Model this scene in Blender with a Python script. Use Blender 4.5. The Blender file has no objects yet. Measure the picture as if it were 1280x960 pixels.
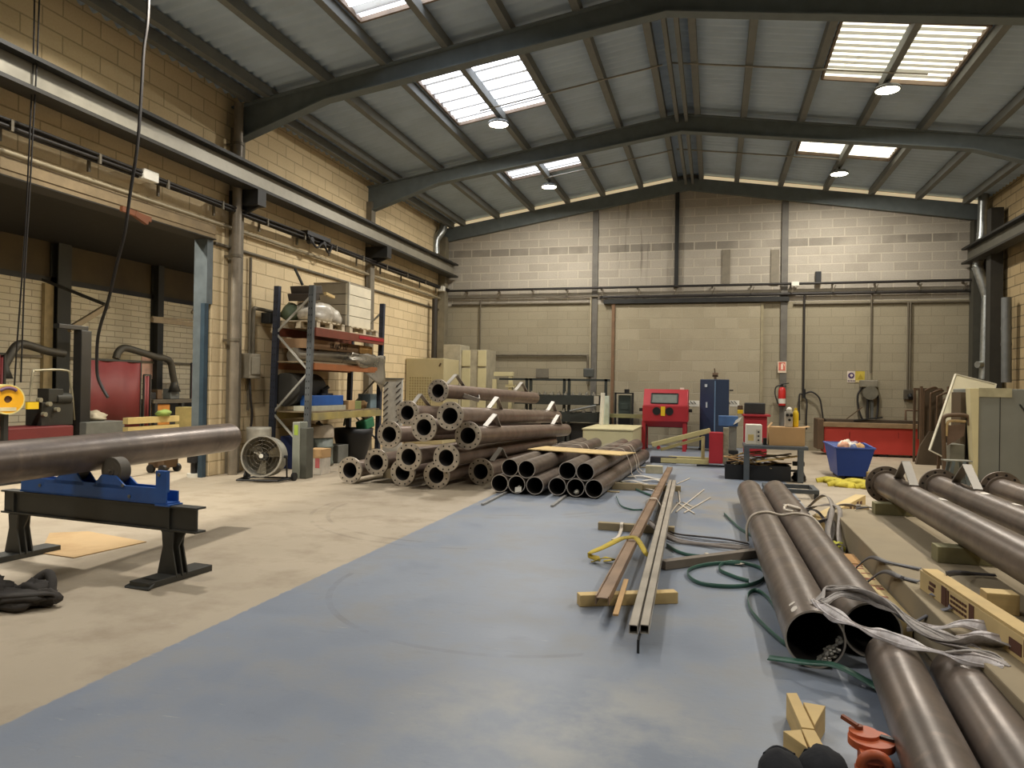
import bpy, math, random
from mathutils import Vector as V, Matrix
from mathutils import noise as mnoise
C = bpy.context.scene.collection
random.seed(7)
PI = math.pi

# ------------------------------------------------------------------ camera
F, VX, VY, ROLL, H = 915.0, 893.0, 489.0, 0.016, 1.3
yaw = math.atan((VX - 640) / F)
pitch = math.atan((VY - ROLL * (VX - 640) - 480) / F)
FW = V((-math.sin(yaw) * math.cos(pitch), math.cos(yaw) * math.cos(pitch), math.sin(pitch)))
r0 = FW.cross(V((0, 0, 1))).normalized()
u0 = r0.cross(FW)
RT = r0 * math.cos(ROLL) + u0 * math.sin(ROLL)
UP = u0 * math.cos(ROLL) - r0 * math.sin(ROLL)
O = V((0, 0, H))
cd = bpy.data.cameras.new('camera')
cd.sensor_width = 36
cd.lens = F / 1280 * 36
cd.clip_end = 200
cam = bpy.data.objects.new('camera', cd)
cam.matrix_world = Matrix(((RT.x, UP.x, -FW.x, 0), (RT.y, UP.y, -FW.y, 0), (RT.z, UP.z, -FW.z, H), (0, 0, 0, 1)))
C.objects.link(cam)
bpy.context.scene.camera = cam

# measured points of the photograph -> points of the place
def ray(px, py): return FW + RT * ((px - 640) / F) - UP * ((py - 480) / F)
def FL(px, py, z=0.0):
    d = ray(px, py); return O + d * ((z - H) / d.z)
def PX(px, py, x):
    d = ray(px, py); return O + d * (x / d.x)
def PY(px, py, y):
    d = ray(px, py); return O + d * (y / d.y)
def AT(px, py, depth): return O + ray(px, py) * depth

# ------------------------------------------------------------------ materials
def lin(c):
    return tuple((v / 255 / 12.92 if v / 255 <= .04045 else ((v / 255 + .055) / 1.055) ** 2.4) for v in c)
class NT:
    def __init__(s, name):
        s.m = bpy.data.materials.new(name); s.m.use_nodes = True
        s.t = s.m.node_tree; s.n = s.t.nodes; s.n.clear()
        s.out = s.n.new('ShaderNodeOutputMaterial')
        s.b = s.n.new('ShaderNodeBsdfPrincipled')
        s.L(s.b.outputs[0], s.out.inputs[0])
    def L(s, a, b): s.t.links.new(a, b)
    def N(s, typ, **kw):
        n = s.n.new('ShaderNode' + typ)
        for k, v in kw.items(): setattr(n, k, v)
        return n
    def val(s, sock, v):
        if hasattr(v, 'is_output') or hasattr(v, 'links'): s.L(v, sock)
        else: sock.default_value = v
    def math(s, op, a, b=None, c=None, clamp=False):
        n = s.N('Math', operation=op, use_clamp=clamp)
        for i, x in enumerate((a, b, c)):
            if x is not None: s.val(n.inputs[i], x)
        return n.outputs[0]
    def mix(s, fac, a, b, mode='MIX'):
        n = s.N('Mix', data_type='RGBA', blend_type=mode)
        s.val(n.inputs[0], fac)
        for i, x in ((6, a), (7, b)):
            if isinstance(x, tuple): n.inputs[i].default_value = x + (1,) if len(x) == 3 else x
            else: s.L(x, n.inputs[i])
        return n.outputs[2]
    def noise(s, vec, scale, detail=4, rough=.55):
        n = s.N('TexNoise'); n.inputs['Scale'].default_value = scale
        n.inputs['Detail'].default_value = detail; n.inputs['Roughness'].default_value = rough
        if vec is not None: s.L(vec, n.inputs['Vector'])
        return n.outputs['Fac']
    def ramp(s, fac, lo, hi):
        n = s.N('MapRange'); s.L(fac, n.inputs[0])
        n.inputs[1].default_value = lo; n.inputs[2].default_value = hi
        return n.outputs[0]
    def coord(s): return s.N('TexCoord').outputs['Object']
    def mapv(s, vec, sc):
        n = s.N('Mapping'); s.L(vec, n.inputs[0]); n.inputs['Scale'].default_value = sc
        return n.outputs[0]
    def bump(s, h, st, dist=.01):
        n = s.N('Bump'); n.inputs['Strength'].default_value = st; n.inputs['Distance'].default_value = dist
        s.L(h, n.inputs['Height']); s.L(n.outputs[0], s.b.inputs['Normal'])

MC = {}
def mat(name, c, rough=.6, metal=0.0, var=.18, scale=6.0, bump=0.0, dirt=None, dirtamt=.5, stretch=None):
    if name in MC: return MC[name]
    t = NT(name); co = t.coord()
    if stretch: co = t.mapv(co, stretch)
    a = lin(c)
    lo = tuple(v * (1 - var) for v in a); hi = tuple(min(1, v * (1 + var)) for v in a)
    n1 = t.noise(co, scale)
    col = t.mix(t.ramp(n1, .3, .7), lo, hi)
    if dirt:
        n2 = t.noise(co, scale * .45, 6, .65)
        col = t.mix(t.math('MULTIPLY', t.ramp(n2, .48, .68), dirtamt), col, lin(dirt))
    t.L(col, t.b.inputs['Base Color'])
    t.b.inputs['Metallic'].default_value = metal
    rr = t.math('ADD', t.math('MULTIPLY', n1, .2), rough - .1)
    t.L(rr, t.b.inputs['Roughness'])
    if bump: t.bump(t.noise(co, scale * 6, 3), bump, .004)
    MC[name] = t.m
    return t.m
def emis(name, c, st):
    if name in MC: return MC[name]
    t = NT(name)
    t.b.inputs['Base Color'].default_value = lin(c) + (1,)
    t.b.inputs['Emission Color'].default_value = lin(c) + (1,)
    t.b.inputs['Emission Strength'].default_value = st
    MC[name] = t.m
    return t.m

def block_wall(name, axes, c1, c2, mortar, bw=.5, rh=.2, ms=.012, bumpst=.5, smooth_below=None, band=None, drips=False, grime=(70, 62, 45), ga=.35):
    t = NT(name); co = t.coord()
    sx = t.N('SeparateXYZ'); t.L(co, sx.inputs[0])
    cx = t.N('CombineXYZ')
    t.L(sx.outputs[axes[0]], cx.inputs[0]); t.L(sx.outputs[axes[1]], cx.inputs[1])
    v = cx.outputs[0]
    br = t.N('TexBrick'); t.L(v, br.inputs['Vector'])
    br.inputs['Scale'].default_value = 1; br.inputs['Mortar Size'].default_value = ms
    br.inputs['Mortar Smooth'].default_value = .3; br.inputs['Bias'].default_value = -.1
    br.inputs['Brick Width'].default_value = bw; br.inputs['Row Height'].default_value = rh
    br.inputs['Color1'].default_value = lin(c1) + (1,); br.inputs['Color2'].default_value = lin(c2) + (1,)
    br.inputs['Mortar'].default_value = lin(mortar) + (1,)
    col = br.outputs['Color']
    n1 = t.noise(v, 1.1, 6, .6)
    col = t.mix(t.math('MULTIPLY', t.ramp(n1, .5, .72), ga), col, lin(grime))
    n2 = t.noise(v, 40, 3)
    col = t.mix(.18, col, t.mix(n2, (0, 0, 0), (1, 1, 1)), 'OVERLAY')
    if band:
        z = sx.outputs[axes[1]]
        inb = t.math('MULTIPLY', t.math('GREATER_THAN', z, band[0]), t.math('LESS_THAN', z, band[1]))
        nm = t.math('SUBTRACT', 1.0, br.outputs['Fac'])
        nz = t.ramp(t.noise(v, .8, 3), .35, .55)
        col = t.mix(t.math('MULTIPLY', t.math('MULTIPLY', inb, nm), t.math('MULTIPLY', nz, .42)), col, lin((52, 48, 40)))
    if drips:
        mv = t.mapv(v, (5, .35, 1))
        d = t.ramp(t.noise(mv, 1.6, 5, .6), .56, .7)
        xx = sx.outputs[axes[0]]
        w = t.math('MULTIPLY', t.ramp(xx, -2.8, -2.0), t.math('SUBTRACT', 1.0, t.ramp(xx, -1.1, -.7)))
        w = t.math('MULTIPLY', w, t.ramp(sx.outputs[axes[1]], 3.6, 4.6))
        col = t.mix(t.math('MULTIPLY', t.math('MULTIPLY', d, w), .55), col, lin((58, 52, 46)))
    t.L(col, t.b.inputs['Base Color'])
    t.b.inputs['Roughness'].default_value = .9
    h = t.math('ADD', t.math('MULTIPLY', t.math('SUBTRACT', 1.0, br.outputs['Fac']), 1.0), t.math('MULTIPLY', n2, .35))
    t.bump(h, bumpst, .012)
    return t.m

def floor_mat():
    t = NT('painted_concrete'); co = t.coord()
    sx = t.N('SeparateXYZ'); t.L(co, sx.inputs[0])
    x, y = sx.outputs[0], sx.outputs[1]
    nbig = t.noise(co, .55, 6, .6); nmid = t.noise(co, 2.2, 6, .62); nf = t.noise(co, 22, 5, .6)
    conc = t.mix(t.ramp(nbig, .32, .68), lin((160, 147, 126)), lin((184, 170, 148)))
    conc = t.mix(t.math('MULTIPLY', t.ramp(nmid, .47, .68), .55), conc, lin((128, 112, 90)))
    blue = t.mix(t.ramp(nbig, .3, .7), lin((114, 123, 138)), lin((140, 148, 160)))
    blue = t.mix(t.math('MULTIPLY', t.ramp(nmid, .45, .66), .6), blue, lin((134, 133, 130)))
    st = t.mapv(co, (1.6, 5.5, 1))
    blue = t.mix(t.math('MULTIPLY', t.ramp(t.noise(st, 1.5, 7, .7), .6, .78), .45), blue, lin((92, 97, 108)))
    wob = t.math('MULTIPLY', t.math('SUBTRACT', nf, .5), .05)
    xe = t.math('ADD', x, wob)
    inb = t.math('MULTIPLY', t.ramp(xe, -2.578, -2.562), t.math('SUBTRACT', 1.0, t.ramp(xe, 1.0, 1.02)))
    chip = t.ramp(t.noise(co, 7, 8, .7), .71, .75)
    inb = t.math('MULTIPLY', inb, t.math('SUBTRACT', 1.0, t.math('MULTIPLY', chip, .6)))
    col = t.mix(inb, conc, blue)
    # pale patch, mottled and fading outward
    dx = t.math('SUBTRACT', x, -.55); dy = t.math('SUBTRACT', y, 2.75)
    dist = t.math('SQRT', t.math('ADD', t.math('MULTIPLY', dx, dx), t.math('MULTIPLY', dy, dy)))
    pw = t.math('MULTIPLY', t.math('SUBTRACT', 1.0, t.ramp(dist, .1, .8)), t.ramp(nmid, .42, .62))
    col = t.mix(t.math('MULTIPLY', pw, .6), col, lin((188, 188, 184)))
    ex = t.math('SUBTRACT', x, -.05); ey = t.math('MULTIPLY', t.math('SUBTRACT', y, 8.7), .8)
    ed = t.math('SQRT', t.math('ADD', t.math('MULTIPLY', ex, ex), t.math('MULTIPLY', ey, ey)))
    ew = t.math('MULTIPLY', t.math('SUBTRACT', 1.0, t.ramp(ed, .35, 1.0)), t.ramp(nmid, .36, .6))
    col = t.mix(t.math('MULTIPLY', ew, .65), col, lin((146, 134, 112)))
    # tyre arcs
    for cx_, cy_, rad, x0, x1 in ((-2.3, 7.3, 1.75, -4.4, -1.9), (-2.3, 7.3, 1.58, -4.4, -1.9), (-2.6, 9.0, 1.9, -2.2, -.6), (-2.6, 9.0, 2.05, -2.2, -.6), (-1.2, 4.6, 1.2, -2.6, -.6)):
        ax = t.math('SUBTRACT', x, cx_); ay = t.math('SUBTRACT', y, cy_)
        dd = t.math('SQRT', t.math('ADD', t.math('MULTIPLY', ax, ax), t.math('MULTIPLY', ay, ay)))
        ring = t.math('LESS_THAN', t.math('ABSOLUTE', t.math('SUBTRACT', dd, rad)), .02)
        w = t.math('MULTIPLY', t.math('GREATER_THAN', x, x0), t.math('LESS_THAN', x, x1))
        w = t.math('MULTIPLY', w, t.math('LESS_THAN', y, cy_))
        w = t.math('MULTIPLY', t.math('MULTIPLY', ring, w), t.ramp(nmid, .4, .6))
        col = t.mix(t.math('MULTIPLY', w, .24), col, lin((70, 66, 62)))
    sp = t.ramp(t.noise(co, 30, 6, .8), .6, .7)
    col = t.mix(t.math('MULTIPLY', sp, .25), col, lin((92, 86, 78)))
    lt = t.ramp(t.noise(t.mapv(co, (1.4, 7, 1)), 4, 8, .75), .62, .72)
    col = t.mix(t.math('MULTIPLY', lt, .5), col, lin((182, 180, 174)))
    sc = t.ramp(t.noise(t.mapv(co, (9, 1.2, 1)), 2.2, 7, .75), .68, .72)
    col = t.mix(t.math('MULTIPLY', sc, .3), col, lin((84, 80, 74)))
    t.L(col, t.b.inputs['Base Color'])
    t.L(t.math('ADD', t.math('MULTIPLY', nmid, .35), t.math('SUBTRACT', .42, t.math('MULTIPLY', inb, .12))), t.b.inputs['Roughness'])
    t.bump(nf, .25, .004)
    return t.m

def pipe_mat(name, a, b, c):
    t = NT(name); co = t.coord()
    n1 = t.noise(co, 3.2, 6, .65); n2 = t.noise(co, 11, 5, .6)
    col = t.mix(t.ramp(n1, .35, .65), lin(a), lin(b))
    col = t.mix(t.math('MULTIPLY', t.ramp(n2, .55, .75), .5), col, lin(c))
    t.L(col, t.b.inputs['Base Color'])
    t.b.inputs['Metallic'].default_value = .35
    t.L(t.math('ADD', t.math('MULTIPLY', n1, .3), .2), t.b.inputs['Roughness'])
    t.bump(n2, .08, .003)
    MC[name] = t.m
    return t.m

def panel_mat(name, c, st, per=.177, lw=.3):
    """translucent corrugated sheet lit by the sky, dirt specks on it"""
    t = NT(name); co = t.coord()
    n = t.noise(co, 9, 8, .75)
    n2 = t.noise(co, 1.6, 5, .6)
    d = t.math('MULTIPLY', t.ramp(n, .56, .66), t.ramp(n2, .45, .62))
    sx = t.N('SeparateXYZ'); t.L(co, sx.inputs[0])
    ph = t.math('FRACT', t.math('DIVIDE', sx.outputs[1], per))
    line = t.math('LESS_THAN', ph, lw)
    col = t.mix(t.math('MULTIPLY', d, .7), lin(c), lin((150, 140, 70)))
    t.L(col, t.b.inputs['Emission Color'])
    t.b.inputs['Base Color'].default_value = lin((200, 200, 190)) + (1,)
    s = t.math('MULTIPLY', t.math('SUBTRACT', 1.0, t.math('MULTIPLY', line, .93)), st)
    s = t.math('MULTIPLY', s, t.math('SUBTRACT', 1.0, t.math('MULTIPLY', d, .8)))
    t.L(s, t.b.inputs['Emission Strength'])
    return t.m

# ------------------------------------------------------------------ mesh builder
def basis(ax):
    ax = V(ax).normalized()
    a = V((0, 0, 1)) if abs(ax.z) < .9 else V((1, 0, 0))
    e1 = ax.cross(a).normalized(); e2 = e1.cross(ax).normalized()
    return e1, e2, ax     # e1 sideways, e2 up
class MB:
    def __init__(s): s.v = []; s.f = []; s.s = []; s.m = []
    def add(s, vs, fs, smooth=False, mi=0):
        k = len(s.v); s.v += [V(p) for p in vs]
        for f in fs: s.f.append([i + k for i in f]); s.s.append(smooth); s.m.append(mi)
        return s
    def hexa(s, p, mi=0):
        return s.add(p, [(0, 3, 2, 1), (4, 5, 6, 7), (0, 1, 5, 4), (1, 2, 6, 5), (2, 3, 7, 6), (3, 0, 4, 7)], False, mi)
    def box(s, x0, x1, y0, y1, z0, z1, mi=0):
        return s.hexa([(x0, y0, z0), (x1, y0, z0), (x1, y1, z0), (x0, y1, z0), (x0, y0, z1), (x1, y0, z1), (x1, y1, z1), (x0, y1, z1)], mi)
    def obox(s, c, a, b, d, mi=0):
        c, a, b, d = V(c), V(a), V(b), V(d)
        return s.hexa([c - a - b - d, c + a - b - d, c + a + b - d, c - a + b - d, c - a - b + d, c + a - b + d, c + a + b + d, c - a + b + d], mi)
    def bar(s, p0, p1, w, h, mi=0, up=None):
        p0, p1 = V(p0), V(p1); ax = p1 - p0
        e1, e2, _ = basis(ax)
        if up is not None:
            e2 = (V(up) - ax.normalized() * V(up).dot(ax.normalized())).normalized(); e1 = ax.normalized().cross(e2)
        return s.obox((p0 + p1) / 2, e1 * w / 2, ax / 2, e2 * h / 2, mi)
    def cyl(s, p0, p1, r, n=20, r2=None, caps=True, mi=0, smooth=True):
        p0, p1 = V(p0), V(p1); r2 = r if r2 is None else r2
        e1, e2, ax = basis(p1 - p0)
        vs = []
        for p, rr in ((p0, r), (p1, r2)):
            for i in range(n):
                a = 2 * PI * i / n; vs.append(p + e1 * rr * math.cos(a) + e2 * rr * math.sin(a))
        s.add(vs, [(i, (i + 1) % n, n + (i + 1) % n, n + i) for i in range(n)], smooth, mi)
        if caps:
            k = len(s.v)
            s.add(vs, [tuple(range(n))[::-1], tuple(range(n, 2 * n))], False, mi)
        return s
    def hollow(s, p0, p1, ro, ri, n=36, mi=0, mi_in=None, mi_end=None):
        p0, p1 = V(p0), V(p1); e1, e2, ax = basis(p1 - p0)
        def ring(p, r): return [p + e1 * r * math.cos(2 * PI * i / n) + e2 * r * math.sin(2 * PI * i / n) for i in range(n)]
        A, B, Cc, D = ring(p0, ro), ring(p1, ro), ring(p0, ri), ring(p1, ri)
        q = lambda a, b: [(a + i, a + (i + 1) % n, b + (i + 1) % n, b + i) for i in range(n)]
        s.add(A + B, q(0, n), True, mi); s.add(D + Cc, q(0, n), True, mi if mi_in is None else mi_in)
        s.add(Cc + A, q(0, n), False, mi if mi_end is None else mi_end); s.add(B + D, q(0, n), False, mi if mi_end is None else mi_end)
        return s
    def tube(s, pts, r, n=8, closed=False, mi=0, rr=None):
        pts = [V(p) for p in pts]; m = len(pts)
        e1 = None; vs = []
        for i, p in enumerate(pts):
            if closed: t = pts[(i + 1) % m] - pts[i - 1]
            else: t = pts[min(i + 1, m - 1)] - pts[max(i - 1, 0)]
            t.normalize()
            if e1 is None: e1 = basis(t)[0]
            else: e1 = (e1 - t * e1.dot(t)).normalized()
            e2 = t.cross(e1); q = rr[i] if rr else r
            for k in range(n): vs.append(p + e1 * q * math.cos(2 * PI * k / n) + e2 * q * math.sin(2 * PI * k / n))
        fs = []
        for i in range(m if closed else m - 1):
            j = (i + 1) % m
            for k in range(n): fs.append((i * n + k, i * n + (k + 1) % n, j * n + (k + 1) % n, j * n + k))
        s.add(vs, fs, True, mi)
        if not closed: s.add([vs[k] for k in range(n)] + vs[-n:], [tuple(range(n))[::-1], tuple(range(n, 2 * n))], False, mi)
        return s
    def ribbon(s, pts, w, t=.003, wd=None, mi=0, closed=False):
        """flat strap: pts centre line, wd width direction (one or per point)"""
        pts = [V(p) for p in pts]; m = len(pts); vs = []
        for i, p in enumerate(pts):
            tn = (pts[(i + 1) % m] - pts[i - 1]) if closed else (pts[min(i + 1, m - 1)] - pts[max(i - 1, 0)])
            tn.normalize()
            d = wd[i] if isinstance(wd, list) else (wd if wd is not None else tn.cross(V((0, 0, 1))))
            d = V(d); d = (d - tn * d.dot(tn)); d = d.normalized() if d.length > 1e-5 else V((1, 0, 0))
            nn = tn.cross(d)
            ww = w[i] if isinstance(w, list) else w
            vs += [p - d * ww / 2 - nn * t / 2, p + d * ww / 2 - nn * t / 2, p + d * ww / 2 + nn * t / 2, p - d * ww / 2 + nn * t / 2]
        fs = []
        for i in range(m if closed else m - 1):
            j = (i + 1) % m
            for k in range(4): fs.append((i * 4 + k, i * 4 + (k + 1) % 4, j * 4 + (k + 1) % 4, j * 4 + k))
        s.add(vs, fs, True, mi)
        if not closed: s.add(vs[:4] + vs[-4:], [(3, 2, 1, 0), (4, 5, 6, 7)], False, mi)
        return s
    def prism(s, poly, vec, mi=0):
        poly = [V(p) for p in poly]; vec = V(vec); n = len(poly)
        return s.add(poly + [p + vec for p in poly], [tuple(range(n))[::-1], tuple(range(n, 2 * n))] + [(i, (i + 1) % n, n + (i + 1) % n, n + i) for i in range(n)], False, mi)
    def lathe(s, prof, c, ax=(0, 0, 1), n=24, mi=0, smooth=True):
        c = V(c); e1, e2, a = basis(ax); vs = []
        for r, z in prof:
            for i in range(n): vs.append(c + a * z + e1 * r * math.cos(2 * PI * i / n) + e2 * r * math.sin(2 * PI * i / n))
        fs = [(j * n + i, j * n + (i + 1) % n, (j + 1) * n + (i + 1) % n, (j + 1) * n + i) for j in range(len(prof) - 1) for i in range(n)]
        return s.add(vs, fs, smooth, mi)
    def blob(s, c, rad, seed=0, amp=.25, freq=2.0, n=14, m=20, flat=0.0, mi=0):
        c = V(c); vs = []
        for j in range(n + 1):
            th = PI * j / n
            for i in range(m):
                ph = 2 * PI * i / m
                d = V((math.sin(th) * math.cos(ph), math.sin(th) * math.sin(ph), math.cos(th)))
                k = 1 + amp * mnoise.noise(d * freq + V((seed * 3.1, seed * 1.7, seed)))  + amp * .5 * mnoise.noise(d * freq * 2.7 + V((seed, seed * 5.3, 2)))
                p = V((d.x * rad[0], d.y * rad[1], d.z * rad[2])) * k
                if p.z < -rad[2] * (1 - flat): p.z = -rad[2] * (1 - flat)
                vs.append(c + p)
        fs = [(j * m + i, (j + 1) * m + i, (j + 1) * m + (i + 1) % m, j * m + (i + 1) % m) for j in range(n) for i in range(m)]
        return s.add(vs, fs, True, mi)
    def build(s, name, mats, parent=None, bevel=0, solid=None):
        me = bpy.data.meshes.new(name)
        if parent is not None: o0 = parent.get('_w', None); o0 = V(o0) if o0 is not None else V((0, 0, 0))
        else:
            lo = V([min(p[i] for p in s.v) for i in range(3)]); hi = V([max(p[i] for p in s.v) for i in range(3)])
            o0 = (lo + hi) / 2; o0.z = lo.z
            if solid == 'world': o0 = V((0, 0, 0))
        me.from_pydata([p - o0 for p in s.v], [], s.f)
        for p, sm, mi in zip(me.polygons, s.s, s.m): p.use_smooth = sm; p.material_index = mi
        for m in (mats if isinstance(mats, (list, tuple)) else [mats]): me.materials.append(m)
        me.validate(); me.update()
        o = bpy.data.objects.new(name, me); C.objects.link(o)
        if parent is not None: o.parent = parent; o['_w'] = list(o0)
        else: o.location = o0; o['_w'] = list(o0)
        if bevel:
            b = o.modifiers.new('bevel', 'BEVEL'); b.width = bevel; b.segments = 2; b.limit_method = 'ANGLE'
        return o
def tag(o, label, cat, group=None, kind=None):
    if label: o['label'] = label
    if cat: o['category'] = cat
    if group: o['group'] = group
    if kind: o['kind'] = kind
    return o
def thing(name, loc, label, cat, group=None, kind=None):
    o = bpy.data.objects.new(name, None); C.objects.link(o)
    o.location = V(loc); o.empty_display_size = .2; o['_w'] = list(V(loc))
    return tag(o, label, cat, group, kind)
def arc(c, r, a0, a1, n, e1=(1, 0, 0), e2=(0, 1, 0)):
    c, e1, e2 = V(c), V(e1), V(e2)
    return [c + e1 * r * math.cos(a0 + (a1 - a0) * i / n) + e2 * r * math.sin(a0 + (a1 - a0) * i / n) for i in range(n + 1)]
def smooth_path(pts, k=5):
    """Catmull-Rom through pts"""
    pts = [V(p) for p in pts]; P = [pts[0] * 2 - pts[1]] + pts + [pts[-1] * 2 - pts[-2]]; out = []
    for i in range(1, len(P) - 2):
        a, b, c, d = P[i - 1:i + 3]
        for j in range(k):
            t = j / k
            out.append(.5 * ((2 * b) + (c - a) * t + (2 * a - 5 * b + 4 * c - d) * t * t + (3 * b - a - 3 * c + d) * t ** 3))
    out.append(pts[-1]); return out
def text(name, body, size, loc, rot, m, parent=None, extr=.001):
    cu = bpy.data.curves.new(name, 'FONT'); cu.body = body; cu.size = size; cu.extrude = extr
    cu.align_x = 'CENTER'; cu.align_y = 'CENTER'
    tmp = bpy.data.objects.new(name, cu); C.objects.link(tmp)
    me = bpy.data.meshes.new_from_object(tmp.evaluated_get(bpy.context.evaluated_depsgraph_get()))
    bpy.data.objects.remove(tmp); me.name = name; me.materials.clear(); me.materials.append(m)
    o = bpy.data.objects.new(name, me); C.objects.link(o)
    o.rotation_euler = rot
    o.location = V(loc) - (V(parent['_w']) if parent is not None else V((0, 0, 0)))
    if parent is not None: o.parent = parent
    return o
# ------------------------------------------------------------------ palette
LEFT_W = block_wall('tan_block', (1, 2), (230, 208, 166), (220, 198, 156), (190, 168, 130), bw=.5, rh=.2, ms=.010, ga=.14)
BACK_W = block_wall('grey_block', (0, 2), (178, 170, 156), (166, 158, 144), (192, 184, 166), bw=.5, rh=.2, ms=.014, ga=.16, band=(4.6, 4.8), drips=True)
LOW_W = block_wall('rendered_block', (0, 2), (156, 147, 124), (150, 141, 118), (138, 129, 107), bw=.5, rh=.2, ms=.007, bumpst=.25, ga=.15)
PATCH_W = block_wall('infill_block', (0, 2), (170, 160, 136), (156, 146, 122), (178, 168, 144), bw=.5, rh=.25, ms=.01, bumpst=.9, ga=.15)
RIGHT_W = block_wall('side_block', (1, 2), (166, 146, 108), (150, 130, 94), (110, 96, 70), bw=.5, rh=.2)
ANNEX_W = block_wall('white_brick', (1, 2), (206, 198, 176), (194, 186, 164), (150, 142, 122), bw=.5, rh=.14, ms=.01, ga=.15)
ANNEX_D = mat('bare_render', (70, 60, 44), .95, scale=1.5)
ROOF = mat('roof_sheet', (176, 192, 206), .7, 0, .1, 1.5)
PURL = mat('purlin_grey', (112, 114, 110), .7, 0, .1)
RAFT = mat('rafter_grey', (104, 112, 112), .7, 0, .12)
DARK = mat('dark_steel', (44, 44, 42), .55, .3, .2)
BLACK = mat('black_paint', (24, 24, 25), .5, 0, .2)
GREYST = mat('grey_steel', (112, 114, 112), .5, .4, .15)
GALV = mat('galvanised', (178, 182, 180), .35, .85, .14, 14)
ALU = mat('bright_metal', (196, 196, 190), .3, .9, .1)
CABLE = mat('cable_black', (38, 34, 30), .6)
CONDUIT = mat('conduit_grey', (104, 96, 80), .55, .2)
CREAM = mat('cream_paint', (204, 194, 152), .5, 0, .06, 3)
BEIGE = mat('beige_enclosure', (184, 172, 134), .55, 0, .06, 3)
WHITE = mat('white_paint', (222, 218, 204), .5, 0, .05, 4)
RED = mat('red_paint', (164, 38, 46), .45, 0, .1, 3)
RED2 = mat('orange_red_paint', (178, 56, 46), .5, 0, .1, 2)
MAROON = mat('maroon_screen', (100, 32, 34), .6, 0, .12, 2)
BLUE = mat('blue_paint', (40, 92, 168), .45, 0, .12, 3, dirt=(20, 40, 80), dirtamt=.4)
BLUE2 = mat('skip_blue', (26, 62, 140), .45, 0, .08, 3)
NAVY = mat('navy_paint', (42, 56, 80), .45, 0, .1, 2)
WOOD = mat('pine', (206, 178, 122), .75, 0, .14, 3, stretch=(1, 1, 6), bump=.15)
WOODG = mat('weathered_wood', (158, 142, 110), .85, 0, .2, 4, dirt=(90, 70, 60), dirtamt=.6)
CARD = mat('cardboard', (186, 150, 104), .85, 0, .07, 3)
CARD2 = mat('stained_cardboard', (190, 160, 116), .85, 0, .07, 3, dirt=(140, 106, 66), dirtamt=.6)
YEL = mat('yellow_paint', (222, 186, 30), .5, 0, .08)
PALEY = mat('pale_yellow_paint', (186, 174, 122), .55, 0, .1)
ORANGE = mat('orange_paint', (190, 96, 58), .5, 0, .12, 8, dirt=(120, 50, 30), dirtamt=.5)
GREEN = mat('green_paint', (40, 92, 62), .55)
RUST = mat('rust', (118, 66, 40), .8, .1, .25, 12)
CLOTH = mat('dark_cloth', (62, 58, 54), .95, 0, .25, 8, bump=.4)
BCLOTH = mat('black_cloth', (18, 20, 26), .95, 0, .2, 10, bump=.4)
STRAP = mat('grey_webbing', (168, 162, 158), .8, 0, .2, 18, dirt=(98, 86, 76), dirtamt=.6)
GSTRAP = mat('green_strapping', (60, 98, 84), .35, 0, .12)
KSTRAP = mat('dark_strapping', (70, 68, 70), .4, .2, .15)
WTIE = mat('white_tie', (206, 194, 176), .6)
RUBBER = mat('grey_tyre', (92, 86, 76), .7, 0, .15)
SHEETFOIL = mat('shrink_film', (196, 188, 172), .22, 0, .2, 10, bump=.6)
PIPE = pipe_mat('mill_scale', (124, 111, 101), (98, 88, 80), (146, 128, 114))
RIM = mat('cut_rim', (186, 178, 166), .4, .5, .15)
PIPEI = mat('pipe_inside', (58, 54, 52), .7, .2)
PIPER = pipe_mat('dull_scale', (140, 121, 108), (116, 101, 91), (156, 134, 120))
FLANGE = mat('flange_steel', (184, 174, 158), .45, .4, .2, 12, dirt=(96, 84, 72), dirtamt=.6)
HOLE = mat('bolt_hole', (24, 22, 20), .8)
BRKT = mat('bracket_steel', (172, 166, 156), .5, .2, .12)
GLASS = mat('dull_glass', (112, 118, 112), .2, 0, .15)
BROWN = mat('brown_steel', (92, 72, 52), .65, .15, .15)

# ------------------------------------------------------------------ room
XL, XR_, YB, YF = -6.79, 5.5, 17.66, -6.0
RX, RZ, SL = -.63, 6.42, .155
def roofz(x): return RZ - SL * abs(x - RX)

def st(o, label, cat): return tag(o, label, cat, None, 'structure')
FLOOR = floor_mat()
st(MB().box(-14.2, 5.9, YF - .2, 24.2, -.2, 0).build('floor', FLOOR, solid='world'), 'workshop floor, bare concrete with a wide blue painted lane', 'floor')
ZO = 3.37
w = MB()
w.box(XL - .2, XL, 8.72, YB, 0, 5.62); w.box(XL - .2, XL, YF, 1.5, 0, 5.62); w.box(XL - .2, XL, 1.5, 8.72, ZO, 5.62)
st(w.build('wall_left', LEFT_W, solid='world'), 'tan block wall with a wide opening into the next bay', 'wall')
w = MB().prism([(XL - .2, YB, 3.36), (XR_ + .2, YB, 3.36), (XR_ + .2, YB, roofz(XR_) - .03), (RX, YB, RZ - .03), (XL - .2, YB, roofz(XL) - .03)], (0, .25, 0))
wb = st(w.build('wall_back', [BACK_W], solid='world'), 'grey block gable wall above the pipe runs', 'wall')
st(MB().box(XL - .2, XR_ + .2, YB, YB + .25, 0, 3.36).build('wall_back_lower', LOW_W, solid='world'), 'smoother lower part of the gable wall', 'wall')
st(MB().box(-2.35, 1.0, YB - .04, YB + .01, 0, 3.33).build('wall_back_infill', PATCH_W, bevel=.008, solid='world'), 'paler rough block infill in the middle of the gable wall', 'wall')
st(MB().box(XR_, XR_ + .2, YF, YB, 0, 5.6).build('wall_right', RIGHT_W, solid='world'), 'brown block wall behind the grey cabinets', 'wall')
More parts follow.
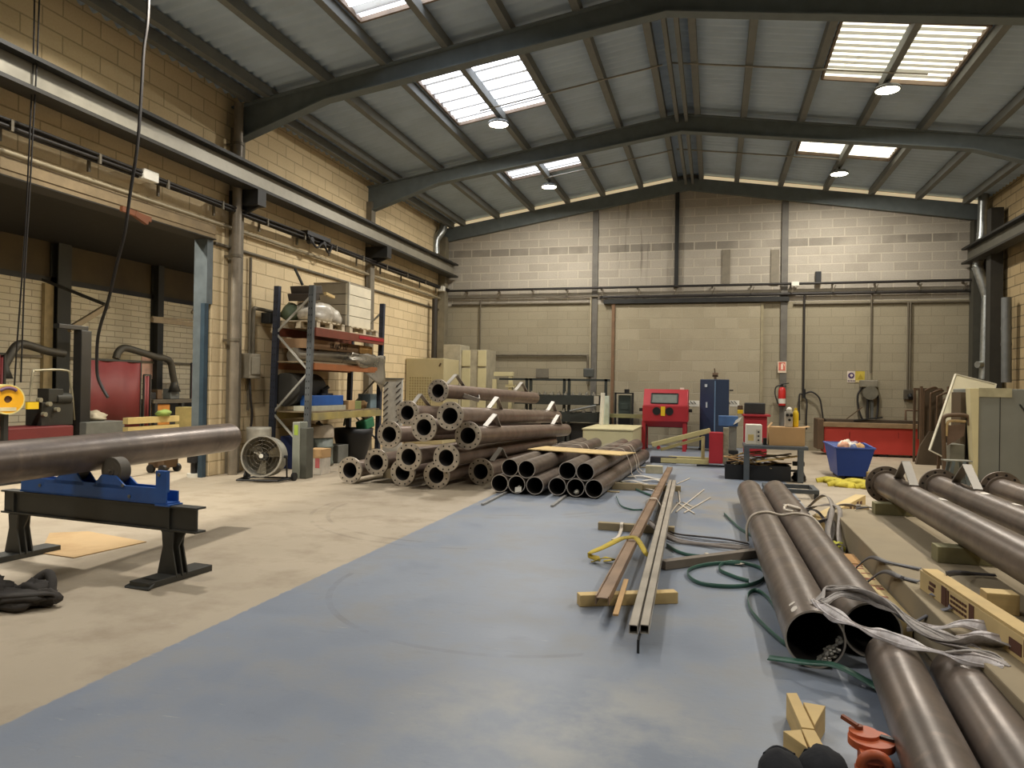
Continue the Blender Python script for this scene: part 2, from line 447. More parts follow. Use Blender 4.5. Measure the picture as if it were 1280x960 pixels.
st(MB().prism([(XL - .2, YF - .2, 0), (XR_ + .2, YF - .2, 0), (XR_ + .2, YF - .2, roofz(XR_)), (RX, YF - .2, RZ), (XL - .2, YF - .2, roofz(XL))], (0, .2, 0)).build('wall_front', BACK_W, solid='world'), 'block wall closing the hall at the near end', 'wall')
# neighbouring bay
st(MB().box(-14.2, -14.0, YF, 24, 0, 3.5).build('wall_annex', ANNEX_W, solid='world'), 'white brick wall of the next bay seen through the opening', 'wall')
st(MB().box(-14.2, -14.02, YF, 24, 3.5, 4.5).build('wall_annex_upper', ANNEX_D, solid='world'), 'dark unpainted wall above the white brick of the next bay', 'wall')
st(MB().box(-14.0, XL - .2, 24.0, 24.2, 0, 4.5).build('wall_annex_end', ANNEX_W, solid='world'), 'end wall of the next bay', 'wall')
st(MB().box(-14.0, XL - .2, YF - .2, YF, 0, 4.5).build('wall_annex_near', ANNEX_W, solid='world'), 'near end wall of the next bay', 'wall')
st(MB().box(-14.2, XL - .2, YF, 24.2, 4.32, 4.5).build('ceiling_annex', mat('sooty_ceiling', (30, 27, 22), .95), solid='world'), 'dark ceiling of the next bay', 'ceiling')  # one near-black colour over the whole ceiling
st(MB().box(-14.02, -13.97, YF, 24, 3.44, 3.56).build('trim_1', DARK), 'dark ledge running along the top of the white brick', 'trim')
# opening lining
st(MB().box(-6.83, -6.77, 8.60, 8.72, 2.4, ZO).box(-6.98, -6.83, 8.60, 8.70, 0, ZO).build('trim_2', mat('jamb_grey', (98, 106, 108), .5, .2)), 'grey blue steel jamb of the wall opening', 'trim')
st(MB().box(-6.83, -6.765, 8.56, 8.64, 0, 2.4).build('trim_3', mat('jamb_blue', (52, 70, 82), .5, .2)), 'blue steel post on the opening edge', 'trim')
st(MB().box(-6.99, -6.74, 1.5, 8.72, ZO - .06, ZO).box(-6.79, -6.73, 1.5, 8.72, ZO, ZO + .12).build('trim_4', mat('lintel_tan', (138, 120, 90), .85)), 'tan steel lintel over the wall opening', 'trim')

st(MB().box(-6.99, -6.72, 1.5, 8.72, ZO - .075, ZO - .06).build('trim_40', mat('soffit', (48, 44, 36), .9)), 'added dark plate painting the shade under the lintel of the wall opening', 'trim')  # dark plate added so the lintel underside looks shaded
# ------------------------------------------------------------------ roof sheets with skylight openings
SKY_L = [(-4.29, -2.74, y0, y1) for y0, y1 in ((9.98, 11.85), (14.2, 15.28), (6.3, 8.2), (2.0, 3.9), (-2.3, -.4))]
SKY_R = [(1.5, 3.17, y0, y1) for y0, y1 in ((10.05, 11.86), (14.13, 15.45), (5.9, 7.7), (1.6, 3.4), (-2.6, -.8))]
PITCH, AMP = .177, .03
def corr(mb, x0, x1, y0, y1, seg=6, dz=0.0):
    n = max(1, round((y1 - y0) / PITCH * seg)); vs = []
    for i in range(n + 1):
        y = y0 + (y1 - y0) * i / n
        h = AMP * math.cos(2 * PI * y / PITCH) + dz
        vs += [V((x0, y, roofz(x0) + h)), V((x1, y, roofz(x1) + h))]
    mb.add(vs, [(2 * i, 2 * i + 2, 2 * i + 3, 2 * i + 1) for i in range(n)], True)
for side, sky, x0, x1 in (('left', SKY_L, XL - .3, RX), ('right', SKY_R, RX, XR_ + .3)):
    mb = MB(); a, b = sky[0][0], sky[0][1]
    corr(mb, x0, a, YF - .2, YB + .25); corr(mb, b, x1, YF - .2, YB + .25)
    ys = sorted((s[2], s[3]) for s in sky); y = YF - .2
    for y0, y1 in ys: corr(mb, a, b, y, y0); y = y1
    corr(mb, a, b, y, YB + .25)
    st(mb.build('ceiling_' + side, ROOF, solid='world'), 'grey corrugated roof sheets of the %s slope' % side, 'ceiling')
PANL = panel_mat('skylight_cool', (236, 242, 255), 5, .354, .3)
PANR = panel_mat('skylight_warm', (255, 248, 226), 2.4, .177, .42)
wn = 0
for sky, pm, side in ((SKY_L, PANL, 'left'), (SKY_R, PANR, 'right')):
    for k, (x0, x1, y0, y1) in enumerate(sky):
        wn += 1; xm = (x0 + x1) / 2
        t = thing('window_%d' % wn, (xm, (y0 + y1) / 2, roofz(xm)), ['large skylight over the %s half of the hall', 'small far skylight over the %s half near the gable', 'skylight over the %s half cut by the top of the picture', 'skylight over the %s half overhead', 'skylight over the %s half behind'][k] % side, 'skylight', None, 'structure')
        for a, b in ((x0, xm), (xm, x1)):
            p = MB(); corr(p, a, b, y0, y1); p.build('pane', pm, t)
        f = MB(); tk = .035
        for (ax, ay, bx, by) in ((x0, y0, x1, y0), (x0, y1, x1, y1), (x0, y0, x0, y1), (x1, y0, x1, y1)):
            f.bar((ax, ay, roofz(ax) - .03), (bx, by, roofz(bx) - .03), tk, .06)
        f.build('frame', mat('skylight_kerb', (120, 104, 88), .7), t)

# purlins, rafters, columns
for side, xs in (('left', (-6.5, -6.2, -5.3, -4.4, -3.51, -2.65, -1.75, -.95)), ('right', (-.36, .43, 1.38, 2.33, 3.26, 4.19, 5.1))):
    for k, x in enumerate(xs if side == 'left' else xs):
        z = roofz(x) - .03
        wd = .05 if x != -3.51 and x != 2.33 else .045
        o = MB().box(x - wd, x + wd, YF, YB, z - .14, z).build('purlin', PURL)
        st(o, 'roof purlin under the %s slope, number %s from the eaves' % (side, ['one', 'two', 'three', 'four', 'five', 'six', 'seven', 'eight'][k if side == 'left' else 6 - k]), 'purlin')
o = MB().box(-.74, -.68, YF, YB, 6.12, 6.24).box(-.58, -.52, YF, YB, 6.12, 6.24).build('ridge_purlin', PURL)
st(o, 'twin purlins running under the roof ridge', 'purlin')
FR = (13.45, 9.17, 4.89, .61, -3.67)
for i, y in enumerate(FR):
    nm = ['beyond the large skylights', 'in front of the large skylights', 'overhead', 'behind the viewpoint', 'nearest the hall front'][i]
    for side, xe in (('left', XL), ('right', XR_)):
        sg = -1 if side == 'left' else 1
        xh = xe - sg * 1.5
        zt = lambda x: roofz(x) - .17
        poly = [(xe, zt(xe)), (RX, zt(RX)), (RX, zt(RX) - .3), (xh, zt(xh) - .24), (xe, zt(xe) - .5)]
        m = MB()
        web = [(x, y - .01, z) for x, z in poly]; m.prism(web, (0, .02, 0))
        top, bot = poly[:2], poly[2:]
        for (xa, za), (xb, zb) in ((poly[0], poly[1]), (poly[2], poly[3]), (poly[3], poly[4])):
            m.bar((xa, y, za), (xb, y, zb), .17, .02)
        st(m.build('rafter', RAFT), 'dark roof rafter of the %s slope %s' % (side, nm), 'rafter')
        c = MB(); xc = xe - sg * (-.02)
        c.box(min(xe, xe - sg * .12), max(xe, xe - sg * .12), y - .09, y + .09, 0, zt(xe) - .3) if not (side == 'left' and 1.6 < y < 8.6) else c.box(min(xe, xe - sg * .12), max(xe, xe - sg * .12), y - .09, y + .09, ZO + .12, zt(xe) - .3)
        st(c.build('column', RAFT if side == 'right' else mat('column_grey', (120, 112, 96), .7)), 'steel column on the %s wall carrying the rafter %s' % (side, nm), 'column')
# gable rafter and pale foam strip between the purlins
for side, xe in (('left', XL), ('right', XR_)):
    zt = lambda x: roofz(x) - .14
    poly = [(xe, YB - .12, zt(xe)), (RX, YB - .12, zt(RX)), (RX, YB - .12, zt(RX) - .28), (xe, YB - .12, zt(xe) - .34)]
    st(MB().prism(poly, (0, .118, 0)).build('rafter', RAFT), 'dark end rafter against the gable wall, %s half' % side, 'rafter')
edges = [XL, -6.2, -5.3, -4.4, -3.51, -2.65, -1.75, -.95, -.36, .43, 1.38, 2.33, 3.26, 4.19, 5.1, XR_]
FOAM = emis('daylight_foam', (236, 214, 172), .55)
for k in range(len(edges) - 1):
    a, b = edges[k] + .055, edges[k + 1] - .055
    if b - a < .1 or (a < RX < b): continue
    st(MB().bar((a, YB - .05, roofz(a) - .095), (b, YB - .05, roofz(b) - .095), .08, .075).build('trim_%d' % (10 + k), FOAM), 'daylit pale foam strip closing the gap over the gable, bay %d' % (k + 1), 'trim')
# gable posts
GP = mat('gable_post', (104, 100, 92), .6, .1)
st(MB().box(-2.90, -2.76, YB - .03, YB, 0, 5.75).build('column', GP), 'flat grey gable post left of the pale infill', 'column')
st(MB().box(-.945, -.855, YB - .1, YB, 3.72, 6.1).build('column', DARK), 'dark gable post under the ridge ending at the pipes', 'column')
st(MB().box(1.43, 1.57, YB - .05, YB, 0, 5.75).build('column', GP), 'flat grey gable post carrying the extinguisher', 'column')
st(MB().box(-2.40, -2.33, YB - .09, YB, 0, 3.38).build('trim_5', mat('door_post', (120, 92, 66), .7)), 'brown steel edge left of the block infill', 'trim')
st(MB().box(1.0, 1.06, YB - .05, YB, 0, 3.33).build('trim_6', mat('edge_tan', (150, 140, 112), .8)), 'pale edge right of the block infill', 'trim')
st(MB().box(-2.6, 1.6, YB - .12, YB, 3.36, 3.46).build('trim_7', DARK), 'dark steel lintel above the block infill', 'trim')
st(MB().box(5.22, 5.5, YB - .25, YB, 0, 5.0).build('column', mat('corner_dark', (66, 64, 54), .7)), 'dark corner column behind the tall duct', 'column')
st(MB().box(5.2, 5.42, 16.35, 16.6, 0, 5.0).build('column', mat('corner_dark2', (50, 48, 42), .7)), 'dark steel post beside the thin duct', 'column')
st(MB().box(-6.78, -6.6, 17.35, 17.6, 0, 5.1).build('column', mat('corner_grey', (126, 118, 98), .7)), 'pale corner post behind the beige enclosure', 'column')

# ------------------------------------------------------------------ high bay lamps
LENS = emis('lamp_lens', (255, 246, 214), 25)
def lamp(x, y, label, e=150, spread=180):
    z = roofz(x) - .17
    t = thing('high_bay_lamp', (x, y, z - .15), label, 'lamp', 'high bay lamps under the roof')
    MB().cyl((x, y, z - .05), (x, y, z), .02, 8).bar((x - .11, y, z - .055), (x + .11, y, z - .055), .03, .012).build('hanger', DARK, t)
    MB().lathe([(0, -.055), (.07, -.06), (.09, -.085), (.165, -.10), (.175, -.115), (.175, -.145), (.16, -.145), (.158, -.135)], (x, y, z)).build('housing', GREYST, t)
    MB().cyl((x, y, z - .143), (x, y, z - .133), .157, 24).build('lens', LENS, t)
    ld = bpy.data.lights.new('lamp_light', 'AREA'); ld.shape = 'DISK'; ld.size = .28; ld.energy = e; ld.spread = math.radians(spread); ld.color = (1, .94, .85)
    lo = bpy.data.objects.new('lamp_light', ld); C.objects.link(lo); lo.parent = t; lo.location = (0, 0, -.01)
for x, y, e, l in ((-3.51, 11.6, 150, 'lit lamp at the lower edge of the large left skylight'), (-3.51, 15.45, 150, 'lit lamp below the small far left skylight'),
                (2.33, 11.5, 150, 'lit lamp at the lower edge of the large right skylight'), (2.33, 15.7, 150, 'lit lamp below the small far right skylight'),
                (-5.1, 6.1, 115, 'lamp in the second bay of the left slope'), (-3.51, 3.2, 30, 'lamp in the third bay of the left slope'),
                (3.5, 7.3, 130, 'lamp in the second bay of the right slope'), (3.5, 3.1, 60, 'lamp in the third bay of the right slope'),
                (-3.51, -1.2, 40, 'lamp in the last bay of the left slope'), (2.33, -1.2, 40, 'lamp in the last bay of the right slope')):
    lamp(x, y, l, e, 138 if y < 9 else 180)
for y, lb in ((6.0, 'near'), (11.0, 'middle'), (16.0, 'far')):  # added lamps, out of view above the opening, to brighten the next bay
    x = -7.6
    t = thing('ceiling_tube_light', (x, y, 4.1), 'unseen fill lamp added to light the next bay, %s one of the row' % lb, 'lamp', 'unseen fill lamps of the next bay')
    MB().box(x - .08, x + .08, y - .7, y + .7, 4.12, 4.32).build('housing', GREYST, t)
    MB().box(x - .06, x + .06, y - .68, y + .68, 4.10, 4.12).build('lens', LENS, t)
    ld = bpy.data.lights.new('tube_glow', 'AREA'); ld.shape = 'RECTANGLE'; ld.size = .14; ld.size_y = 1.3; ld.energy = 190; ld.color = (1, .95, .84)
    lo = bpy.data.objects.new('tube_glow', ld); C.objects.link(lo); lo.parent = t; lo.location = (0, 0, -.02)
wd = bpy.data.worlds.new('world'); wd.use_nodes = True
wd.node_tree.nodes['Background'].inputs[0].default_value = (.6, .75, 1, 1); wd.node_tree.nodes['Background'].inputs[1].default_value = .6
bpy.context.scene.world = wd

# ------------------------------------------------------------------ crane rails, conduits, ducts
def rail(x, side, yl, label):
    t = thing('crane_rail', (x, 5, 4.1), label, 'crane rail')
    sg = 1 if side == 'left' else -1
    MB().box(x - .01, x + .01, YF, YB - .1, 4.12, 4.38).build('web', mat('rail_paint', (150, 145, 130), .45, .3, .1) if side == 'left' else mat('rail_dull', (96, 94, 84), .5, .3), t)
    MB().box(x - .13, x + .13, YF, YB - .1, 4.38, 4.42).box(x - .03, x + .03, YF, YB - .1, 4.42, 4.46).build('top_flange', DARK, t)
    MB().box(x - .13, x + .13, YF, YB - .1, 4.08, 4.12).build('bottom_flange', mat('rail_under', (48, 46, 40), .6, .1), t)  # flange darkened to paint the shade beneath the rail
    for y in (13.45, 9.17, 4.89, .61):
        xe = XL if side == 'left' else XR_
        c = MB(); a, b = sorted((xe, x + sg * .14))
        c.box(a, b, y - .1, y + .1, 3.86, 4.08)
        c.prism([(xe, y - .02, 3.86), (x + sg * .12, y - .02, 3.86), (xe, y - .02, 3.66)], (0, .04, 0))
        c.build('corbel', DARK, t)
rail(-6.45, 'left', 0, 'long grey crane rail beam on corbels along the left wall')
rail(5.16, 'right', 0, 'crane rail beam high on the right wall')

def run_y(name, x, z, y0, y1, r, m, label, cat, brk=0, mb=None):
    t = thing(name, (x, y0, z), label, cat)
    MB().cyl((x, y0, z), (x, y1, z), r, 10).build('tube', m, t)
    if brk:
        y = y0 + .6
        while y < y1:
            MB().bar((XL, y, z + .0), (x, y, z + .0), .03, .03).bar((x - .01, y, z - .08), (x - .01, y, z + r), .03, .02).build('bracket', CONDUIT, t)
            y += brk
    return t
t = thing('cable_run', (-6.62, 2, 3.75), 'bundle of dark cables on brackets along the left wall', 'cable')
for k, (ddx, ddz) in enumerate(((0, 0), (.05, .01), (.02, .05), (.06, .055))):
    pts = [(-6.64 + ddx, YF + i * 1.18, 3.74 + ddz + .012 * math.sin(i * 1.7 + k)) for i in range(21)]
    pts.append((-6.64 + ddx, YB - .05, 3.74 + ddz))
    MB().tube(pts, .018, 6).build('cable', CABLE, t)
y = -5.0
while y < YB:
    MB().bar((XL, y, 3.80), (-6.56, y, 3.80), .03, .025).bar((-6.57, y, 3.80), (-6.57, y, 3.70), .03, .025).bar((-6.72, y, 3.80), (-6.72, y, 3.62), .03, .025).build('bracket', CONDUIT, t); y += 1.05
run_y('conduit_pipe', -6.72, 3.53, YF, YB, .028, mat('conduit_tan', (150, 138, 112), .5, .2), 'tan conduit pipe just below the dark cables on the left wall', 'pipe', 0)
run_y('ledge_pipe', -6.77, 3.26, 8.75, YB, .025, CONDUIT, 'thin pipe under the tan conduit over the storage rack', 'pipe', 0)
o = MB().box(-6.66, -6.55, 7.18, 7.42, 3.72, 3.84).build('junction_box', WHITE, bevel=.006); tag(o, 'white junction box on the cables above the wall opening', 'junction box')
t = thing('trolley', (-6.6, 11.2, 3.6), 'dark cable trolley hanging on the left wall cable run', 'trolley')
MB().box(-6.68, -6.52, 10.75, 11.5, 3.79, 3.86).cyl((-6.6, 10.9, 3.72), (-6.52, 10.9, 3.72), .06).cyl((-6.6, 11.3, 3.72), (-6.52, 11.3, 3.72), .06).build('body', BLACK, t)
MB().tube(smooth_path([(-6.55, 10.8, 3.78), (-6.5, 11.0, 3.62), (-6.5, 11.2, 3.72), (-6.5, 11.4, 3.6), (-6.55, 11.6, 3.76)]), .02).build('hose', CABLE, t)
# round down pipe in front of the first column
t = thing('down_pipe', (-6.62, 9.0, 0), 'round grey down pipe running up the left wall beside the opening', 'pipe')
MB().cyl((-6.6, 9.0, 0), (-6.6, 9.0, 5.3), .065, 16).build('tube', mat('downpipe', (126, 116, 100), .45, .1), t)
for z in (.6, 1.9, 3.1, 4.7): MB().cyl((-6.6, 9.0, z), (-6.6, 9.0, z + .04), .075, 16).bar((-6.79, 9.0, z + .02), (-6.6, 9.0, z + .02), .03, .03).build('clamp', CONDUIT, t)
for y, z0, z1, m, lb in ((9.55, .9, 3.2, CONDUIT, 'thin conduit dropping down to the wall socket left of the rack'), (13.35, 2.0, 3.6, CONDUIT, 'thin conduit behind the pale crate on the rack')):
    tag(MB().cyl((-6.75, y, z0), (-6.75, y, z1), .022, 8).build('mounted_conduit', m), lb, 'pipe')
o = MB().box(-6.79, -6.62, 9.38, 9.66, 1.38, 1.75).box(-6.62, -6.6, 9.42, 9.62, 1.44, 1.7).build('switch_box', mat('box_grey', (138, 130, 112), .6), bevel=.01); tag(o, 'grey switch box on the tan wall left of the rack', 'switch box')
tag(MB().tube(smooth_path([(-6.7, 9.5, 1.38), (-6.66, 9.48, 1.1), (-6.68, 9.55, .8), (-6.7, 9.52, .5)]), .018).build('hanging_cable', CABLE), 'dark cable under the grey switch box', 'cable')
t = thing('wall_lamp_arm', (-6.7, 9.6, 2.3), 'dark bent pipe with a socket crossing behind the rack', 'pipe')
MB().tube(smooth_path([(-6.72, 9.6, 1.75), (-6.72, 9.6, 2.36), (-6.70, 9.7, 2.44), (-6.68, 10.6, 2.40), (-6.66, 11.6, 2.42), (-6.66, 11.75, 2.38), (-6.66, 11.8, 2.26)]), .03).build('tube', CONDUIT, t)
MB().box(-6.76, -6.6, 9.85, 10.0, 2.24, 2.4).build('socket', DARK, t, bevel=.01)
tag(MB().cyl((-6.6, 16.7, 2.0), (-6.6, 16.7, 3.45), .07, 12).build('mounted_pipe', mat('dark_brown_pipe', (52, 46, 38), .6)), 'thick dark vertical pipe near the left back corner', 'pipe')
o = MB().box(-6.66, -6.5, 17.0, 17.14, 3.68, 3.8).build('junction_box', WHITE, bevel=.006); tag(o, 'white box on the cables at the left back corner', 'junction box')
# back wall runs
def run_x(name, x0, x1, y, z, r, m, label, brk=0):
    t = thing(name, ((x0 + x1) / 2, y, z), label, 'pipe')
    MB().cyl((x0, y, z), (x1, y, z), r, 10).build('tube', m, t)
    if brk:
        x = x0 + .5
        while x < x1:
            MB().bar((x, YB, z - .03), (x, y, z - .03), .03, .03).bar((x, y + .01, z - .2), (x + .06, y + .01, z - .05), .03, .02).build('bracket', CONDUIT, t); x += brk
run_x('cable_pipe', -6.6, 5.3, YB - .14, 3.745, .03, CABLE, 'dark upper pipe across the gable wall', .86)
run_x('conduit_pipe', -6.6, -2.7, YB - .06, 3.55, .022, CONDUIT, 'thin conduit under the dark pipe, left part of the gable wall')
run_x('conduit_pipe', -2.7, 5.3, YB - .08, 3.52, .035, CABLE, 'thick dark conduit under the upper pipe, right part of the gable wall')
run_x('ledge_pipe', -6.5, -2.95, YB - .03, 3.40, .03, CONDUIT, 'lowest conduit left of the gable post')
run_x('ledge_pipe', 1.7, 5.3, YB - .03, 3.30, .028, CONDUIT, 'lowest conduit right of the extinguisher post')
def drop(px, z0, z1, r, label, m=CONDUIT, y=YB - .06):
    x = PY(px, 420, y).x
    tag(MB().cyl((x, y, z0), (x, y, z1), r, 8).build('mounted_conduit', m), label, 'pipe'); return x
x1006 = drop(1005, 1.35, 3.5, .022, 'thin conduit dropping beside the extinguisher', CABLE)
x1089 = drop(1089, 1.75, 3.6, .02, 'thin conduit dropping to the hose reel')
x1136 = drop(1135, 1.4, 3.3, .02, 'left one of two thin conduits above the wall socket')
drop(1138, 1.4, 3.3, .02, 'right one of two thin conduits above the wall socket')
drop(600, 2.2, 3.5, .02, 'thin conduit near the left end of the gable wall')
drop(738, 1.6, 3.55, .02, 'pale conduit beside the left gable post', mat('pale_conduit', (168, 158, 132), .5))
t = thing('mounted_pipe_loop', (-4, YB - .06, 1.9), 'thin dark pipe bent over the dark bench at the back', 'pipe')
a, b = PY(619, 444, YB - .06), PY(735, 444, YB - .06)
MB().tube(smooth_path([a, (a + b) / 2, b + V((-.12, 0, 0)), b + V((-.02, 0, -.03)), b + V((0, 0, -.15)), b + V((0, 0, -.7))], 4), .03).build('tube', CONDUIT, t)
for px, py, nm in ((1002, 355, 'left'),):
    p = PY(994, 355, YB - .16); tag(MB().box(p.x - .08, p.x + .08, YB - .2, YB - .1, p.z - .05, p.z + .05).build('junction_box', WHITE, bevel=.005), 'small white box on the upper pipe beside the extinguisher post', 'junction box')
p = PY(1023, 347, YB - .1); tag(MB().box(p.x - .06, p.x + .06, YB - .12, YB, p.z - .12, p.z + .14).build('wall_speaker', BLACK, bevel=.01), 'small black box on the gable wall above the pipes', 'box')
for px, nm in ((908, 'left'), (969, 'right')):
    p0, p1 = PY(px, 312, YB - .03), PY(px, 356, YB - .03)
    tag(MB().box(p0.x - .09, p0.x + .09, YB - .03, YB, p1.z, p0.z).build('cable_duct', mat('duct_grey', (128, 120, 104), .7)), '%s of two flat grey cable covers above the infill' % nm, 'cable cover')
# galvanised ducts
def duct(name, pts, r, label, m=GALV):
    t = thing(name, pts[-1], label, 'duct')
    for a, b in zip(pts[:-1], pts[1:]):
        MB().cyl(a, b, r, 20).build('section', m, t)
    for p, q in zip(pts[1:-1], pts[2:]):
        d = (V(q) - V(p)).normalized()
        MB().cyl(V(p) - d * .02, V(p) + d * .03, r * 1.07, 20).build('collar', m, t)
    return t
ps = [PY(x, y, 17.25) for x, y in ((1230, 233), (1228, 292), (1222, 334), (1234, 371), (1231, 456), (1230, 474))]
t = duct('ventilation_duct', ps, .1, 'galvanised kinked duct coming down right of the gable wall')
e = ps[-2]; MB().cyl(e, e + V((-.17, -.1, 0)), .07, 14).build('branch', GALV, t)
duct('ventilation_duct', [PY(1258, y, 15.8) for y in (372, 410, 430, 478)], .085, 'thin grey duct low beside the right wall', GREYST)
t = thing('extract_elbow', PY(548, 290, 17.2), 'galvanised elbow duct high in the left back corner', 'duct')
e0, e1, e2 = PY(556, 274, 17.3), PY(553, 288, 17.2), PY(545, 300, 17.1)
MB().tube(smooth_path([e0 + V((.12, .2, .05)), e0, e1, e2, e2 + V((0, 0, -.35))], 5), .1, 16).build('elbow', GALV, t)
# thin tie rods under the roof
for a, b, y, lb in (((600, 112), (828, 76), 11.2, 'left rod of the nearer pair under the ridge'), ((838, 70), (1160, 82), 11.2, 'right rod of the nearer pair under the ridge'), ((680, 222), (840, 188), 15.2, 'left rod of the farther pair under the ridge'), ((846, 184), (1050, 198), 15.2, 'right rod of the farther pair under the ridge')):
    p0, p1 = PY(*a, y), PY(*b, y)
    for p in (p0, p1): p.z = min(p.z, roofz(p.x) - .18)
    tag(MB().cyl(p0, p1, .014, 6).build('conduit_rod', mat('rod_pale', (140, 136, 124), .5, .2)), 'thin pale conduit, ' + lb, 'pipe')
# ------------------------------------------------------------------ pipes
def bracket(mb, c, ax, ang, r, plate=.065, rise=.17, sp=.27):
    """bent plate trestle: two legs along the pipe, from its wall up to an apex"""
    c = V(c); e1, e2, a = basis(ax)
    u = e1 * math.cos(ang) + e2 * math.sin(ang)
    apex = c + u * (r + rise)
    for s in (1, -1):
        mb.bar(c + a * sp * s + u * (r + .003), apex - a * .004 * s, plate, .012, up=u)
def pipe(name, p0, p1, d, label, group=None, od=0, fm=None, bm=None, brk=(), m=None, wall=.009, ft=.026, nb=12, far=True, cat='pipe'):
    p0, p1 = V(p0), V(p1); ax = (p1 - p0).normalized()
    base = V(((p0.x + p1.x) / 2, (p0.y + p1.y) / 2, min(p0.z, p1.z) - max(d, od) / 2))
    t = thing(name, base, label, cat, group)
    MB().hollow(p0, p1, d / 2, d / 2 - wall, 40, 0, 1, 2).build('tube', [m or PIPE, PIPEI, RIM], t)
    if od:
        for k, (q, s) in enumerate(((p0, 1), (p1, -1)) if far else ((p0, 1),)):
            f = MB().hollow(q - ax * .004 * s, q + ax * ft * s, od / 2, d / 2 - wall * .5, 40)
            f.hollow(q + ax * ft * s, q + ax * (ft + .03) * s, d / 2 + .02, d / 2, 40)
            e1, e2, _ = basis(ax); rb = (od + d) / 4 + .004
            for i in range(nb):
                a = 2 * PI * (i + .5) / nb; c = q + e1 * rb * math.cos(a) + e2 * rb * math.sin(a)
                f.cyl(c - ax * .0055 * s, c + ax * (ft + .0015) * s, .011, 8, mi=1, smooth=False)
            f.build('flange', [fm or FLANGE, HOLE], t)
    for dist, ang in brk:
        b = MB(); bracket(b, p0 + ax * dist, ax, math.radians(ang), d / 2); b.build('bracket', bm or BRKT, t)
    return t
def paint(t, p0, p1, d, dist, ang, ln, da, m=None):
    p0, p1 = V(p0), V(p1); e1, e2, a = basis(p1 - p0); r = d / 2 + .0012; vs = []
    for i in range(7):
        th = math.radians(ang - da / 2 + da * i / 6); u = e1 * math.cos(th) + e2 * math.sin(th)
        w = .35 + .65 * math.sin(PI * (i + .6) / 7.2)
        vs += [p0 + a * (dist - ln / 2 * w) + u * r, p0 + a * (dist + ln / 2 * w) + u * r]
    MB().add(vs, [(2 * i, 2 * i + 1, 2 * i + 3, 2 * i + 2) for i in range(6)], True).build('paint_mark', m or mat('chalk_white', (216, 208, 196), .7), t)

# pipe on the roller stand
pa, pb = V((-4.10, 3.39, .806)), V((-4.29, 5.79, .806))
dr = (pb - pa).normalized()
pipe('steel_pipe', pb, pa - dr * 1.3, .2555, 'long brown steel pipe lying on the blue roller stand')

# stand: black beam on two pedestals, blue roller frame on it
SY = 4.13
t = thing('roller_stand', (-4.15, SY, 0), 'black steel beam stand carrying a blue roller frame', 'stand')
sx0, sx1 = -5.05, -3.22
ang = -.10
def stx(u, w, z):  # along, across, height
    ca, sa = math.cos(ang), math.sin(ang)
    c = V(((sx0 + sx1) / 2, SY + .03, 0))
    return c + V((u * ca - w * sa, u * sa + w * ca, z))
A, Bv, Zv = stx(1, 0, 0) - stx(0, 0, 0), stx(0, 1, 0) - stx(0, 0, 0), V((0, 0, 1))
hl = (sx1 - sx0) / 2
BK = mat('stand_black', (66, 66, 62), .5, .3, .15)
m = MB()
m.obox(stx(0, -.02, .405), A * hl, Bv * .006, Zv * .08)
m.obox(stx(0, 0, .482), A * (hl + .01), Bv * .045, Zv * .006).obox(stx(0, 0, .328), A * (hl + .01), Bv * .045, Zv * .006)
for u in (-hl + .12, hl - .22): m.obox(stx(u, -.035, .405), A * .006, Bv * .01, Zv * .07)
m.build('beam', BK, t)
for u in (-hl + .13, hl - .22):
    g = MB()
    g.prism([stx(u - .11, -.006, .322), stx(u + .11, -.006, .322), stx(u + .05, -.006, .22), stx(u + .09, -.006, .03), stx(u - .09, -.006, .03), stx(u - .05, -.006, .22)], Bv * .012)
    for w in (-.05, .04): g.prism([stx(u - .05, w, .32), stx(u + .05, w, .32), stx(u + .04, w, .22), stx(u + .085, w, .03), stx(u - .085, w, .03), stx(u - .04, w, .22)], Bv * .01)
    g.build('leg', BK, t)
    f = MB(); f.prism([stx(u - .1, -.29, 0), stx(u + .1, -.29, 0), stx(u + .1, -.29, .015), stx(u + .07, -.2, .042), stx(u - .07, -.2, .042), stx(u - .1, -.29, .015)], Bv * .02)
    f.obox(stx(u, 0, .021), A * .08, Bv * .27, Zv * .021)
    f.build('foot', BK, t, bevel=.012)
bf = MB()
u0, u1 = -.70, .68
for w in (-.055, .043):
    z0 = .495
    # as quads to stay planar and clean
    bf.prism([stx(u0, w, z0), stx(u1, w, z0), stx(u1, w, z0 + .08), stx(u0, w, z0 + .08)], Bv * .012)
    if w < 0: bf.prism([stx(u1 - .09, w, z0 + .08), stx(u1, w, z0 + .08), stx(u1, w, z0 + .22), stx(u1 - .09, w, z0 + .22)], Bv * .03)
    for s in (1, -1): bf.prism([stx(s * .37 - .025, w, z0 + .08), stx(s * .04 - .025, w, z0 + .08), stx(s * .12 - .025, w, z0 + .165), stx(s * .25 - .025, w, z0 + .165)][::s], Bv * .012)
    bf.prism([stx(u0, w, z0 + .08), stx(u1 - .09, w, z0 + .08), stx(u1 - .09, w, z0 + .105), stx(u0, w, z0 + .105)], Bv * .012)
bf.obox(stx((u0 + u1) / 2, 0, .5), A * .70, Bv * .055, Zv * .006)
bf.obox(stx(u1 - .03, 0, .4895), A * .06, Bv * .06, Zv * .006)
bf.build('roller_frame', BLUE, t)
for u in (.17, -.22):
    c = stx(u, 0, .688)
    MB().cyl(c - Bv * .04, c + Bv * .04, .093, 28).cyl(c - Bv * .048, c + Bv * .045, .03, 12).cyl(c - Bv * .043, c - Bv * .04, .07, 24).cyl(c - Bv * .065, c + Bv * .06, .012, 8).build('roller', RUBBER, t)
bo = MB()
for u, z in ((.36, .53), (-.5, .55), (.62, .69), (.3, .6)): bo.cyl(stx(u, -.063, z), stx(u, -.055, z), .012, 8)
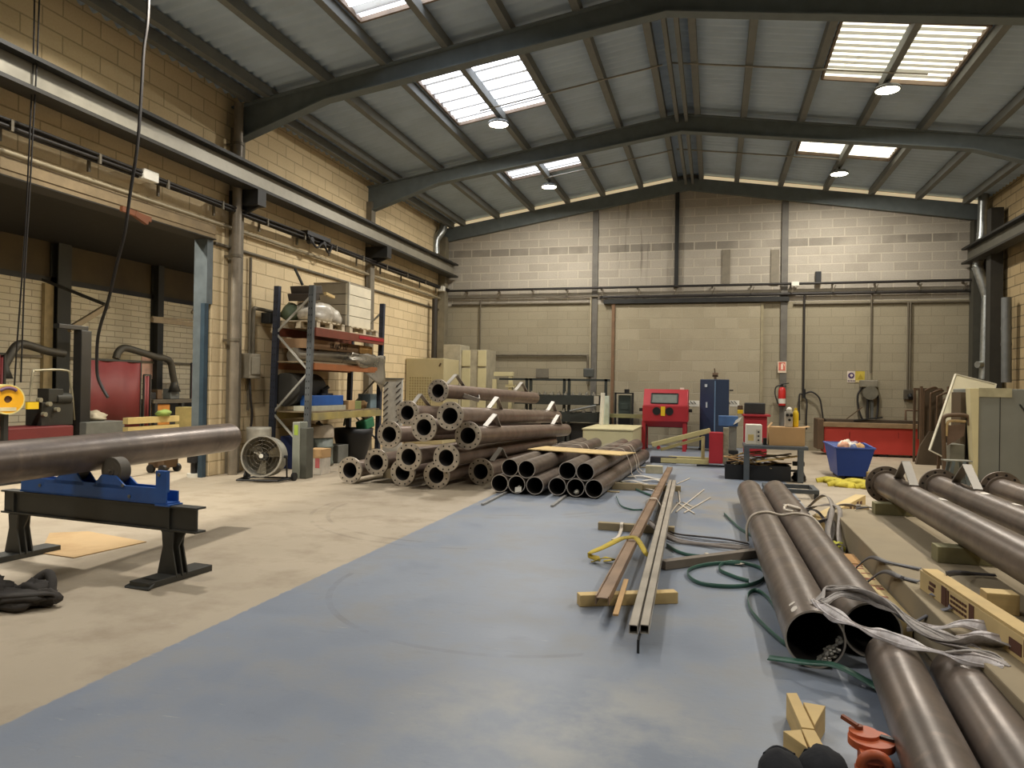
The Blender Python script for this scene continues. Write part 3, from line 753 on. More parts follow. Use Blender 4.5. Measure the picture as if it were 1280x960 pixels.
bo.build('bolts', GREYST, t)

# cardboard and cloth heap
q = [FL(50, 692), FL(92, 698), FL(183, 678), FL(110, 665), FL(62, 667)]
for p in q: p.z = .001
tag(MB().prism(q, (0, 0, .006)).build('cardboard_sheet', CARD2), 'flat sheet of stained cardboard on the floor under the beam stand', 'cardboard')
cl = MB()
c0 = FL(20, 758)
cl.blob(c0 + V((-.12, 0, .045)), (.33, .17, .05), 3, .35, 2.2, 14, 26, .25)
cl.blob(c0 + V((.02, .10, .075)), (.10, .07, .055), 9, .4, 2.4, 12, 18, .1)
cl.blob(c0 + V((-.24, .02, .08)), (.16, .10, .06), 5, .4, 2.6, 12, 18, .1)
cl.blob(c0 + V((.16, .05, .05)), (.09, .05, .045), 12, .4, 2.6, 12, 18, .05)
cl.tube(smooth_path([c0 + V((-.02, .12, .10)), c0 + V((.03, .17, .15)), c0 + V((.09, .15, .12)), c0 + V((.13, .11, .06))]), .028, 10)
cl.ribbon(smooth_path([c0 + V((-.25, -.13, .06)), c0 + V((-.05, -.12, .085)), c0 + V((.12, -.03, .085)), c0 + V((.22, .05, .08)), c0 + V((.24, .06, .03))]), .07, .012)
tag(cl.build('cloth_heap', CLOTH), 'crumpled dark grey work clothes lying on the bare concrete', 'clothes')

# flanged pipe stack
OD, PD = .355, .225
FG = 'flanged pipes of the stack'
ST = [ # mouth centre, turn, length, brackets, label, far flange
 ((-4.630, 8.767, 0.178), 5, 4.2, (), 'flanged pipe on the floor at the outer left end of the stack', False),
 ((-4.315, 8.903, 0.284), 5, 4.1, (), 'flanged pipe second from the left along the foot of the stack', False),
 ((-3.889, 8.799, 0.178), 5, 4.3, (), 'flanged pipe low in the stack, third mouth from the left along the floor', False),
 ((-3.386, 8.709, 0.178), 5, 4.3, (), 'lowest flanged pipe in the middle of the stack, half covered above', False),
 ((-2.983, 9.292, 0.180), 5, 3.9, ((.6, 80),), 'flanged pipe on the floor beside the bare pipes', False),
 ((-4.082, 8.788, 0.667), 5, 4.2, (), 'flanged pipe on the left shoulder of the stack at mid height', False),
 ((-3.684, 8.515, 0.414), 5, 4.4, (), 'flanged pipe in the second layer, left one of two', False),
 ((-3.220, 8.615, 0.412), 5, 4.4, (), 'flanged pipe in the second layer, right one of two', False),
 ((-4.245, 9.738, 0.920), 5, 3.4, ((.42, 95),), 'flanged pipe high on the left, set back under the top one', False),
 ((-3.527, 8.618, 0.785), 5, 4.4, (), 'flanged pipe in the third layer in front of the set back one', False),
 ((-3.161, 8.566, 0.940), 3.0, 5.1, ((1.6, 82), (4.7, 82)), 'flanged pipe directly below the topmost one', False),
 ((-2.991, 8.767, 0.690), 3.6, 4.8, ((.8, 78), (4.1, 82)), 'flanged pipe on the right shoulder of the stack with two bright saddles', False),
 ((-4.064, 10.468, 1.239), 8.5, 3.9, ((.55, 90), (3.2, 88), (.9, -25)), 'topmost flanged pipe crowning the stack', False),
]
for p0, turn, ln, bk, lb, fr_ in ST:
    p0 = V(p0); a = math.radians(turn)
    dz = -.034 if p0.z > .5 else (-.016 if p0.z > .3 else 0)
    pipe('flanged_pipe', p0, p0 + V((math.sin(a), math.cos(a), dz)) * ln, PD, lb, FG, OD, None, None, bk, PIPER, far=fr_)
tag(MB().box(-4.5, -4.1, 9.5, 9.6, 0, .17).build('timber_bearer', WOODG, bevel=.004), 'timber bearer under the second pipe along the foot of the flanged stack', 'timber')

# bare pipe stack
BD = .219
BG = 'bare steel pipes of the low stack'
BS = [(624.8, 604, 'bare pipe bottom row left, touching the flanged stack'), (646, 606.4, 'bare pipe bottom row second from left with a paper tag below'), (669.7, 607.2, 'bare pipe bottom row third from left'),
      (695.6, 608.3, 'bare pipe bottom row fourth from left'), (719, 610.3, 'bare pipe bottom row fifth from left with a pale blob in its mouth'), (742.5, 611.6, 'bare pipe bottom row at the right end')]
xs = []
for k, (px, py, lb) in enumerate(BS):
    p = PY(px, py, 8.62 + (.05 if k < 3 else 0)); xs.append(p.x)
for k in range(1, 6): xs[k] = max(xs[k], xs[k - 1] + BD + .003)
ZB = .014
ends = []
for k, (px, py, lb) in enumerate(BS):
    y0 = 8.66 - .02 * (k % 3); ln = 4.45 if k < 3 else 4.75
    p0 = V((xs[k], y0, ZB + BD / 2)); p1 = p0 + V((.03 * ln, ln, 0))
    pipe('bare_pipe', p0, p1, BD, lb, BG)
for (i, j, lb, y0, ln) in ((0, 1, 'bare pipe upper row, first from the left', 8.72, 4.4), (1, 2, 'bare pipe upper row, second from the left', 8.66, 4.55), (3, 4, 'bare pipe upper row, third from the left', 8.70, 4.5), (4, 5, 'bare pipe upper row, at the right under the board', 8.64, 4.6)):
    xm = (xs[i] + xs[j]) / 2; hz = math.sqrt(max(.001, (BD + .002) ** 2 - ((xs[j] - xs[i]) / 2) ** 2))
    p0 = V((xm, y0, ZB + BD / 2 + hz)); pipe('bare_pipe', p0, p0 + V((.03 * ln, ln, 0)), BD, lb, BG)
for k, y in enumerate((9.3, 12.4)):
    for a, b, s in ((xs[0] - .2, xs[2] + .16, 'left'), (xs[3] - .14, xs[5] + .2, 'right')):
        dx = .03 * (y - 8.66)
        tag(MB().box(a + dx, b + dx, y - .04, y + .04, 0, ZB - .001).build('timber_bearer', WOODG, bevel=.004), 'timber bearer under the %s half of the bare pipes, %s one' % (s, ['nearer', 'farther'][k]), 'timber')
# board on top
zt = ZB + BD + hz + .012
qb = [V((-2.52, 10.0, zt)), V((-1.18, 9.6, zt)), V((-1.02, 10.1, zt)), V((-2.4, 10.62, zt))]
tag(MB().prism(qb, (0, 0, .012)).build('plywood_board', WOOD), 'thin pale board lying across the bare pipes', 'board')
# tie bands
def band(name, x, y, pts, m, label, w=.018):
    tag(MB().ribbon(pts, w, .004, V((0, 1, .1))).build(name, m), label, 'tie')
ztop = ZB + BD + hz
def over(xa, xb, y, dz=.0):
    dx = .03 * (y - 8.66)
    return smooth_path([(xa + dx - .02, y - .05, ZB + .02), (xa + dx - .012, y, ZB + BD * .8), (xa + dx + .10, y + .02, ztop - .04 + dz), (xa + dx + .2, y + .03, ztop + .008 + dz), (xb + dx - .2, y + .03, ztop + .008 + dz), (xb + dx - .09, y + .02, ztop - .03 + dz), (xb + dx + .006, y, ZB + BD * .75), (xb + dx + .03, y - .06, ZB + .05), (xb + dx + .10, y - .12, .01)], 5)
tag(MB().ribbon(over(xs[3] - BD / 2, xs[5] + BD / 2, 10.9), .03, .004, V((0, 1, 0))).build('tie_band', WTIE), 'pale tie band round the right bare pipes, nearer one', 'tie')
tag(MB().ribbon(over(xs[3] - BD / 2, xs[5] + BD / 2, 11.5), .03, .004, V((0, 1, 0))).build('tie_band', WTIE), 'pale tie band round the right bare pipes, middle one', 'tie')
tag(MB().ribbon(over(xs[3] - BD / 2, xs[5] + BD / 2, 11.75), .03, .004, V((0, 1, 0))).build('tie_band', WTIE), 'pale tie band round the right bare pipes, farthest one', 'tie')
tag(MB().ribbon(over(xs[0] - BD / 2, xs[2] + BD / 2, 11.3), .025, .004, V((0, 1, 0))).build('tie_band', WTIE), 'pale tie band round the left bare pipes, nearer one', 'tie')
tag(MB().ribbon(over(xs[0] - BD / 2, xs[2] + BD / 2, 11.7), .025, .004, V((0, 1, 0))).build('tie_band', WTIE), 'pale tie band round the left bare pipes, farther one', 'tie')
p = PY(646, 619, 8.5); tag(MB().obox(V((p.x, 8.56, .075)), (.04, 0, .006), (0, .004, .03), (0, .0015, 0)).obox(V((p.x, 8.6, .11)), (.003, 0, 0), (0, .05, .0), (0, 0, .003)).build('paper_tag', WHITE), 'small white paper tag hanging below a bare pipe', 'tag')
p = V((xs[4] + .0, 8.72, ZB + .045)); tag(MB().blob(p, (.03, .03, .03), 4, .3).build('paper_ball', WHITE), 'pale scrap lying inside a bare pipe mouth', 'scrap')
# pale strips painting the lit floor left between the pipe shadows
for px, py, qx, qy, lb in ((603, 632, 640, 613, 'left'), (690, 634, 712, 617, 'right')):
    a, b = FL(px, py), FL(qx, qy)
    tag(MB().bar(a + V((0, 0, .012)), b + V((0, 0, .012)), .032, .022).build('flat_batten', mat('pale_batten', (140, 138, 134), .7)), 'pale strip painting lit floor between shadows by the bare pipes, %s one' % lb, 'batten')

# right hand pair on the blue floor and the nearer pair
RD = .273
f1a, f1b = V((.475, 3.72, RD / 2)), V((.41, 8.95, RD / 2))
tp_ = pipe('long_pipe', f1a, f1b, RD, 'long brown pipe with an open mouth on the blue floor, left of the middle pair')
paint(tp_, f1a, f1b, RD, .10, 128, .07, 14); paint(tp_, f1a, f1b, RD, .19, 128, .03, 14)
pipe('long_pipe', V((.765, 3.95, RD / 2)), V((.70, 9.05, RD / 2)), RD, 'long brown pipe right of the middle pair, mouth under the grey sling')
nd = V((.077, 1, 0)).normalized(); ND = .219
n1 = V((.79, 3.66, ND / 2)); pipe('long_pipe', n1, n1 - nd * 2.9, ND, 'nearest pipe, left one running out at the bottom right corner')
n2 = V((1.035 - .0, 3.55, ND / 2)); n2 = V((1.02, 3.52, ND / 2)); pipe('long_pipe', n2, n2 - nd * 2.9, ND, 'nearest pipe, right one beside the concrete slab')
# rope round middle pair
for k, (y, z) in enumerate(((6.55, 0),)):
    pts = smooth_path([(.29, y - .02, .03), (.285, y - .01, .16), (.33, y, .25), (.44, y + .02, .282), (.56, y + .03, .262), (.68, y + .03, .282), (.80, y - .02, .262), (.87, y - .1, .17), (.90, y - .16, .05)], 6)
    tag(MB().tube(pts, .011, 8).build('tie_rope', WTIE), 'white rope tied round the middle pipe pair', 'rope')
tag(MB().tube(smooth_path([(.62, 7.0, .285), (.66, 6.85, .30), (.73, 6.8, .29), (.70, 6.95, .285), (.63, 6.9, .30), (.60, 6.75, .285), (.66, 6.62, .29)], 6), .012, 8).build('rope_knot', WTIE), 'loose white rope end knotted on the right middle pipe', 'rope')
# pipe mouth grit
gr = MB()
for k in range(150):
    th_ = math.radians(random.uniform(-82, -2)); rr = RD / 2 - .012 - random.uniform(0, .04) * math.sin(min(1, max(0, (th_ + 1.43) / 1.4)) * PI)
    s_ = random.uniform(.005, .011)
    gr.blob((f1a.x + rr * math.cos(th_), f1a.y + random.uniform(.006, .10), RD / 2 + rr * math.sin(th_) + .003), (s_, s_, s_ * .7), k, .4, 2, 5, 7)
tag(gr.build('swarf', mat('swarf_grey', (172, 168, 158), .5)), 'grey swarf lying in the mouth of the middle left pipe', 'swarf', None, 'stuff')

# concrete slab
SZ = .25
SLABM = mat('slab_concrete', (150, 136, 110), .85, 0, .1, 2, dirt=(120, 104, 78), dirtamt=.35, bump=.1)
st(MB().box(1.035, XR_, 1.5, 7.25, 0, SZ).build('floor_slab', SLABM, bevel=.008, solid='world'), 'raised concrete slab along the right side of the hall', 'slab')

# flanged pipes on the slab
PG = 'flanged pipes on the raised slab'
PZ = SZ + .21
for x, y, lb, bk in ((1.545, 7.5, 'flanged pipe nearest the edge of the raised slab', ((.75, 90), (.30, 205), (5.2, 90), (3.6, 205))), (1.97, 7.42, 'middle flanged pipe on the raised slab', ((.75, 90), (5.2, 90))), (2.45, 7.4, 'flanged pipe farthest to the right on the slab', ((1.2, 90),))):
    tp_ = pipe('slab_pipe', (x, y, PZ), (x - .0, y - 5.6, PZ), .219, lb, PG, .34, mat('flange_dull', (116, 104, 92), .5, .3, .2, 12), mat('bracket_dull', (140, 134, 124), .55, .2, .12), bk, PIPE)
    for dd, an in (((1.75, 95),) if x < 1.6 else ((1.2, 85), (1.75, 95)) if x < 2 else ()): paint(tp_, (x, y, PZ), (x, y - 5.6, PZ), .219, dd, an, .12, 26)
CHK = mat('greenish_timber', (132, 126, 92), .85, 0, .15)
for k, y in enumerate((7.05, 5.2, 3.0)):
    tag(MB().box(1.36, 2.72, y - .07, y + .07, SZ, PZ - .1105).build('timber_bearer', CHK, bevel=.004), 'timber bearer on the slab under the flanged pipes, %s one' % ['farthest', 'middle', 'nearest'][k], 'timber')
CT = MB().prism([(1.28, 3.35, SZ), (1.62, 3.35, SZ), (1.62, 3.35, SZ + .03), (1.45, 3.35, SZ + .10), (1.28, 3.35, SZ + .03)], (0, .1, 0))
o = MB().obox((1.40, 3.72, SZ + .09), (.012, 0, .0), (0, .07, 0), (0, 0, .09)).obox((1.40, 3.72, SZ + .19), (.03, 0, 0), (0, .075, 0), (0, 0, .012)).obox((1.42, 3.72, SZ + .012), (.05, 0, 0), (0, .07, 0), (0, 0, .012)).build('steel_stop', DARK, bevel=.004)
tag(o, 'dark steel stop plate standing on the slab at the right picture edge', 'bracket')
tag(MB().box(1.28, 1.42, 4.02, 4.12, SZ, SZ + .1).build('wood_block', WOOD, bevel=.004), 'small pine block on the slab behind the dark stop plate', 'wood block')
# white paint marks on the slab pipes are left to the material
# printed timber on the slab
PRT = mat('printed_pine', (206, 182, 130), .8, 0, .1, 3)
INK = mat('ink_brown', (88, 54, 40), .8, 0, .2)
t = thing('printed_timber', (1.13, 3.6, SZ), 'pine timber with dark printed marks lying on the slab edge', 'timber')
tp, tq = V((1.085, 4.42, SZ)), V((1.22, 2.85, SZ))
ta = (tq - tp).normalized(); tn = V((ta.y, -ta.x, 0)); tn = tn if tn.x < 0 else -tn   # side facing the lane
MB().bar(tp + V((0, 0, .05)) - tn * .03, tq + V((0, 0, .05)) - tn * .03, .055, .10, up=V((0, 0, 1))).build('plank', PRT, t, bevel=.003)
MB().bar(tp + V((0, 0, .107)) - tn * .045 + ta * .02, tq + V((0, 0, .107)) - tn * .045, .075, .012, up=V((0, 0, 1))).build('top_board', WOOD, t)
for d0, d1, zz0, zz1 in ((.30, .36, .005, .095), (.37, .39, .01, .09), (.62, .67, .004, .096), (1.0, 1.10, .02, .07), (.13, .2, .03, .05), (.14, .22, .06, .075), (1.12, 1.16, .03, .095)):
    MB().obox(tp + ta * (d0 + d1) / 2 + tn * -.0015 + V((0, 0, (zz0 + zz1) / 2)), ta * (d1 - d0) / 2, tn * .0022, V((0, 0, (zz1 - zz0) / 2))).build('printed_mark', INK, t)
mk = MB()
for k in range(6):
    for j in range(3): mk.obox(tp + ta * (.42 + k * .032) + tn * -.0015 + V((0, 0, .025 + j * .024)), ta * .011, tn * .0022, V((0, 0, .006)))
mk.build('lettering', INK, t)
# printed flat timber beside the slab on the floor
t = thing('printed_timber', (.95, 5.1, 0), 'pine timber with stamped face lying between the pipes and the slab', 'timber')
tp, tq = V((.955, 5.85, 0)), V((.985, 4.3, 0))
ta = (tq - tp).normalized(); tn = V((-ta.y, ta.x, 0))
MB().bar(tp + V((0, 0, .06)), tq + V((0, 0, .06)), .085, .12, up=V((0, 0, 1))).build('plank', PRT, t, bevel=.004)
for k, (d0, d1, w0, w1) in enumerate(((.36, .40, -.03, .03), (.44, .47, -.035, .02), (.58, .60, -.02, .035), (.72, .76, -.03, .03), (.9, .92, -.035, .035), (.95, 1.0, -.01, .03), (1.15, 1.18, -.03, .01))):
    MB().obox(tp + ta * (d0 + d1) / 2 + tn * (w0 + w1) / 2 + V((0, 0, .121)), ta * (d1 - d0) / 2, tn * (w1 - w0) / 2, V((0, 0, .0012))).build('printed_mark', mat('ink_red', (150, 96, 72), .8), t)
MB().bar(tp + ta * .02 + V((0, 0, .124)), tp + ta * .34 + V((0, 0, .124)), .08, .006, up=V((0, 0, 1))).build('end_stain', mat('stained_pine', (176, 132, 76), .8), t)

# printed beam farther back across the floor/slab
def timber(a, b, w, h, z, label, m=WOOD, nm='timber', lift=0):
    a, b = V(a), V(b); a.z = b.z = z + h / 2
    return tag(MB().bar(a, b, w, h, up=V((0, 0, 1))).build(nm, m, bevel=.004), label, 'timber')
a, b = FL(1008, 650, .0), V((1.34, 8.75, 0)); timber((.95, 7.36, 0), (1.62, 9.1, 0), .11, .15, 0, 'pale printed timber on the floor beyond the end of the middle pipes', PRT)
pta, ptb = V((.95, 7.36, 0)), V((1.62, 9.1, 0)); pax = (ptb - pta).normalized(); pn = V((pax.y, -pax.x, 0))
ft_ = bpy.data.objects[[o.name for o in bpy.data.objects if o.get('label') == 'pale printed timber on the floor beyond the end of the middle pipes'][0]]
for k in range(9):
    c_ = pta + pax * (.25 + .17 * k) + pn * .056 + V((0, 0, .075))
    MB().obox(c_, pax * (.05 if k % 3 else .025), pn * .0015, V((0, 0, .05 if k % 2 else .035))).build('printed_mark', INK, ft_)
tag(MB().box(1.40, 1.62, 8.6, 8.72, 0, .09).build('wood_block', WOODG, bevel=.004), 'stub of wood on the floor in front of the blue skip', 'wood block')
tag(MB().prism([(.84, 7.22, 0), (1.0, 7.3, 0), (.9, 7.4, 0)], (0, 0, .13)).build('wood_wedge', WOOD), 'pale wedge of wood beside the dark cable bundle', 'wedge')

# ------------------------------------------------------------------ bars on timbers in the lane
timber((-.77, 4.36, 0), (-.21, 4.62, 0), .075, .07, 0, 'pine timber under the near ends of the long bars')
timber((-1.02, 6.78, 0), (-.33, 6.78, 0), .07, .07, 0, 'weathered timber under the middle of the long bars', WOODG)
timber((-1.0, 9.65, 0), (-.4, 9.7, 0), .07, .07, 0, 'weathered timber under the far ends of the long bars', WOODG)
t = thing('channel_bar', (-.6, 7.5, .07), 'long brown channel bar lying on the timbers', 'steel bar')
p0, p1 = V((-.60, 4.17, .072)), V((-.645, 11.6, .072)); ax = (p1 - p0).normalized(); sd = V((ax.y, -ax.x, 0))
m = MB()
for s in (1, -1): m.bar(p0 + sd * s * .036 + V((0, 0, .025)), p1 + sd * s * .036 + V((0, 0, .025)), .006, .05, up=V((0, 0, 1)))
m.bar(p0 + V((0, 0, .038)), p1 + V((0, 0, .038)), .072, .006, up=V((0, 0, 1)))
m.build('channel', mat('rusty_bar', (150, 124, 100), .45, .35, .16, 5, dirt=(104, 82, 66), dirtamt=.5), t)
BARM = mat('drawn_bar', (190, 182, 168), .35, .35, .15, 6)
for k, (x, y0, y1, lb) in enumerate(((-.375, 3.72, 9.9, 'square steel tube on the timbers, left of the two bundled'), (-.322, 3.74, 9.9, 'square steel tube on the timbers, right of the two bundled'))):
    p0, p1 = V((x, y0, .072 + .024)), V((x - .17, y1, .072 + .024))
    m = MB(); ax = (p1 - p0).normalized(); sd = V((ax.y, -ax.x, 0)); z = V((0, 0, 1))
    for s in (1, -1):
        m.bar(p0 + sd * s * .021, p1 + sd * s * .021, .004, .046, up=z); m.bar(p0 + z * s * .021, p1 + z * s * .021, .046, .004, up=z)
    o = m.build('square_tube', BARM); tag(o, lb, 'steel bar')
tag(MB().bar((-.50, 3.99, .077), (-.53, 4.75, .077), .03, .01).build('wood_lath', CARD), 'thin brown lath between the long bars at their near end', 'lath')
tag(MB().bar((-.345, 3.66, .06), (-.345, 3.80, .068), .012, .012).bar((-.345, 3.665, .0), (-.345, 3.665, .06), .012, .012).build('hook_rod', DARK), 'dark hooked rod end under the square tubes', 'rod')
# yellow strap round the channel
pts = smooth_path([(-.82, 5.55, .012), (-.90, 5.5, .05), (-.80, 5.62, .09), (-.70, 5.78, .125), (-.64, 5.82, .136), (-.58, 5.82, .136), (-.53, 5.74, .10), (-.48, 5.66, .05), (-.44, 5.7, .03), (-.40, 5.8, .02)], 6)
tag(MB().ribbon(pts, .05, .006, V((.2, 1, .25))).ribbon(smooth_path([(-.86, 5.46, .008), (-.76, 5.40, .06), (-.70, 5.48, .03), (-.78, 5.5, .012)]), .045, .006).build('yellow_sling', mat('dirty_yellow', (196, 172, 66), .8, 0, .15, 12, dirt=(60, 54, 30), dirtamt=.6)), 'dirty yellow sling looped round the channel bar', 'sling')
tag(MB().ribbon(smooth_path([(-.70, 8.05, .02), (-.69, 8.05, .1), (-.65, 8.05, .13), (-.59, 8.05, .13), (-.56, 8.05, .09), (-.5, 8.0, .01)], 5), .05, .004, V((0, 1, 0))).build('tie_band', WTIE), 'pale tie band round the channel bar', 'tie')
tag(MB().ribbon(smooth_path([(-.80, 6.80, .0755), (-.80, 6.78, .077), (-.80, 6.72, .073), (-.80, 6.70, .03), (-.80, 6.5, .004), (-.83, 6.35, .004)], 5), .03, .003, V((1, 0, 0))).build('tie_band', WTIE), 'pale tie strap over the weathered timber', 'tie')
# grey cable bundle between bars and pipes
for k in range(4):
    o_ = (k - 1.5) * 3.2
    pts = smooth_path([FL(812, 652 + o_ * .4, .10), FL(826, 662 + o_ * .7, .05), FL(846, 672 + o_, .02), FL(876, 677 + o_ * (.6 if k % 2 else 1.3), .022), FL(908, 679 + o_, .03), FL(936, 683 + o_ * .7, .025)], 6)
    tag(MB().ribbon(pts, .035, .006, V((.3, 1, .4 * (k - 1.5)))).build('flat_sling', mat('sling_dark', (112, 104, 98), .8, 0, .2, 14)), ['flat grey sling lying nearest in the bundle between bars and pipes', 'second flat grey sling of the bundle between bars and pipes', 'third flat grey sling of the bundle between bars and pipes', 'farthest flat grey sling of the bundle between bars and pipes'][k], 'sling', 'flat slings between bars and pipes')
tag(MB().ribbon(smooth_path([(-.05, 6.0, .02), (.08, 5.86, .01), (.17, 5.78, .01), (.22, 5.72, .02), (.15, 5.74, .01), (.05, 5.88, .012)]), .03, .004).build('white_strap', WTIE), 'loose white strap beside the grey slings', 'strap')
a, b = FL(828, 712), FL(952, 697); tag(MB().bar(V((a.x, a.y, .035)), V((b.x - .04, b.y, .035)), .07, .06, up=V((0, 0, 1))).build('flat_timber', mat('grey_timber', (120, 110, 98), .8, 0, .15)), 'grey timber on the floor pointing at the middle pipes', 'timber')
def gst(pts, label, m=GSTRAP, w=.03, wd=V((0, 0, 1))):
    tag(MB().ribbon(smooth_path(pts, 8), w, .003, wd).build('strapping_band', m), label, 'strapping')
g = lambda px, py, z=.017: FL(px, py, z)
gst([g(833, 681), g(848, 690), g(870, 695), g(900, 696), g(925, 696)], 'green strapping curve behind the grey timber')
gst([g(925, 705), g(900, 704), g(872, 708), g(859, 716), g(872, 728), g(905, 733), g(938, 731), g(955, 722), g(950, 710), g(925, 703), g(905, 704), g(899, 712), g(918, 721), g(936, 726)], 'coiled loop of green strapping beside the middle pipes')
gst([g(905, 642), g(915, 652), g(925, 661), g(940, 670)], 'short green strapping end left of the middle pipes')
gst([g(978, 776), g(960, 748), g(945, 738), g(935, 744), g(938, 762), g(955, 782), g(975, 800), g(984, 806)], 'green strapping loop in the shade of the middle pipes')
gst([V((.27, 3.75, .018)), V((.42, 3.66, .045)), V((.55, 3.60, .065)), V((.68, 3.52, .03)), V((.74, 3.45, .006))], 'green strapping across the pipe mouth', GSTRAP, .035, V((.2, 1, .4)))
gst([g(745, 588), g(770, 600), g(800, 614), g(815, 620)], 'green strapping running under the farther bars')
gst([g(770, 620), g(776, 632), g(790, 637), g(803, 637)], 'thin green strapping arc in front of the farther timber', GSTRAP, .02)
gst([g(745, 622), g(742, 610), g(730, 600)], 'short dark strapping at the end of the bare pipes', KSTRAP, .02)
for k, pts in enumerate(([(848, 612), (850, 628)], [(845, 640), (880, 612)], [(855, 641), (888, 622)], [(846, 628), (868, 642)], [(835, 646), (850, 628), (866, 634)], [(846, 605), (862, 598)])):
    ps = [FL(x, y, .008) for x, y in pts]
    tag(MB().tube(smooth_path(ps, 4) if len(ps) > 2 else ps, .008, 6).build('tie_stick', WTIE), ['upright white tie on the floor in the lane', 'long white tie slanting across the lane floor', 'right slanting white tie on the lane floor', 'crossing white tie on the lane floor', 'bent white tie nearest the bars', 'small farthest white tie in the lane'][k], 'tie', 'loose white ties on the lane floor')
for k, (px, py, s) in enumerate(((800, 598, 1.5), (788, 604, 1.2), (817, 603, 1.3), (803, 613, 1.2))):
    c = FL(px, py); tag(MB().ribbon(smooth_path([c + V((-.12 * s, .02, .01)), c + V((0, .06 * s, .03)), c + V((.12 * s, .0, .012)), c + V((.2 * s, -.07, .008))]), .06 * s, .006).build('paper_scrap', mat('scrap_white', (196, 190, 178), .8)), ['largest white scrap', 'left white scrap', 'right white scrap', 'nearest white scrap'][k] + ' on the floor beside the bare pipes', 'scrap', 'white scraps on the floor')
a = FL(775, 612); timber((a.x - .1, a.y, 0), (a.x + .28, a.y + .03, 0), .08, .09, 0, 'weathered short timber right of the bare pipes', WOODG)
a = FL(815, 592); tag(MB().box(a.x - .1, a.x + .16, a.y, a.y + .12, 0, .12).build('wood_block', mat('pale_block', (190, 180, 150), .8), bevel=.004), 'pale block on the floor behind the white scraps', 'wood block')

# grey sling over the pipe ends
z1 = ND + .01
S1 = [(.50, 3.86, .282), (.56, 4.02, .30), (.68, 4.02, .32), (.80, 3.86, .30), (.88, 3.72, .26), (.95, 3.55, .245), (1.06, 3.42, .235), (1.14, 3.36, .235)]
S2 = [(.50, 3.86, .282), (.52, 3.74, .28), (.58, 3.64, .265), (.66, 3.58, .25), (.74, 3.52, .245), (.84, 3.42, .24), (.95, 3.36, .24), (1.02, 3.30, .25), (1.10, 3.26, .25)]
S3 = [(.56, 3.98, .31), (.66, 3.93, .335), (.78, 3.78, .32), (.88, 3.62, .27), (.98, 3.50, .25), (1.10, 3.48, .27), (1.22, 3.42, .28), (1.36, 3.36, .285)]
S4 = [(.86, 3.70, .25), (.98, 3.66, .262), (1.08, 3.66, .29), (1.18, 3.62, .285), (1.27, 3.55, .30), (1.33, 3.46, .29), (1.36, 3.36, .275), (1.45, 3.3, .275)]
sl = thing('webbing_sling', (.9, 3.6, .25), 'tangled grey webbing sling draped over the pipe ends', 'sling')
S5 = [(.52, 3.80, .29), (.62, 3.90, .315), (.74, 3.86, .315), (.84, 3.74, .29), (.94, 3.62, .25), (1.02, 3.50, .245), (1.10, 3.40, .24)]
S6 = [(1.02, 3.58, .25), (1.12, 3.52, .275), (1.24, 3.46, .28), (1.36, 3.40, .28), (1.5, 3.34, .275)]
for k, (S, w) in enumerate(((S1, .07), (S2, .06), (S3, .075), (S4, .06), (S5, .06), (S6, .06))):
    q = smooth_path(S, 8); n = len(q)
    wd = []
    for i in range(n):
        tn = (q[min(i + 1, n - 1)] - q[max(i - 1, 0)]).normalized(); sdv = tn.cross(V((0, 0, 1)))
        a_ = .55 * math.sin(i * .28 + k * 1.7) + (.5 if k in (0, 2) else -.35); wd.append(sdv * math.cos(a_) + V((0, 0, 1)) * math.sin(a_))
    m = MB().ribbon(q, [w * (1 + .15 * math.sin(i * .5 + k)) for i in range(n)], .005, wd)
    for off in (-.3, .3): m.tube([p + d.normalized() * w * off + V((0, 0, .003)) for p, d in zip(q, wd)], .0045, 5)
    m.build('strap', STRAP if k % 2 == 0 else mat('webbing_pale', (206, 200, 200), .6, 0, .2, 22, dirt=(120, 100, 84), dirtamt=.6), sl)
for k in range(5):
    p = V((1.05, 3.31, .25)); MB().ribbon(smooth_path([p + V((-.12, .07, -.005)), p + V((-.03, .03, .008 + k * .004)), p + V((.07, -.01 + (k - 2) * .02, .002))]), .02, .004).build('strap_end', STRAP, sl)
# dark straps across the slab
def dst(pts, label, w=.03, m=KSTRAP): tag(MB().ribbon(smooth_path(pts, 8), w, .004, V((.3, 1, .25))).build('dark_strap', m), label, 'strap')
s = lambda px, py, z=SZ + .02: FL(px, py, z)
dst([V((.93, 5.36, .13)), V((.99, 5.22, .235)), s(1107, 702, .262), s(1125, 706, .258), s(1150, 711, .262)], 'dark strap reaching the left end of the printed timber, farther one')
dst([V((.93, 4.98, .13)), V((.99, 4.83, .235)), s(1124, 721, .264), s(1132, 723, .26), s(1148, 727, .262)], 'dark strap on the slab edge, nearer one')
dst([s(1183, 718, SZ + .12), s(1195, 716, SZ + .06), s(1215, 717, SZ + .02), s(1245, 719, SZ + .02)], 'dark strap behind the printed timber')
dst([s(1070, 636), s(1085, 634), s(1100, 637)], 'dark strap from the slab to the first flanged pipe', .02)
dst([V((1.0, 4.15, .14)), V((1.05, 4.05, .22)), V((1.12, 4.0, .27)), V((1.15, 4.12, .275)), V((1.10, 4.25, .27))], 'grey curled strap end over the slab edge', .03, mat('strap_bluegrey', (120, 120, 128), .5))
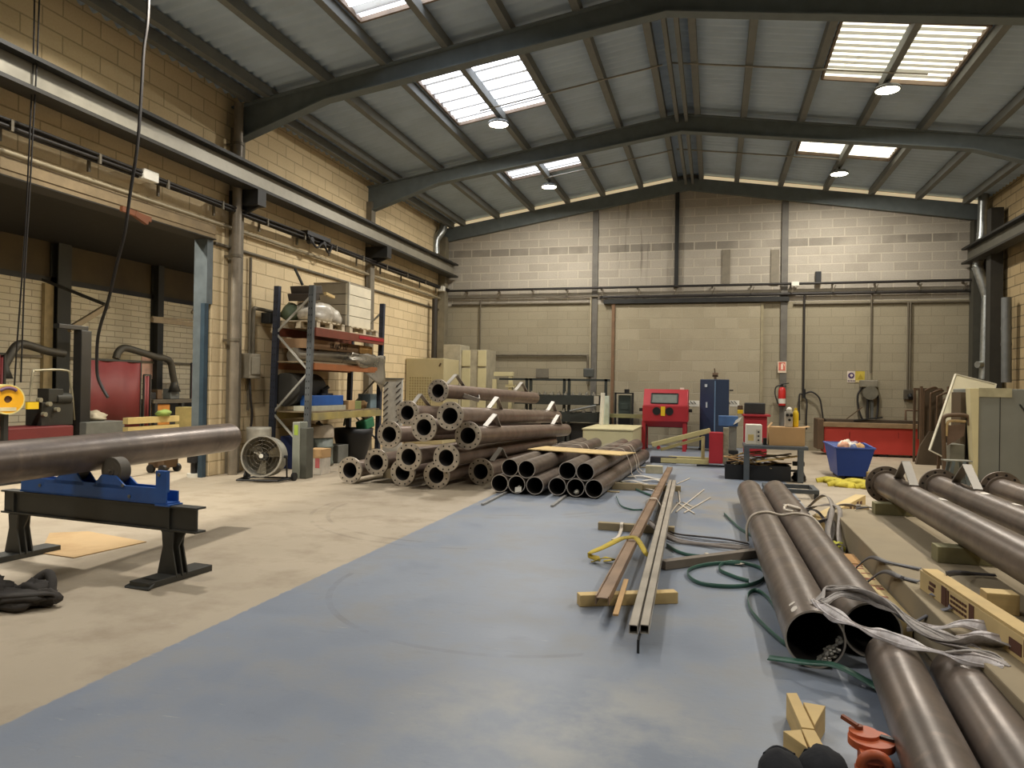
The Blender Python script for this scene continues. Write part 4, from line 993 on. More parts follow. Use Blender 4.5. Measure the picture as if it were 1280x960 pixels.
# cable bundle beside slab
TG = [[(.88, 7.9, .10), (1.0, 7.45, .33), (1.02, 7.0, .30), (.93, 6.6, .12), (.94, 6.1, .05), (.93, 5.9, .12)], [(.92, 8.1, .05), (.90, 7.6, .18), (.98, 7.2, .28), (1.06, 6.9, .30), (1.0, 6.5, .16), (.97, 6.2, .05)],
      [(1.30, 7.3, .27), (1.12, 7.25, .28), (1.02, 7.1, .24), (.95, 6.8, .10), (.92, 6.45, .06), (.96, 6.15, .13)], [(.86, 7.3, .03), (.93, 7.1, .14), (1.0, 6.85, .2), (.97, 6.65, .1), (.9, 6.4, .03), (.93, 6.05, .02)],
      [(.90, 8.5, .13), (.80, 8.1, .16), (.84, 7.7, .15), (.93, 7.35, .2), (.99, 7.05, .12), (.95, 6.75, .05)]]
for k, pts in enumerate(TG):
    q = smooth_path(pts, 7)
    tag(MB().ribbon(q, .04, .006, [V((1, .3 * math.sin(i * .4 + k), .5 * math.cos(i * .3 + k * 2))) for i in range(len(q))]).build('flat_sling', KSTRAP if k == 4 else mat('sling_pale', (146, 138, 130), .8, 0, .2, 14)), ['highest pale strap arching over the slab corner', 'second pale strap of the tangle at the slab corner', 'pale strap of the tangle reaching onto the slab', 'lowest pale strap of the tangle on the floor by the slab', 'dark strap over the printed timber beyond the pipes'][k], 'strap', 'tangled straps beside the slab')
tag(MB().blob((.96, 6.35, .06), (.07, .09, .055), 6, .4, 2.4, 10, 16, .1).build('yellow_rag', mat('rag_yellow', (186, 184, 60), .8)), 'yellow green rag between the right middle pipe and the slab', 'rag')
for k, (px, py) in enumerate(((1040, 604), (1072, 606), (1055, 609), (1090, 612))):
    c = FL(px, py); tag(MB().ribbon(smooth_path([c + V((-.2, .02, .01)), c + V((-.05, .1, .035)), c + V((.12, .0, .02)), c + V((.02, -.06, .012)), c + V((.2, -.03, .01))]), .10, .02, V((.2, .5, 1))).blob(c + V((.02, .02, .03)), (.14, .08, .04), k + 3, .4, 2.2, 8, 14, .2).build('yellow_strap', mat('strap_yellow', (204, 188, 66), .8, 0, .2, 8)), ['left', 'right', 'middle', 'nearest'][k] + ' yellow strap on the floor in front of the skip', 'strap', 'yellow straps in front of the skip')

# ------------------------------------------------------------------ foreground chocks, orange clamp, black clothes
def wb(name, poly, h, label, m=WOOD, z=0):
    tag(MB().prism([(x, y, z) for x, y in poly], (0, 0, h)).build(name, m, bevel=.002), label, 'wood block')
wb('wood_offcut', [(.294, 3.122), (.335, 3.135), (.362, 2.82), (.318, 2.82)], .10, 'long pine offcut pointing away, top of the star of offcuts')
wb('wood_offcut', [(.349, 3.05), (.428, 3.04), (.366, 2.85)], .10, 'triangular pine offcut on the right of the star')
wb('wood_offcut', [(.252, 2.77), (.314, 2.80), (.322, 2.66)], .10, 'triangular pine offcut on the left of the star')
wb('wood_offcut', [(.317, 2.808), (.362, 2.81), (.384, 2.62), (.334, 2.62)], .10, 'long pine offcut next to the black clothes')
bc = MB()
c0 = FL(978, 985); c1 = FL(1030, 985)
bc.blob(c0 + V((0, 0, .035)), (.075, .13, .075), 2, .10, 1.4, 18, 28, .4).blob(c1 + V((0, 0, .04)), (.085, .14, .08), 7, .10, 1.4, 18, 28, .4)
bc.blob((c0 + c1) / 2 + V((0, -.09, .03)), (.16, .12, .05), 11, .12, 1.3, 14, 24, .3)
bc.tube(smooth_path([c0 + V((-.05, .05, .075)), c0 + V((-.01, .09, .085)), c0 + V((.04, .06, .08))]), .012, 8).tube(smooth_path([c1 + V((-.05, .05, .085)), c1 + V((.0, .10, .085)), c1 + V((.05, .05, .085))]), .012, 8)
tag(bc.build('black_clothes', BCLOTH), 'black clothes bundle at the lower picture edge beside the offcuts', 'clothes')
t = thing('pipe_clamp', FL(1100, 945), 'orange cast pipe clamp standing on the floor by the nearest pipe', 'clamp')
cc = V((.545, 2.775, 0))
MB().cyl(cc + V((0, .03, .075)), cc + V((0, .03, .10)), .076, 28).cyl(cc + V((-.02, .05, .10)), cc + V((-.02, .05, .112)), .05, 20).cyl(cc + V((0, .03, 0)), cc + V((0, .03, .075)), .045, 16).build('disc', ORANGE, t, bevel=.004)
MB().cyl(cc + V((-.035, .065, .1)), cc + V((-.035, .065, .125)), .014, 12).bar(cc + V((-.04, .06, .122)), cc + V((-.085, .10, .135)), .014, .014).build('lever', mat('rod_rust', (128, 66, 40), .6), t)
MB().tube(arc(cc + V((-.01, -.085, .05)), .045, 0, PI * 1.0, 14, (1, 0, 0), (0, 0, 1)), .016, 10).bar(cc + V((-.055, -.085, 0)), cc + V((-.055, -.085, .05)), .032, .032).bar(cc + V((.035, -.085, 0)), cc + V((.035, -.085, .05)), .032, .032).box(cc.x - .05, cc.x + .03, cc.y - .085, cc.y + .0, .06, .085).build('yoke', ORANGE, t)
MB().bar(cc + V((.03, .04, .105)), cc + V((.075, .02, .105)), .02, .01).build('slot', BLACK, t)
# ------------------------------------------------------------------ storage rack by the left wall
RXF, RXB, RY0, RY1 = -5.9, -6.5, 9.78, 12.2
rk = thing('pallet_rack', ((RXF + RXB) / 2, (RY0 + RY1) / 2, 0), 'tall blue grey storage rack with orange beams against the tan wall', 'rack')
POST = mat('rack_post', (62, 66, 78), .5, .3, .15); POSTL = mat('rack_post_front', (112, 116, 118), .4, .5, .15)
lean = .05
def rp(x, y, z): return V((x + (z * .012), y + z * .02, z))
for x, y, h, m in ((RXF, RY0, 2.80, POSTL), (RXB, RY0, 2.80, POST), (RXF, RY1, 2.80, POST), (RXB, RY1, 2.80, POST)):
    p = MB()
    a, b = rp(x, y, 0), rp(x, y, h)
    up = V((0, 1, 0))
    p.bar(a + V((.0, -.035, 0)), b + V((0, -.035, 0)), .08, .004, up=up)
    for s in (1, -1): p.bar(a + V((s * .04, 0, 0)), b + V((s * .04, 0, 0)), .004, .07, up=up)
    k = 0
    z = .15
    hs = MB()
    while z < h - .05:
        for s in (.02, -.02): p.obox(rp(x + s, y - .0385, z), (.006, 0, 0), (0, .0015, 0), (0, 0, .012), 1)
        z += .1
    p.obox(a + V((0, 0, .004)), (.06, 0, 0), (0, .06, 0), (0, 0, .004))
    p.build('post', [m, BLACK], rk)
for y in (RY0, RY1):
    zz = [(.35, 1, .95), (.95, 0, 1.45), (1.45, 1, 2.02), (2.02, 0, 2.62)]
    seq = [(RXF, .30), (RXB, .86), (RXF, 1.50), (RXB, 2.08), (RXF, 2.66)]
    for (xa, za), (xb, zb) in zip(seq[:-1], seq[1:]):
        MB().bar(rp(xa, y, za), rp(xb, y, zb), .025, .03).build('brace', mat('brace_zinc', (190, 188, 178), .4, .4), rk)
RB = mat('rack_beam_rust', (124, 66, 48), .55, .2, .15); RO = mat('rack_beam_orange', (158, 98, 58), .5, .1, .12); RG = mat('rack_beam_yellow', (176, 158, 96), .55, .1, .25, 3, dirt=(110, 116, 104), dirtamt=.6)
for z, h, m in ((2.04, .13, RB), (1.53, .10, RO), (.76, .11, RG)):
    for x in (RXF + .045, RXB - .0):
        MB().bar(rp(x, RY0 + .04, z + h / 2), rp(x, RY1 - .04, z + h / 2), .045, h, up=V((0, 0, 1))).build('beam', m, rk, bevel=.003)
DECK = mat('deck_board', (132, 116, 90), .8, 0, .15)
for z in (1.635, .875): MB().box(RXB + .03, RXF + .05, RY0 + .05, RY1 - .05, z, z + .02).build('deck', DECK, rk)
MB().bar(rp(RXF + .07, RY1 - 1.0, 2.12), rp(RXF + .07, RY1 - .05, 2.12), .012, .05, up=V((0, 0, 1))).build('red_strip', RED, rk)
T = 2.17
def pallet(x0, x1, y0, y1, z, label):
    t = thing('wooden_pallet', ((x0 + x1) / 2, (y0 + y1) / 2, z), label, 'pallet')
    pm = mat('pale_pallet', (198, 184, 156), .85, 0, .15)
    n = 6; m = MB()
    for i in range(n):
        y = y0 + (y1 - y0) * (i + .5) / n; m.box(x0, x1, y - .045, y + .045, z + .10, z + .12)
    m.build('top_boards', pm, t)
    for i in range(3):
        x = x0 + .05 + (x1 - x0 - .1) * i / 2
        for j in range(3):
            y = y0 + .06 + (y1 - y0 - .12) * j / 2; MB().box(x - .04, x + .04, y - .05, y + .05, z + .02, z + .10).build('block', pm, t)
        MB().box(x - .045, x + .045, y0, y1, z, z + .02).build('runner', pm, t)
pallet(-6.5, -5.85, 9.95, 10.85, T, 'pale pallet on the top rack shelf under the film wrapped load')
pallet(-6.5, -5.85, 11.0, 12.1, T, 'pale pallet on the top rack shelf under the white crate')
t = thing('wooden_crate', (-6.2, 11.5, T + .12), 'big white planked crate on the top rack shelf', 'crate')
cm = mat('crate_white', (218, 208, 182), .7, 0, .1, 3); cg = mat('crate_grey', (150, 140, 120), .75, 0, .12, 3)
Y0c, Y1c, zc0, zc1 = 10.98, 11.85, T + .12, T + .83
for k in range(4):
    za, zb = zc0 + (zc1 - zc0) * k / 4 + .005, zc0 + (zc1 - zc0) * (k + 1) / 4 - .005
    MB().box(-5.93, -5.90, Y0c, Y1c, za, zb).build('front_plank', cm, t, bevel=.003)
    MB().box(-6.5, -5.93, Y0c, Y0c + .03, za, zb).box(-6.5, -5.93, Y1c - .03, Y1c, za, zb).box(-6.53, -6.5, Y0c, Y1c, za, zb).build('side_plank', cg, t, bevel=.003)
MB().box(-6.53, -5.90, Y0c, Y1c, zc1, zc1 + .02).build('lid', cg, t)
MB().bar((-5.895, Y0c + .02, zc0), (-5.895, Y0c + .02, zc1 + .02), .05, .03, up=V((0, 1, 0))).build('corner_post', mat('crate_post', (190, 184, 168), .6), t)
tag(MB().blob((-6.18, 10.45, T + .24), (.30, .46, .22), 3, .22, 2.2, 16, 26, .42).blob((-6.1, 10.66, T + .22), (.24, .25, .17), 8, .3, 2.6, 12, 20, .35).build('wrapped_load', SHEETFOIL), 'film wrapped lumpy load on the top rack shelf', 'load')
tag(MB().blob((-6.4, 10.12, T + .25), (.14, .18, .16), 5, .25, 2, 10, 16, .2).build('green_bag', mat('bag_green', (92, 104, 78), .6)), 'dull green bag at the back of the top rack shelf', 'bag')
for k, (y, z, h) in enumerate(((10.05, T + .50, .11), (10.12, T + .62, .12))):
    o = MB().obox((-6.2, y + .1, z), (.17, .02, .0), (-.01, .18, .03), (0, -.02, h / 2)).build('steel_box', mat('dark_box', (70, 62, 54), .6, .2), bevel=.006); tag(o, ['lower dark steel box on top of the wrapped load', 'upper dark steel box on top of the wrapped load'][k], 'box')
tag(MB().bar((-6.2, 10.1, T + .68), (-6.25, 9.95, T + .92), .03, .03).build('iron_bar', DARK), 'dark iron bar sticking up from the steel boxes', 'bar')
tag(MB().bar((-5.95, 10.35, T + .58), (-5.95, 10.62, T + .55), .05, .04).build('wood_scrap', WOOD), 'pale wood scrap beside the rack post on the wrapped load', 'wood')
# shelf two: carton, metal roll
t = thing('long_carton', (-6.1, 11.1, 1.655), 'long brown carton with dark lettering on the second shelf', 'carton')
MB().box(-6.5, -6.02, 9.95, 12.16, 1.86, 2.01).build('box', mat('brown_carton', (142, 112, 80), .8, 0, .08), t, bevel=.005)
MB().box(-6.02, -6.0, 11.65, 12.15, 1.865, 2.0).build('end_panel', mat('tan_panel', (206, 160, 94), .7), t)
text('lettering', 'LILAJO  117', .115, (-6.012, 10.95, 1.935), (PI / 2, 0, PI / 2), mat('carton_ink', (50, 34, 24), .8), t, .002)
cr = MB()
n = 16
cx, cz, rr = -6.1, 1.765, .13
FOILM = mat('sheet_metal', (158, 152, 140), .28, .7, .15, 3, bump=.2)
cr.tube(smooth_path([(cx - .12, 9.9, cz - .02), (cx - .05, 10.6, cz), (cx, 11.4, cz + .0), (cx + .03, 12.28, cz - .0)], 4), .12, 20, rr=None)
o = cr.build('metal_roll', FOILM); tag(o, 'long roll of grey sheet metal sagging on the second shelf', 'metal roll')
sh = MB(); vs = []
N1, N2 = 18, 8
for i in range(N1 + 1):
    y = 11.0 + 1.28 * i / N1
    for j in range(N2 + 1):
        a = j / N2; d = max(0, (y - 11.2)) * .32
        vs.append((-5.80 + .05 * math.sin(a * 6 + y * 7) * a, y - .10 * a, 1.84 - a * (.14 + d * 1.5) + .012 * math.sin(y * 11 + a * 6)))
sh.add(vs, [(i * (N2 + 1) + j, (i + 1) * (N2 + 1) + j, (i + 1) * (N2 + 1) + j + 1, i * (N2 + 1) + j + 1) for i in range(N1) for j in range(N2)], True)
o = sh.build('hanging_sheet', FOILM); o.modifiers.new('solid', 'SOLIDIFY').thickness = .004; tag(o, 'crumpled grey metal sheet hanging over the second rack beam', 'metal sheet')
rn = MB()
for k in range(9):
    a = k * 2.4; r = .028 * math.sqrt(k) ; rn.hollow((-6.04 + r * math.cos(a) * 1.1, 12.24, 1.77 + r * math.sin(a) * 1.3), (-6.04 + r * math.cos(a) * 1.1, 12.36, 1.77 + r * math.sin(a) * 1.3), .024, .018, 10)
tag(rn.build('tube_bundle', mat('tube_white', (180, 170, 150), .6)), 'bundle of pale tube ends at the far end of the second shelf', 'tube bundle')
DKB = mat('duct_dark', (52, 50, 44), .7)
tag(MB().cyl((-6.35, 9.9, 1.22), (-6.35, 10.7, 1.22), .26, 20).build('dark_drum', DKB), 'dark drum lying at the near end of the middle shelf', 'drum')
SH = .895
o = MB().box(-6.15, -5.92, 10.0, 10.95, SH + .08, SH + .24).build('blue_crate', BLUE, bevel=.01); tag(o, 'blue plastic crate on the middle rack shelf', 'crate')
tag(MB().box(-6.2, -5.9, 9.9, 11.0, SH, SH + .079).build('white_tray', mat('tray', (176, 172, 150), .7), bevel=.004), 'pale tray under the blue crate', 'tray')
tag(MB().cyl((-6.05, 10.55, SH + .245), (-6.05, 10.55, SH + .33), .06, 14).cyl((-6.05, 10.55, SH + .33), (-6.0, 10.6, SH + .38), .03, 10).box(-6.1, -6.0, 10.4, 10.75, SH + .241, SH + .27).build('power_tool', BLACK), 'black power tool standing on the blue crate', 'tool')
for k, (y, m, lb, h) in enumerate(((10.02, YEL, 'yellow case low on the middle shelf', .10), (10.28, CARD, 'small carton low on the middle shelf, left of the yellow green box', .10), (11.15, CARD, 'small open carton beside the pale tray', .14), (11.5, mat('green_box', (132, 138, 84), .6), 'yellow green box on the middle shelf', .13))):
    pass
tag(MB().box(-6.1, -5.88, 11.05, 11.28, SH, SH + .15).build('carton', CARD, bevel=.004), 'small carton right of the pale tray on the middle shelf', 'carton')
tag(MB().box(-6.1, -5.90, 11.32, 11.55, SH, SH + .14).build('storage_box', mat('green_box', (132, 138, 84), .6), bevel=.006), 'yellow green box on the middle shelf', 'box')
tag(MB().blob((-6.0, 11.72, SH + .07), (.1, .12, .08), 3, .4, 2.4, 10, 16, .1).build('brown_sack', mat('sack', (126, 98, 62), .9)), 'brown sack on the middle rack shelf', 'sack')
tag(MB().box(-6.15, -5.9, 11.9, 12.15, SH, SH + .26).build('plastic_box', mat('grey_blue_box', (124, 142, 150), .3), bevel=.01), 'translucent grey blue box at the far end of the middle shelf', 'box')
# floor under rack
t = thing('gas_cylinder_case', FL(366, 598), 'tall grey narrow cabinet standing before the rack post', 'cabinet')
cxp = FL(366, 598)
MB().box(cxp.x - .02, cxp.x + .10, cxp.y, cxp.y + .2, 0, .78).build('body', mat('grey_body', (150, 152, 138), .5, .1, .1), t, bevel=.01)
MB().box(cxp.x + .1, cxp.x + .2, cxp.y + .01, cxp.y + .19, 0, .7).build('side', mat('grey_dark', (84, 84, 74), .6), t, bevel=.008)
MB().box(cxp.x + .01, cxp.x + .07, cxp.y - .004, cxp.y, .6, .74).build('sticker', mat('lime', (166, 188, 76), .5), t)
t = thing('paper_box', FL(392, 592), 'white carton with red print and brown top on the floor at the rack foot', 'carton')
b0 = FL(383, 593)
MB().box(b0.x, b0.x + .24, b0.y, b0.y + .26, 0, .28).build('box', mat('white_carton', (212, 204, 190), .7), t, bevel=.004)
MB().box(b0.x - .003, b0.x + .243, b0.y - .003, b0.y + .263, .24, .37).build('flaps', CARD, t, bevel=.004)
MB().box(b0.x + .14, b0.x + .21, b0.y - .004, b0.y - .001, .1, .24).build('print', mat('red_print', (206, 110, 110), .7), t)
MB().box(b0.x + .03, b0.x + .07, b0.y - .004, b0.y - .001, .17, .2).box(b0.x + .03, b0.x + .07, b0.y - .004, b0.y - .001, .11, .14).build('print', BLACK, t)
t = thing('oil_drum', (-6.2, 10.6, 0), 'grey green drum with a dirty white top under the rack', 'drum')
MB().lathe([(0, 0), (.25, 0), (.25, .04), (.24, .06), (.24, .28), (.255, .29), (.24, .30), (.24, .46), (0, .46)], (-6.15, 10.55, .02), n=28).build('body', mat('drum_green', (110, 116, 106), .5), t)
MB().lathe([(.255, .44), (.25, .60), (.21, .64), (0, .64)], (-6.15, 10.55, .02), n=28).build('lid', mat('drum_lid', (186, 172, 150), .7, dirt=(110, 80, 60)), t)
tag(MB().tube(smooth_path([(-6.0, 10.4, .66), (-6.1, 10.5, .68), (-6.2, 10.6, .67), (-6.25, 10.75, .69)]), .025, 8).build('work_glove', DARK), 'dark hose piece lying on the drum lid', 'hose')
tag(MB().lathe([(0, 0), (.22, 0), (.34, .45), (.35, .55), (.33, .55), (.21, .04)], (-6.1, 11.65, .0), n=24).build('black_tub', BLACK), 'big black plastic tub under the far half of the rack', 'tub')
tag(MB().obox((-5.92, 11.75, .62), (.1, .0, .02), (0, .16, .03), (0, -.03, .09)).build('green_can', mat('can_green', (52, 118, 82), .5), bevel=.02), 'green canister resting on the black tub', 'canister')
tag(MB().tube(smooth_path([(-6.2, 11.5, .6), (-6.2, 11.6, .75), (-6.05, 11.75, .78), (-5.98, 11.85, .7)]), .02).build('white_hose', mat('hose_grey', (140, 146, 140), .5)), 'grey hose loop above the black tub', 'hose')
tag(MB().lathe([(0, 0), (.17, 0), (.18, .3), (.175, .32), (0, .32)], (-6.52, 9.5, .0), n=20).lathe([(.17, .33), (.18, .62), (.175, .66), (0, .66)], (-6.52, 9.5, .0), n=20).build('white_pail', mat('pail_white', (190, 184, 168), .5)), 'tall white pail stack by the wall behind the fan', 'pail')
tag(MB().box(-6.45, -6.1, 9.95, 10.3, .0, .5).build('navy_box', mat('navy_box', (30, 40, 78), .6), bevel=.01), 'navy box on the floor inside the near end of the rack', 'box')
tag(MB().box(-6.4, -6.0, 10.95, 11.3, .0, .3).build('grey_case', mat('case_grey', (116, 116, 108), .6), bevel=.01), 'grey case between the drum and the black tub', 'case')
# ------------------------------------------------------------------ drum fan
fc = PY(331, 568, 8.55)
t = thing('drum_fan', (fc.x, 8.6, 0), 'round metal drum fan on a wheeled frame beside the rack', 'fan')
fc.z = .335
fa = V((.22, -1, .12)).normalized(); R_ = .265
e1, e2, _ = basis(fa)
MB().hollow(fc - fa * .13, fc + fa * .12, R_, R_ - .006, 40).hollow(fc + fa * .11, fc + fa * .125, R_ + .012, R_ - .01, 40).build('housing', mat('fan_metal', (190, 186, 174), .35, .6, .1), t)
gm = MB()
for r in (.06, .11, .16, .21, .25): gm.tube(arc(fc + fa * .115, r, 0, 2 * PI, 28, e1, e2)[:-1], .0025, 5, True)
for k in range(8):
    a = 2 * PI * k / 8; d = e1 * math.cos(a) + e2 * math.sin(a); gm.bar(fc + fa * .115 + d * .02, fc + fa * .115 + d * (R_ - .005), .004, .004)
gm.build('front_grille', mat('grille_wire', (110, 104, 92), .4, .5), t)
MB().cyl(fc + fa * .118, fc + fa * .13, .028, 20).build('badge', WHITE, t)
for k in range(3):
    a = 2 * PI * k / 3 + .6; d = e1 * math.cos(a) + e2 * math.sin(a); s = fa.cross(d)
    MB().prism([fc + d * .04 - s * .03 - fa * .02, fc + d * .23 - s * .10 - fa * .05, fc + d * .24 + s * .06 + fa * .01, fc + d * .04 + s * .03 + fa * .02], fa * .004).build('blade', mat('blade_grey', (126, 118, 100), .5, .3), t)
MB().cyl(fc - fa * .10, fc + fa * .03, .055, 16).build('motor', DARK, t)
MB().hollow(fc - fa * .135, fc - fa * .13, R_ - .005, .02, 30).build('rear_guard', mat('guard', (122, 114, 96), .6), t)
fr = MB()
for s in (1, -1):
    q = fc + e1 * s * (R_ + .03)
    fr.tube([q, V((q.x + .02 * s, q.y + .05, .06)), V((q.x + .02 * s, q.y - .16, .03)), V((q.x + .02 * s, q.y + .2, .03))], .012, 8)
    fr.cyl(q - e1 * s * .035, q + e1 * s * .01, .02, 10)
a1 = fc + e1 * (R_ + .03); a2 = fc - e1 * (R_ + .03)
fr.tube([V((a1.x + .02, a1.y - .16, .03)), V((a2.x - .02, a2.y - .16, .03))], .012).tube([V((a1.x + .02, a1.y + .2, .03)), V((a2.x - .02, a2.y + .2, .03))], .012)
fr.build('stand', BLACK, t)
for s in (1, -1):
    q = fc + e1 * s * (R_ + .06); MB().cyl((q.x - .02, q.y + .14, .055), (q.x + .02, q.y + .14, .055), .055, 16).build('wheel', BLACK, t)
hp = fc + e1 * (R_ * .55) + e2 * (R_ * .84); MB().tube(smooth_path([hp - fa * .06, hp - fa * .06 + V((.03, 0, .03)), hp + fa * .05 + V((.03, 0, .03)), hp + fa * .05]), .007).build('handle', BLACK, t)

# ------------------------------------------------------------------ back left corner
def fb(px0, py0, px1, py1, y):   # front face rectangle at depth y
    a, b = PY(px0, py1, y), PY(px1, py0, y); return a.x, b.x, a.z, b.z
x0, x1, z0, z1 = fb(506, 448, 555, 540, 15.4)
t = thing('enclosure', ((x0 + x1) / 2, 15.6, 0), 'beige machine enclosure with a mesh panel in the left back corner', 'enclosure')
MB().box(x0, x1, 15.4, 16.4, 0, z1).build('body', BEIGE, t, bevel=.012)
gx0, gx1, gz0, gz1 = fb(511, 471, 540, 500, 15.4)
MB().box(gx0, gx1, 15.392, 15.4, gz0 - .6, gz1).build('mesh_backing', mat('mesh_back', (166, 152, 112), .7), t)
g = MB(); nx = 9
for i in range(nx + 1): g.box(gx0 + (gx1 - gx0) * i / nx - .006, gx0 + (gx1 - gx0) * i / nx + .006, 15.384, 15.392, gz0 - .6, gz1)
z = gz1
while z > gz0 - .6: g.box(gx0, gx1, 15.384, 15.392, z - .006, z + .006); z -= (gx1 - gx0) / nx
g.build('mesh', CREAM, t)
MB().bar(PY(549, 458, 15.39), PY(551, 454, 15.39), .02, .03).build('latch', BROWN, t)
x0, x1, z0, z1 = fb(576, 437, 608, 540, 16.7)
t = thing('tall_cabinet', ((x0 + x1) / 2, 16.9, 0), 'tall cream double cabinet against the gable wall behind the stack', 'cabinet')
MB().box(x0, x1, 16.72, 17.5, 0, z1).build('body', mat('cab_grey', (168, 160, 138), .5), t, bevel=.01)
wx_ = x1 - x0
for a, b in ((0, .34), (.66, 1)):
    MB().box(x0 + wx_ * a, x0 + wx_ * b, 16.69, 16.72, .1, z1 - .45).box(x0 + wx_ * a, x0 + wx_ * b, 16.69, 16.72, z1 - .40, z1 - .02).build('door', CREAM, t, bevel=.006)
xs0, _, _, zs1 = fb(569, 431, 576, 540, 16.7)
tag(MB().box(xs0 - .3, x0 - .01, 16.6, 17.3, 0, zs1).build('side_locker', mat('locker_grey', (176, 168, 146), .5), bevel=.01), 'pale grey locker left of the cream double cabinet', 'locker')
# louvred rack panel
x0, x1, z0, z1 = fb(478, 474, 503, 560, 13.2)
t = thing('louvre_panel', ((x0 + x1) / 2, 13.2, 0), 'white panel with slanted slots standing by the rack end', 'panel')
MB().box(x0, x1, 13.2, 13.24, 0, z1).build('board', mat('panel_white', (206, 204, 196), .5), t, bevel=.005)
MB().box(x0 - .01, x1 + .01, 13.18, 13.26, z1, z1 + .02).build('top_rail', GREYST, t)
sl_ = MB()
z = z1 - .06
while z > .2:
    for xx in (x0 + .04, x1 - .09): sl_.bar((xx - .035, 13.194, z - .09), (xx + .06, 13.194, z), .012, .02)
    z -= .12
sl_.build('slots', mat('slot_dark', (88, 84, 80), .6), t)
# cream pillar machine
pm_ = 16.6
t = thing('cream_pillar', PY(628, 500, pm_), 'cream bracket pillar behind the topmost flanged pipe', 'machine')
a, b, c, d = fb(617, 465, 641, 470, pm_); MB().box(a, b, pm_, pm_ + .12, c, d).build('arm', CREAM, t, bevel=.006)
a, b, c, d = fb(635, 468, 640, 500, pm_); MB().box(a, b, pm_ + .01, pm_ + .11, 0, d).build('post', CREAM, t, bevel=.006)
a, b, c, d = fb(632, 481, 643, 484, pm_); MB().box(a, b, pm_ - .03, pm_ + .15, c, d).build('collar', CREAM, t)
a, b, c, d = fb(615, 474, 620, 500, pm_); MB().box(a, b, pm_, pm_ + .1, 0, d).build('post', CREAM, t)
# dark roller bench
bx0, bx1, _, ztop_ = fb(655, 474, 762, 480, 16.4)
t = thing('clamp_bench', ((bx0 + bx1) / 2, 16.6, 0), 'long dark steel bench with rows of bright clamps behind the stack', 'bench')
GD = mat('bench_green_dark', (46, 50, 46), .6, .2)
zt1 = PY(700, 492, 16.4).z; zt2 = PY(700, 513, 16.4).z
MB().box(bx0 - .6, bx1, 16.4, 16.46, ztop_ - .05, ztop_).build('top_rail', GD, t)
for px in (658, 663, 705, 711, 757): x = PY(px, 490, 16.4).x; MB().box(x - .03, x + .03, 16.4, 16.46, 0, ztop_).build('upright', GD, t)
for zz in (zt1, zt2):
    MB().box(bx0 - .2, bx1 - .25, 16.3, 16.95, zz - .25, zz - .03).build('shelf', GD, t)
    k = 0; x = bx0
    while x < bx1 - .35:
        MB().box(x, x + .07, 16.3, 16.42, zz - .03, zz + .01).cyl((x + .035, 16.36, zz + .01), (x + .035, 16.36, zz + .05), .018, 8).build('clamp', ALU, t); x += .16 if zz == zt1 else .23
MB().box(bx0 - .2, bx1 - .25, 16.5, 16.95, 0, zt2 - .3).build('base', BLACK, t)
MB().cyl(PY(712, 514, 16.25), PY(745, 507, 16.25), .025, 8).build('rod', GREYST, t)
tag(MB().obox(PY(736, 466, 16.7) , (.12, 0, 0), (0, .05, 0), (0, 0, .1)).build('grey_motor', mat('motor_dark', (72, 74, 70), .6), bevel=.02), 'dark motor on the right end of the clamp bench', 'motor')
a, b, c, d = fb(670, 461, 686, 472, YB - .01); tag(MB().box(a, b, YB - .03, YB - .001, c, d).build('wall_plate', mat('plate_grey', (112, 106, 92), .7)), 'small grey plate on the gable wall above the bench', 'plate')
# white tube and box
a, b, c, d = fb(747, 491, 753, 535, 15.7)
tag(MB().cyl(((a + b) / 2, 15.75, 0), ((a + b) / 2 + .05, 15.75, d), .045, 14).build('white_tube', WHITE), 'white tube standing upright behind the cream box', 'tube')
a, b, c, d = fb(753, 495, 761, 535, 16.0)
tag(MB().box(a, b, 16.0, 16.15, 0, d).build('white_column', mat('pale_mint', (196, 206, 196), .5), bevel=.006), 'pale upright case beside the white tube', 'case')
a, b, c, d = fb(741, 495, 747, 505, 16.1); tag(MB().box(a, b, 16.25, 16.295, c, d).build('label_card', mat('card_grey', (168, 160, 146), .7)), 'small pale card hanging on the clamp bench', 'card')
# cream box
YC = 14.25
x0, x1, z0, z1 = fb(728, 537, 791, 572, YC)
t = thing('cream_cabinet', ((x0 + x1) / 2, YC + .5, 0), 'low cream cabinet behind the bare pipes', 'cabinet')
MB().box(x0, x1, YC, YC + 1.9, .03, z1 - .03).build('body', CREAM, t, bevel=.012)
MB().box(x0 - .015, x1 + .015, YC - .015, YC + 1.9, z1 - .03, z1).build('lid', CREAM, t, bevel=.006)
MB().box(x0 + .05, x1 - .05, YC + .05, YC + 1.8, 0, .03).build('plinth', BLACK, t)
a, b = PY(756, 520, 16.2), PY(812, 520, 16.2)
t = thing('green_plank', ((a.x + b.x) / 2, 16.2, a.z), 'weathered green plank on trestles behind the cream cabinet', 'plank')
MB().box(a.x, b.x, 16.2, 16.45, a.z - .03, a.z + .05).build('plank', mat('plank_green', (120, 118, 84), .8, 0, .15), t)
for x in (a.x + .1, b.x - .1): MB().box(x - .03, x + .03, 16.25, 16.4, 0, a.z - .03).build('leg', DARK, t)
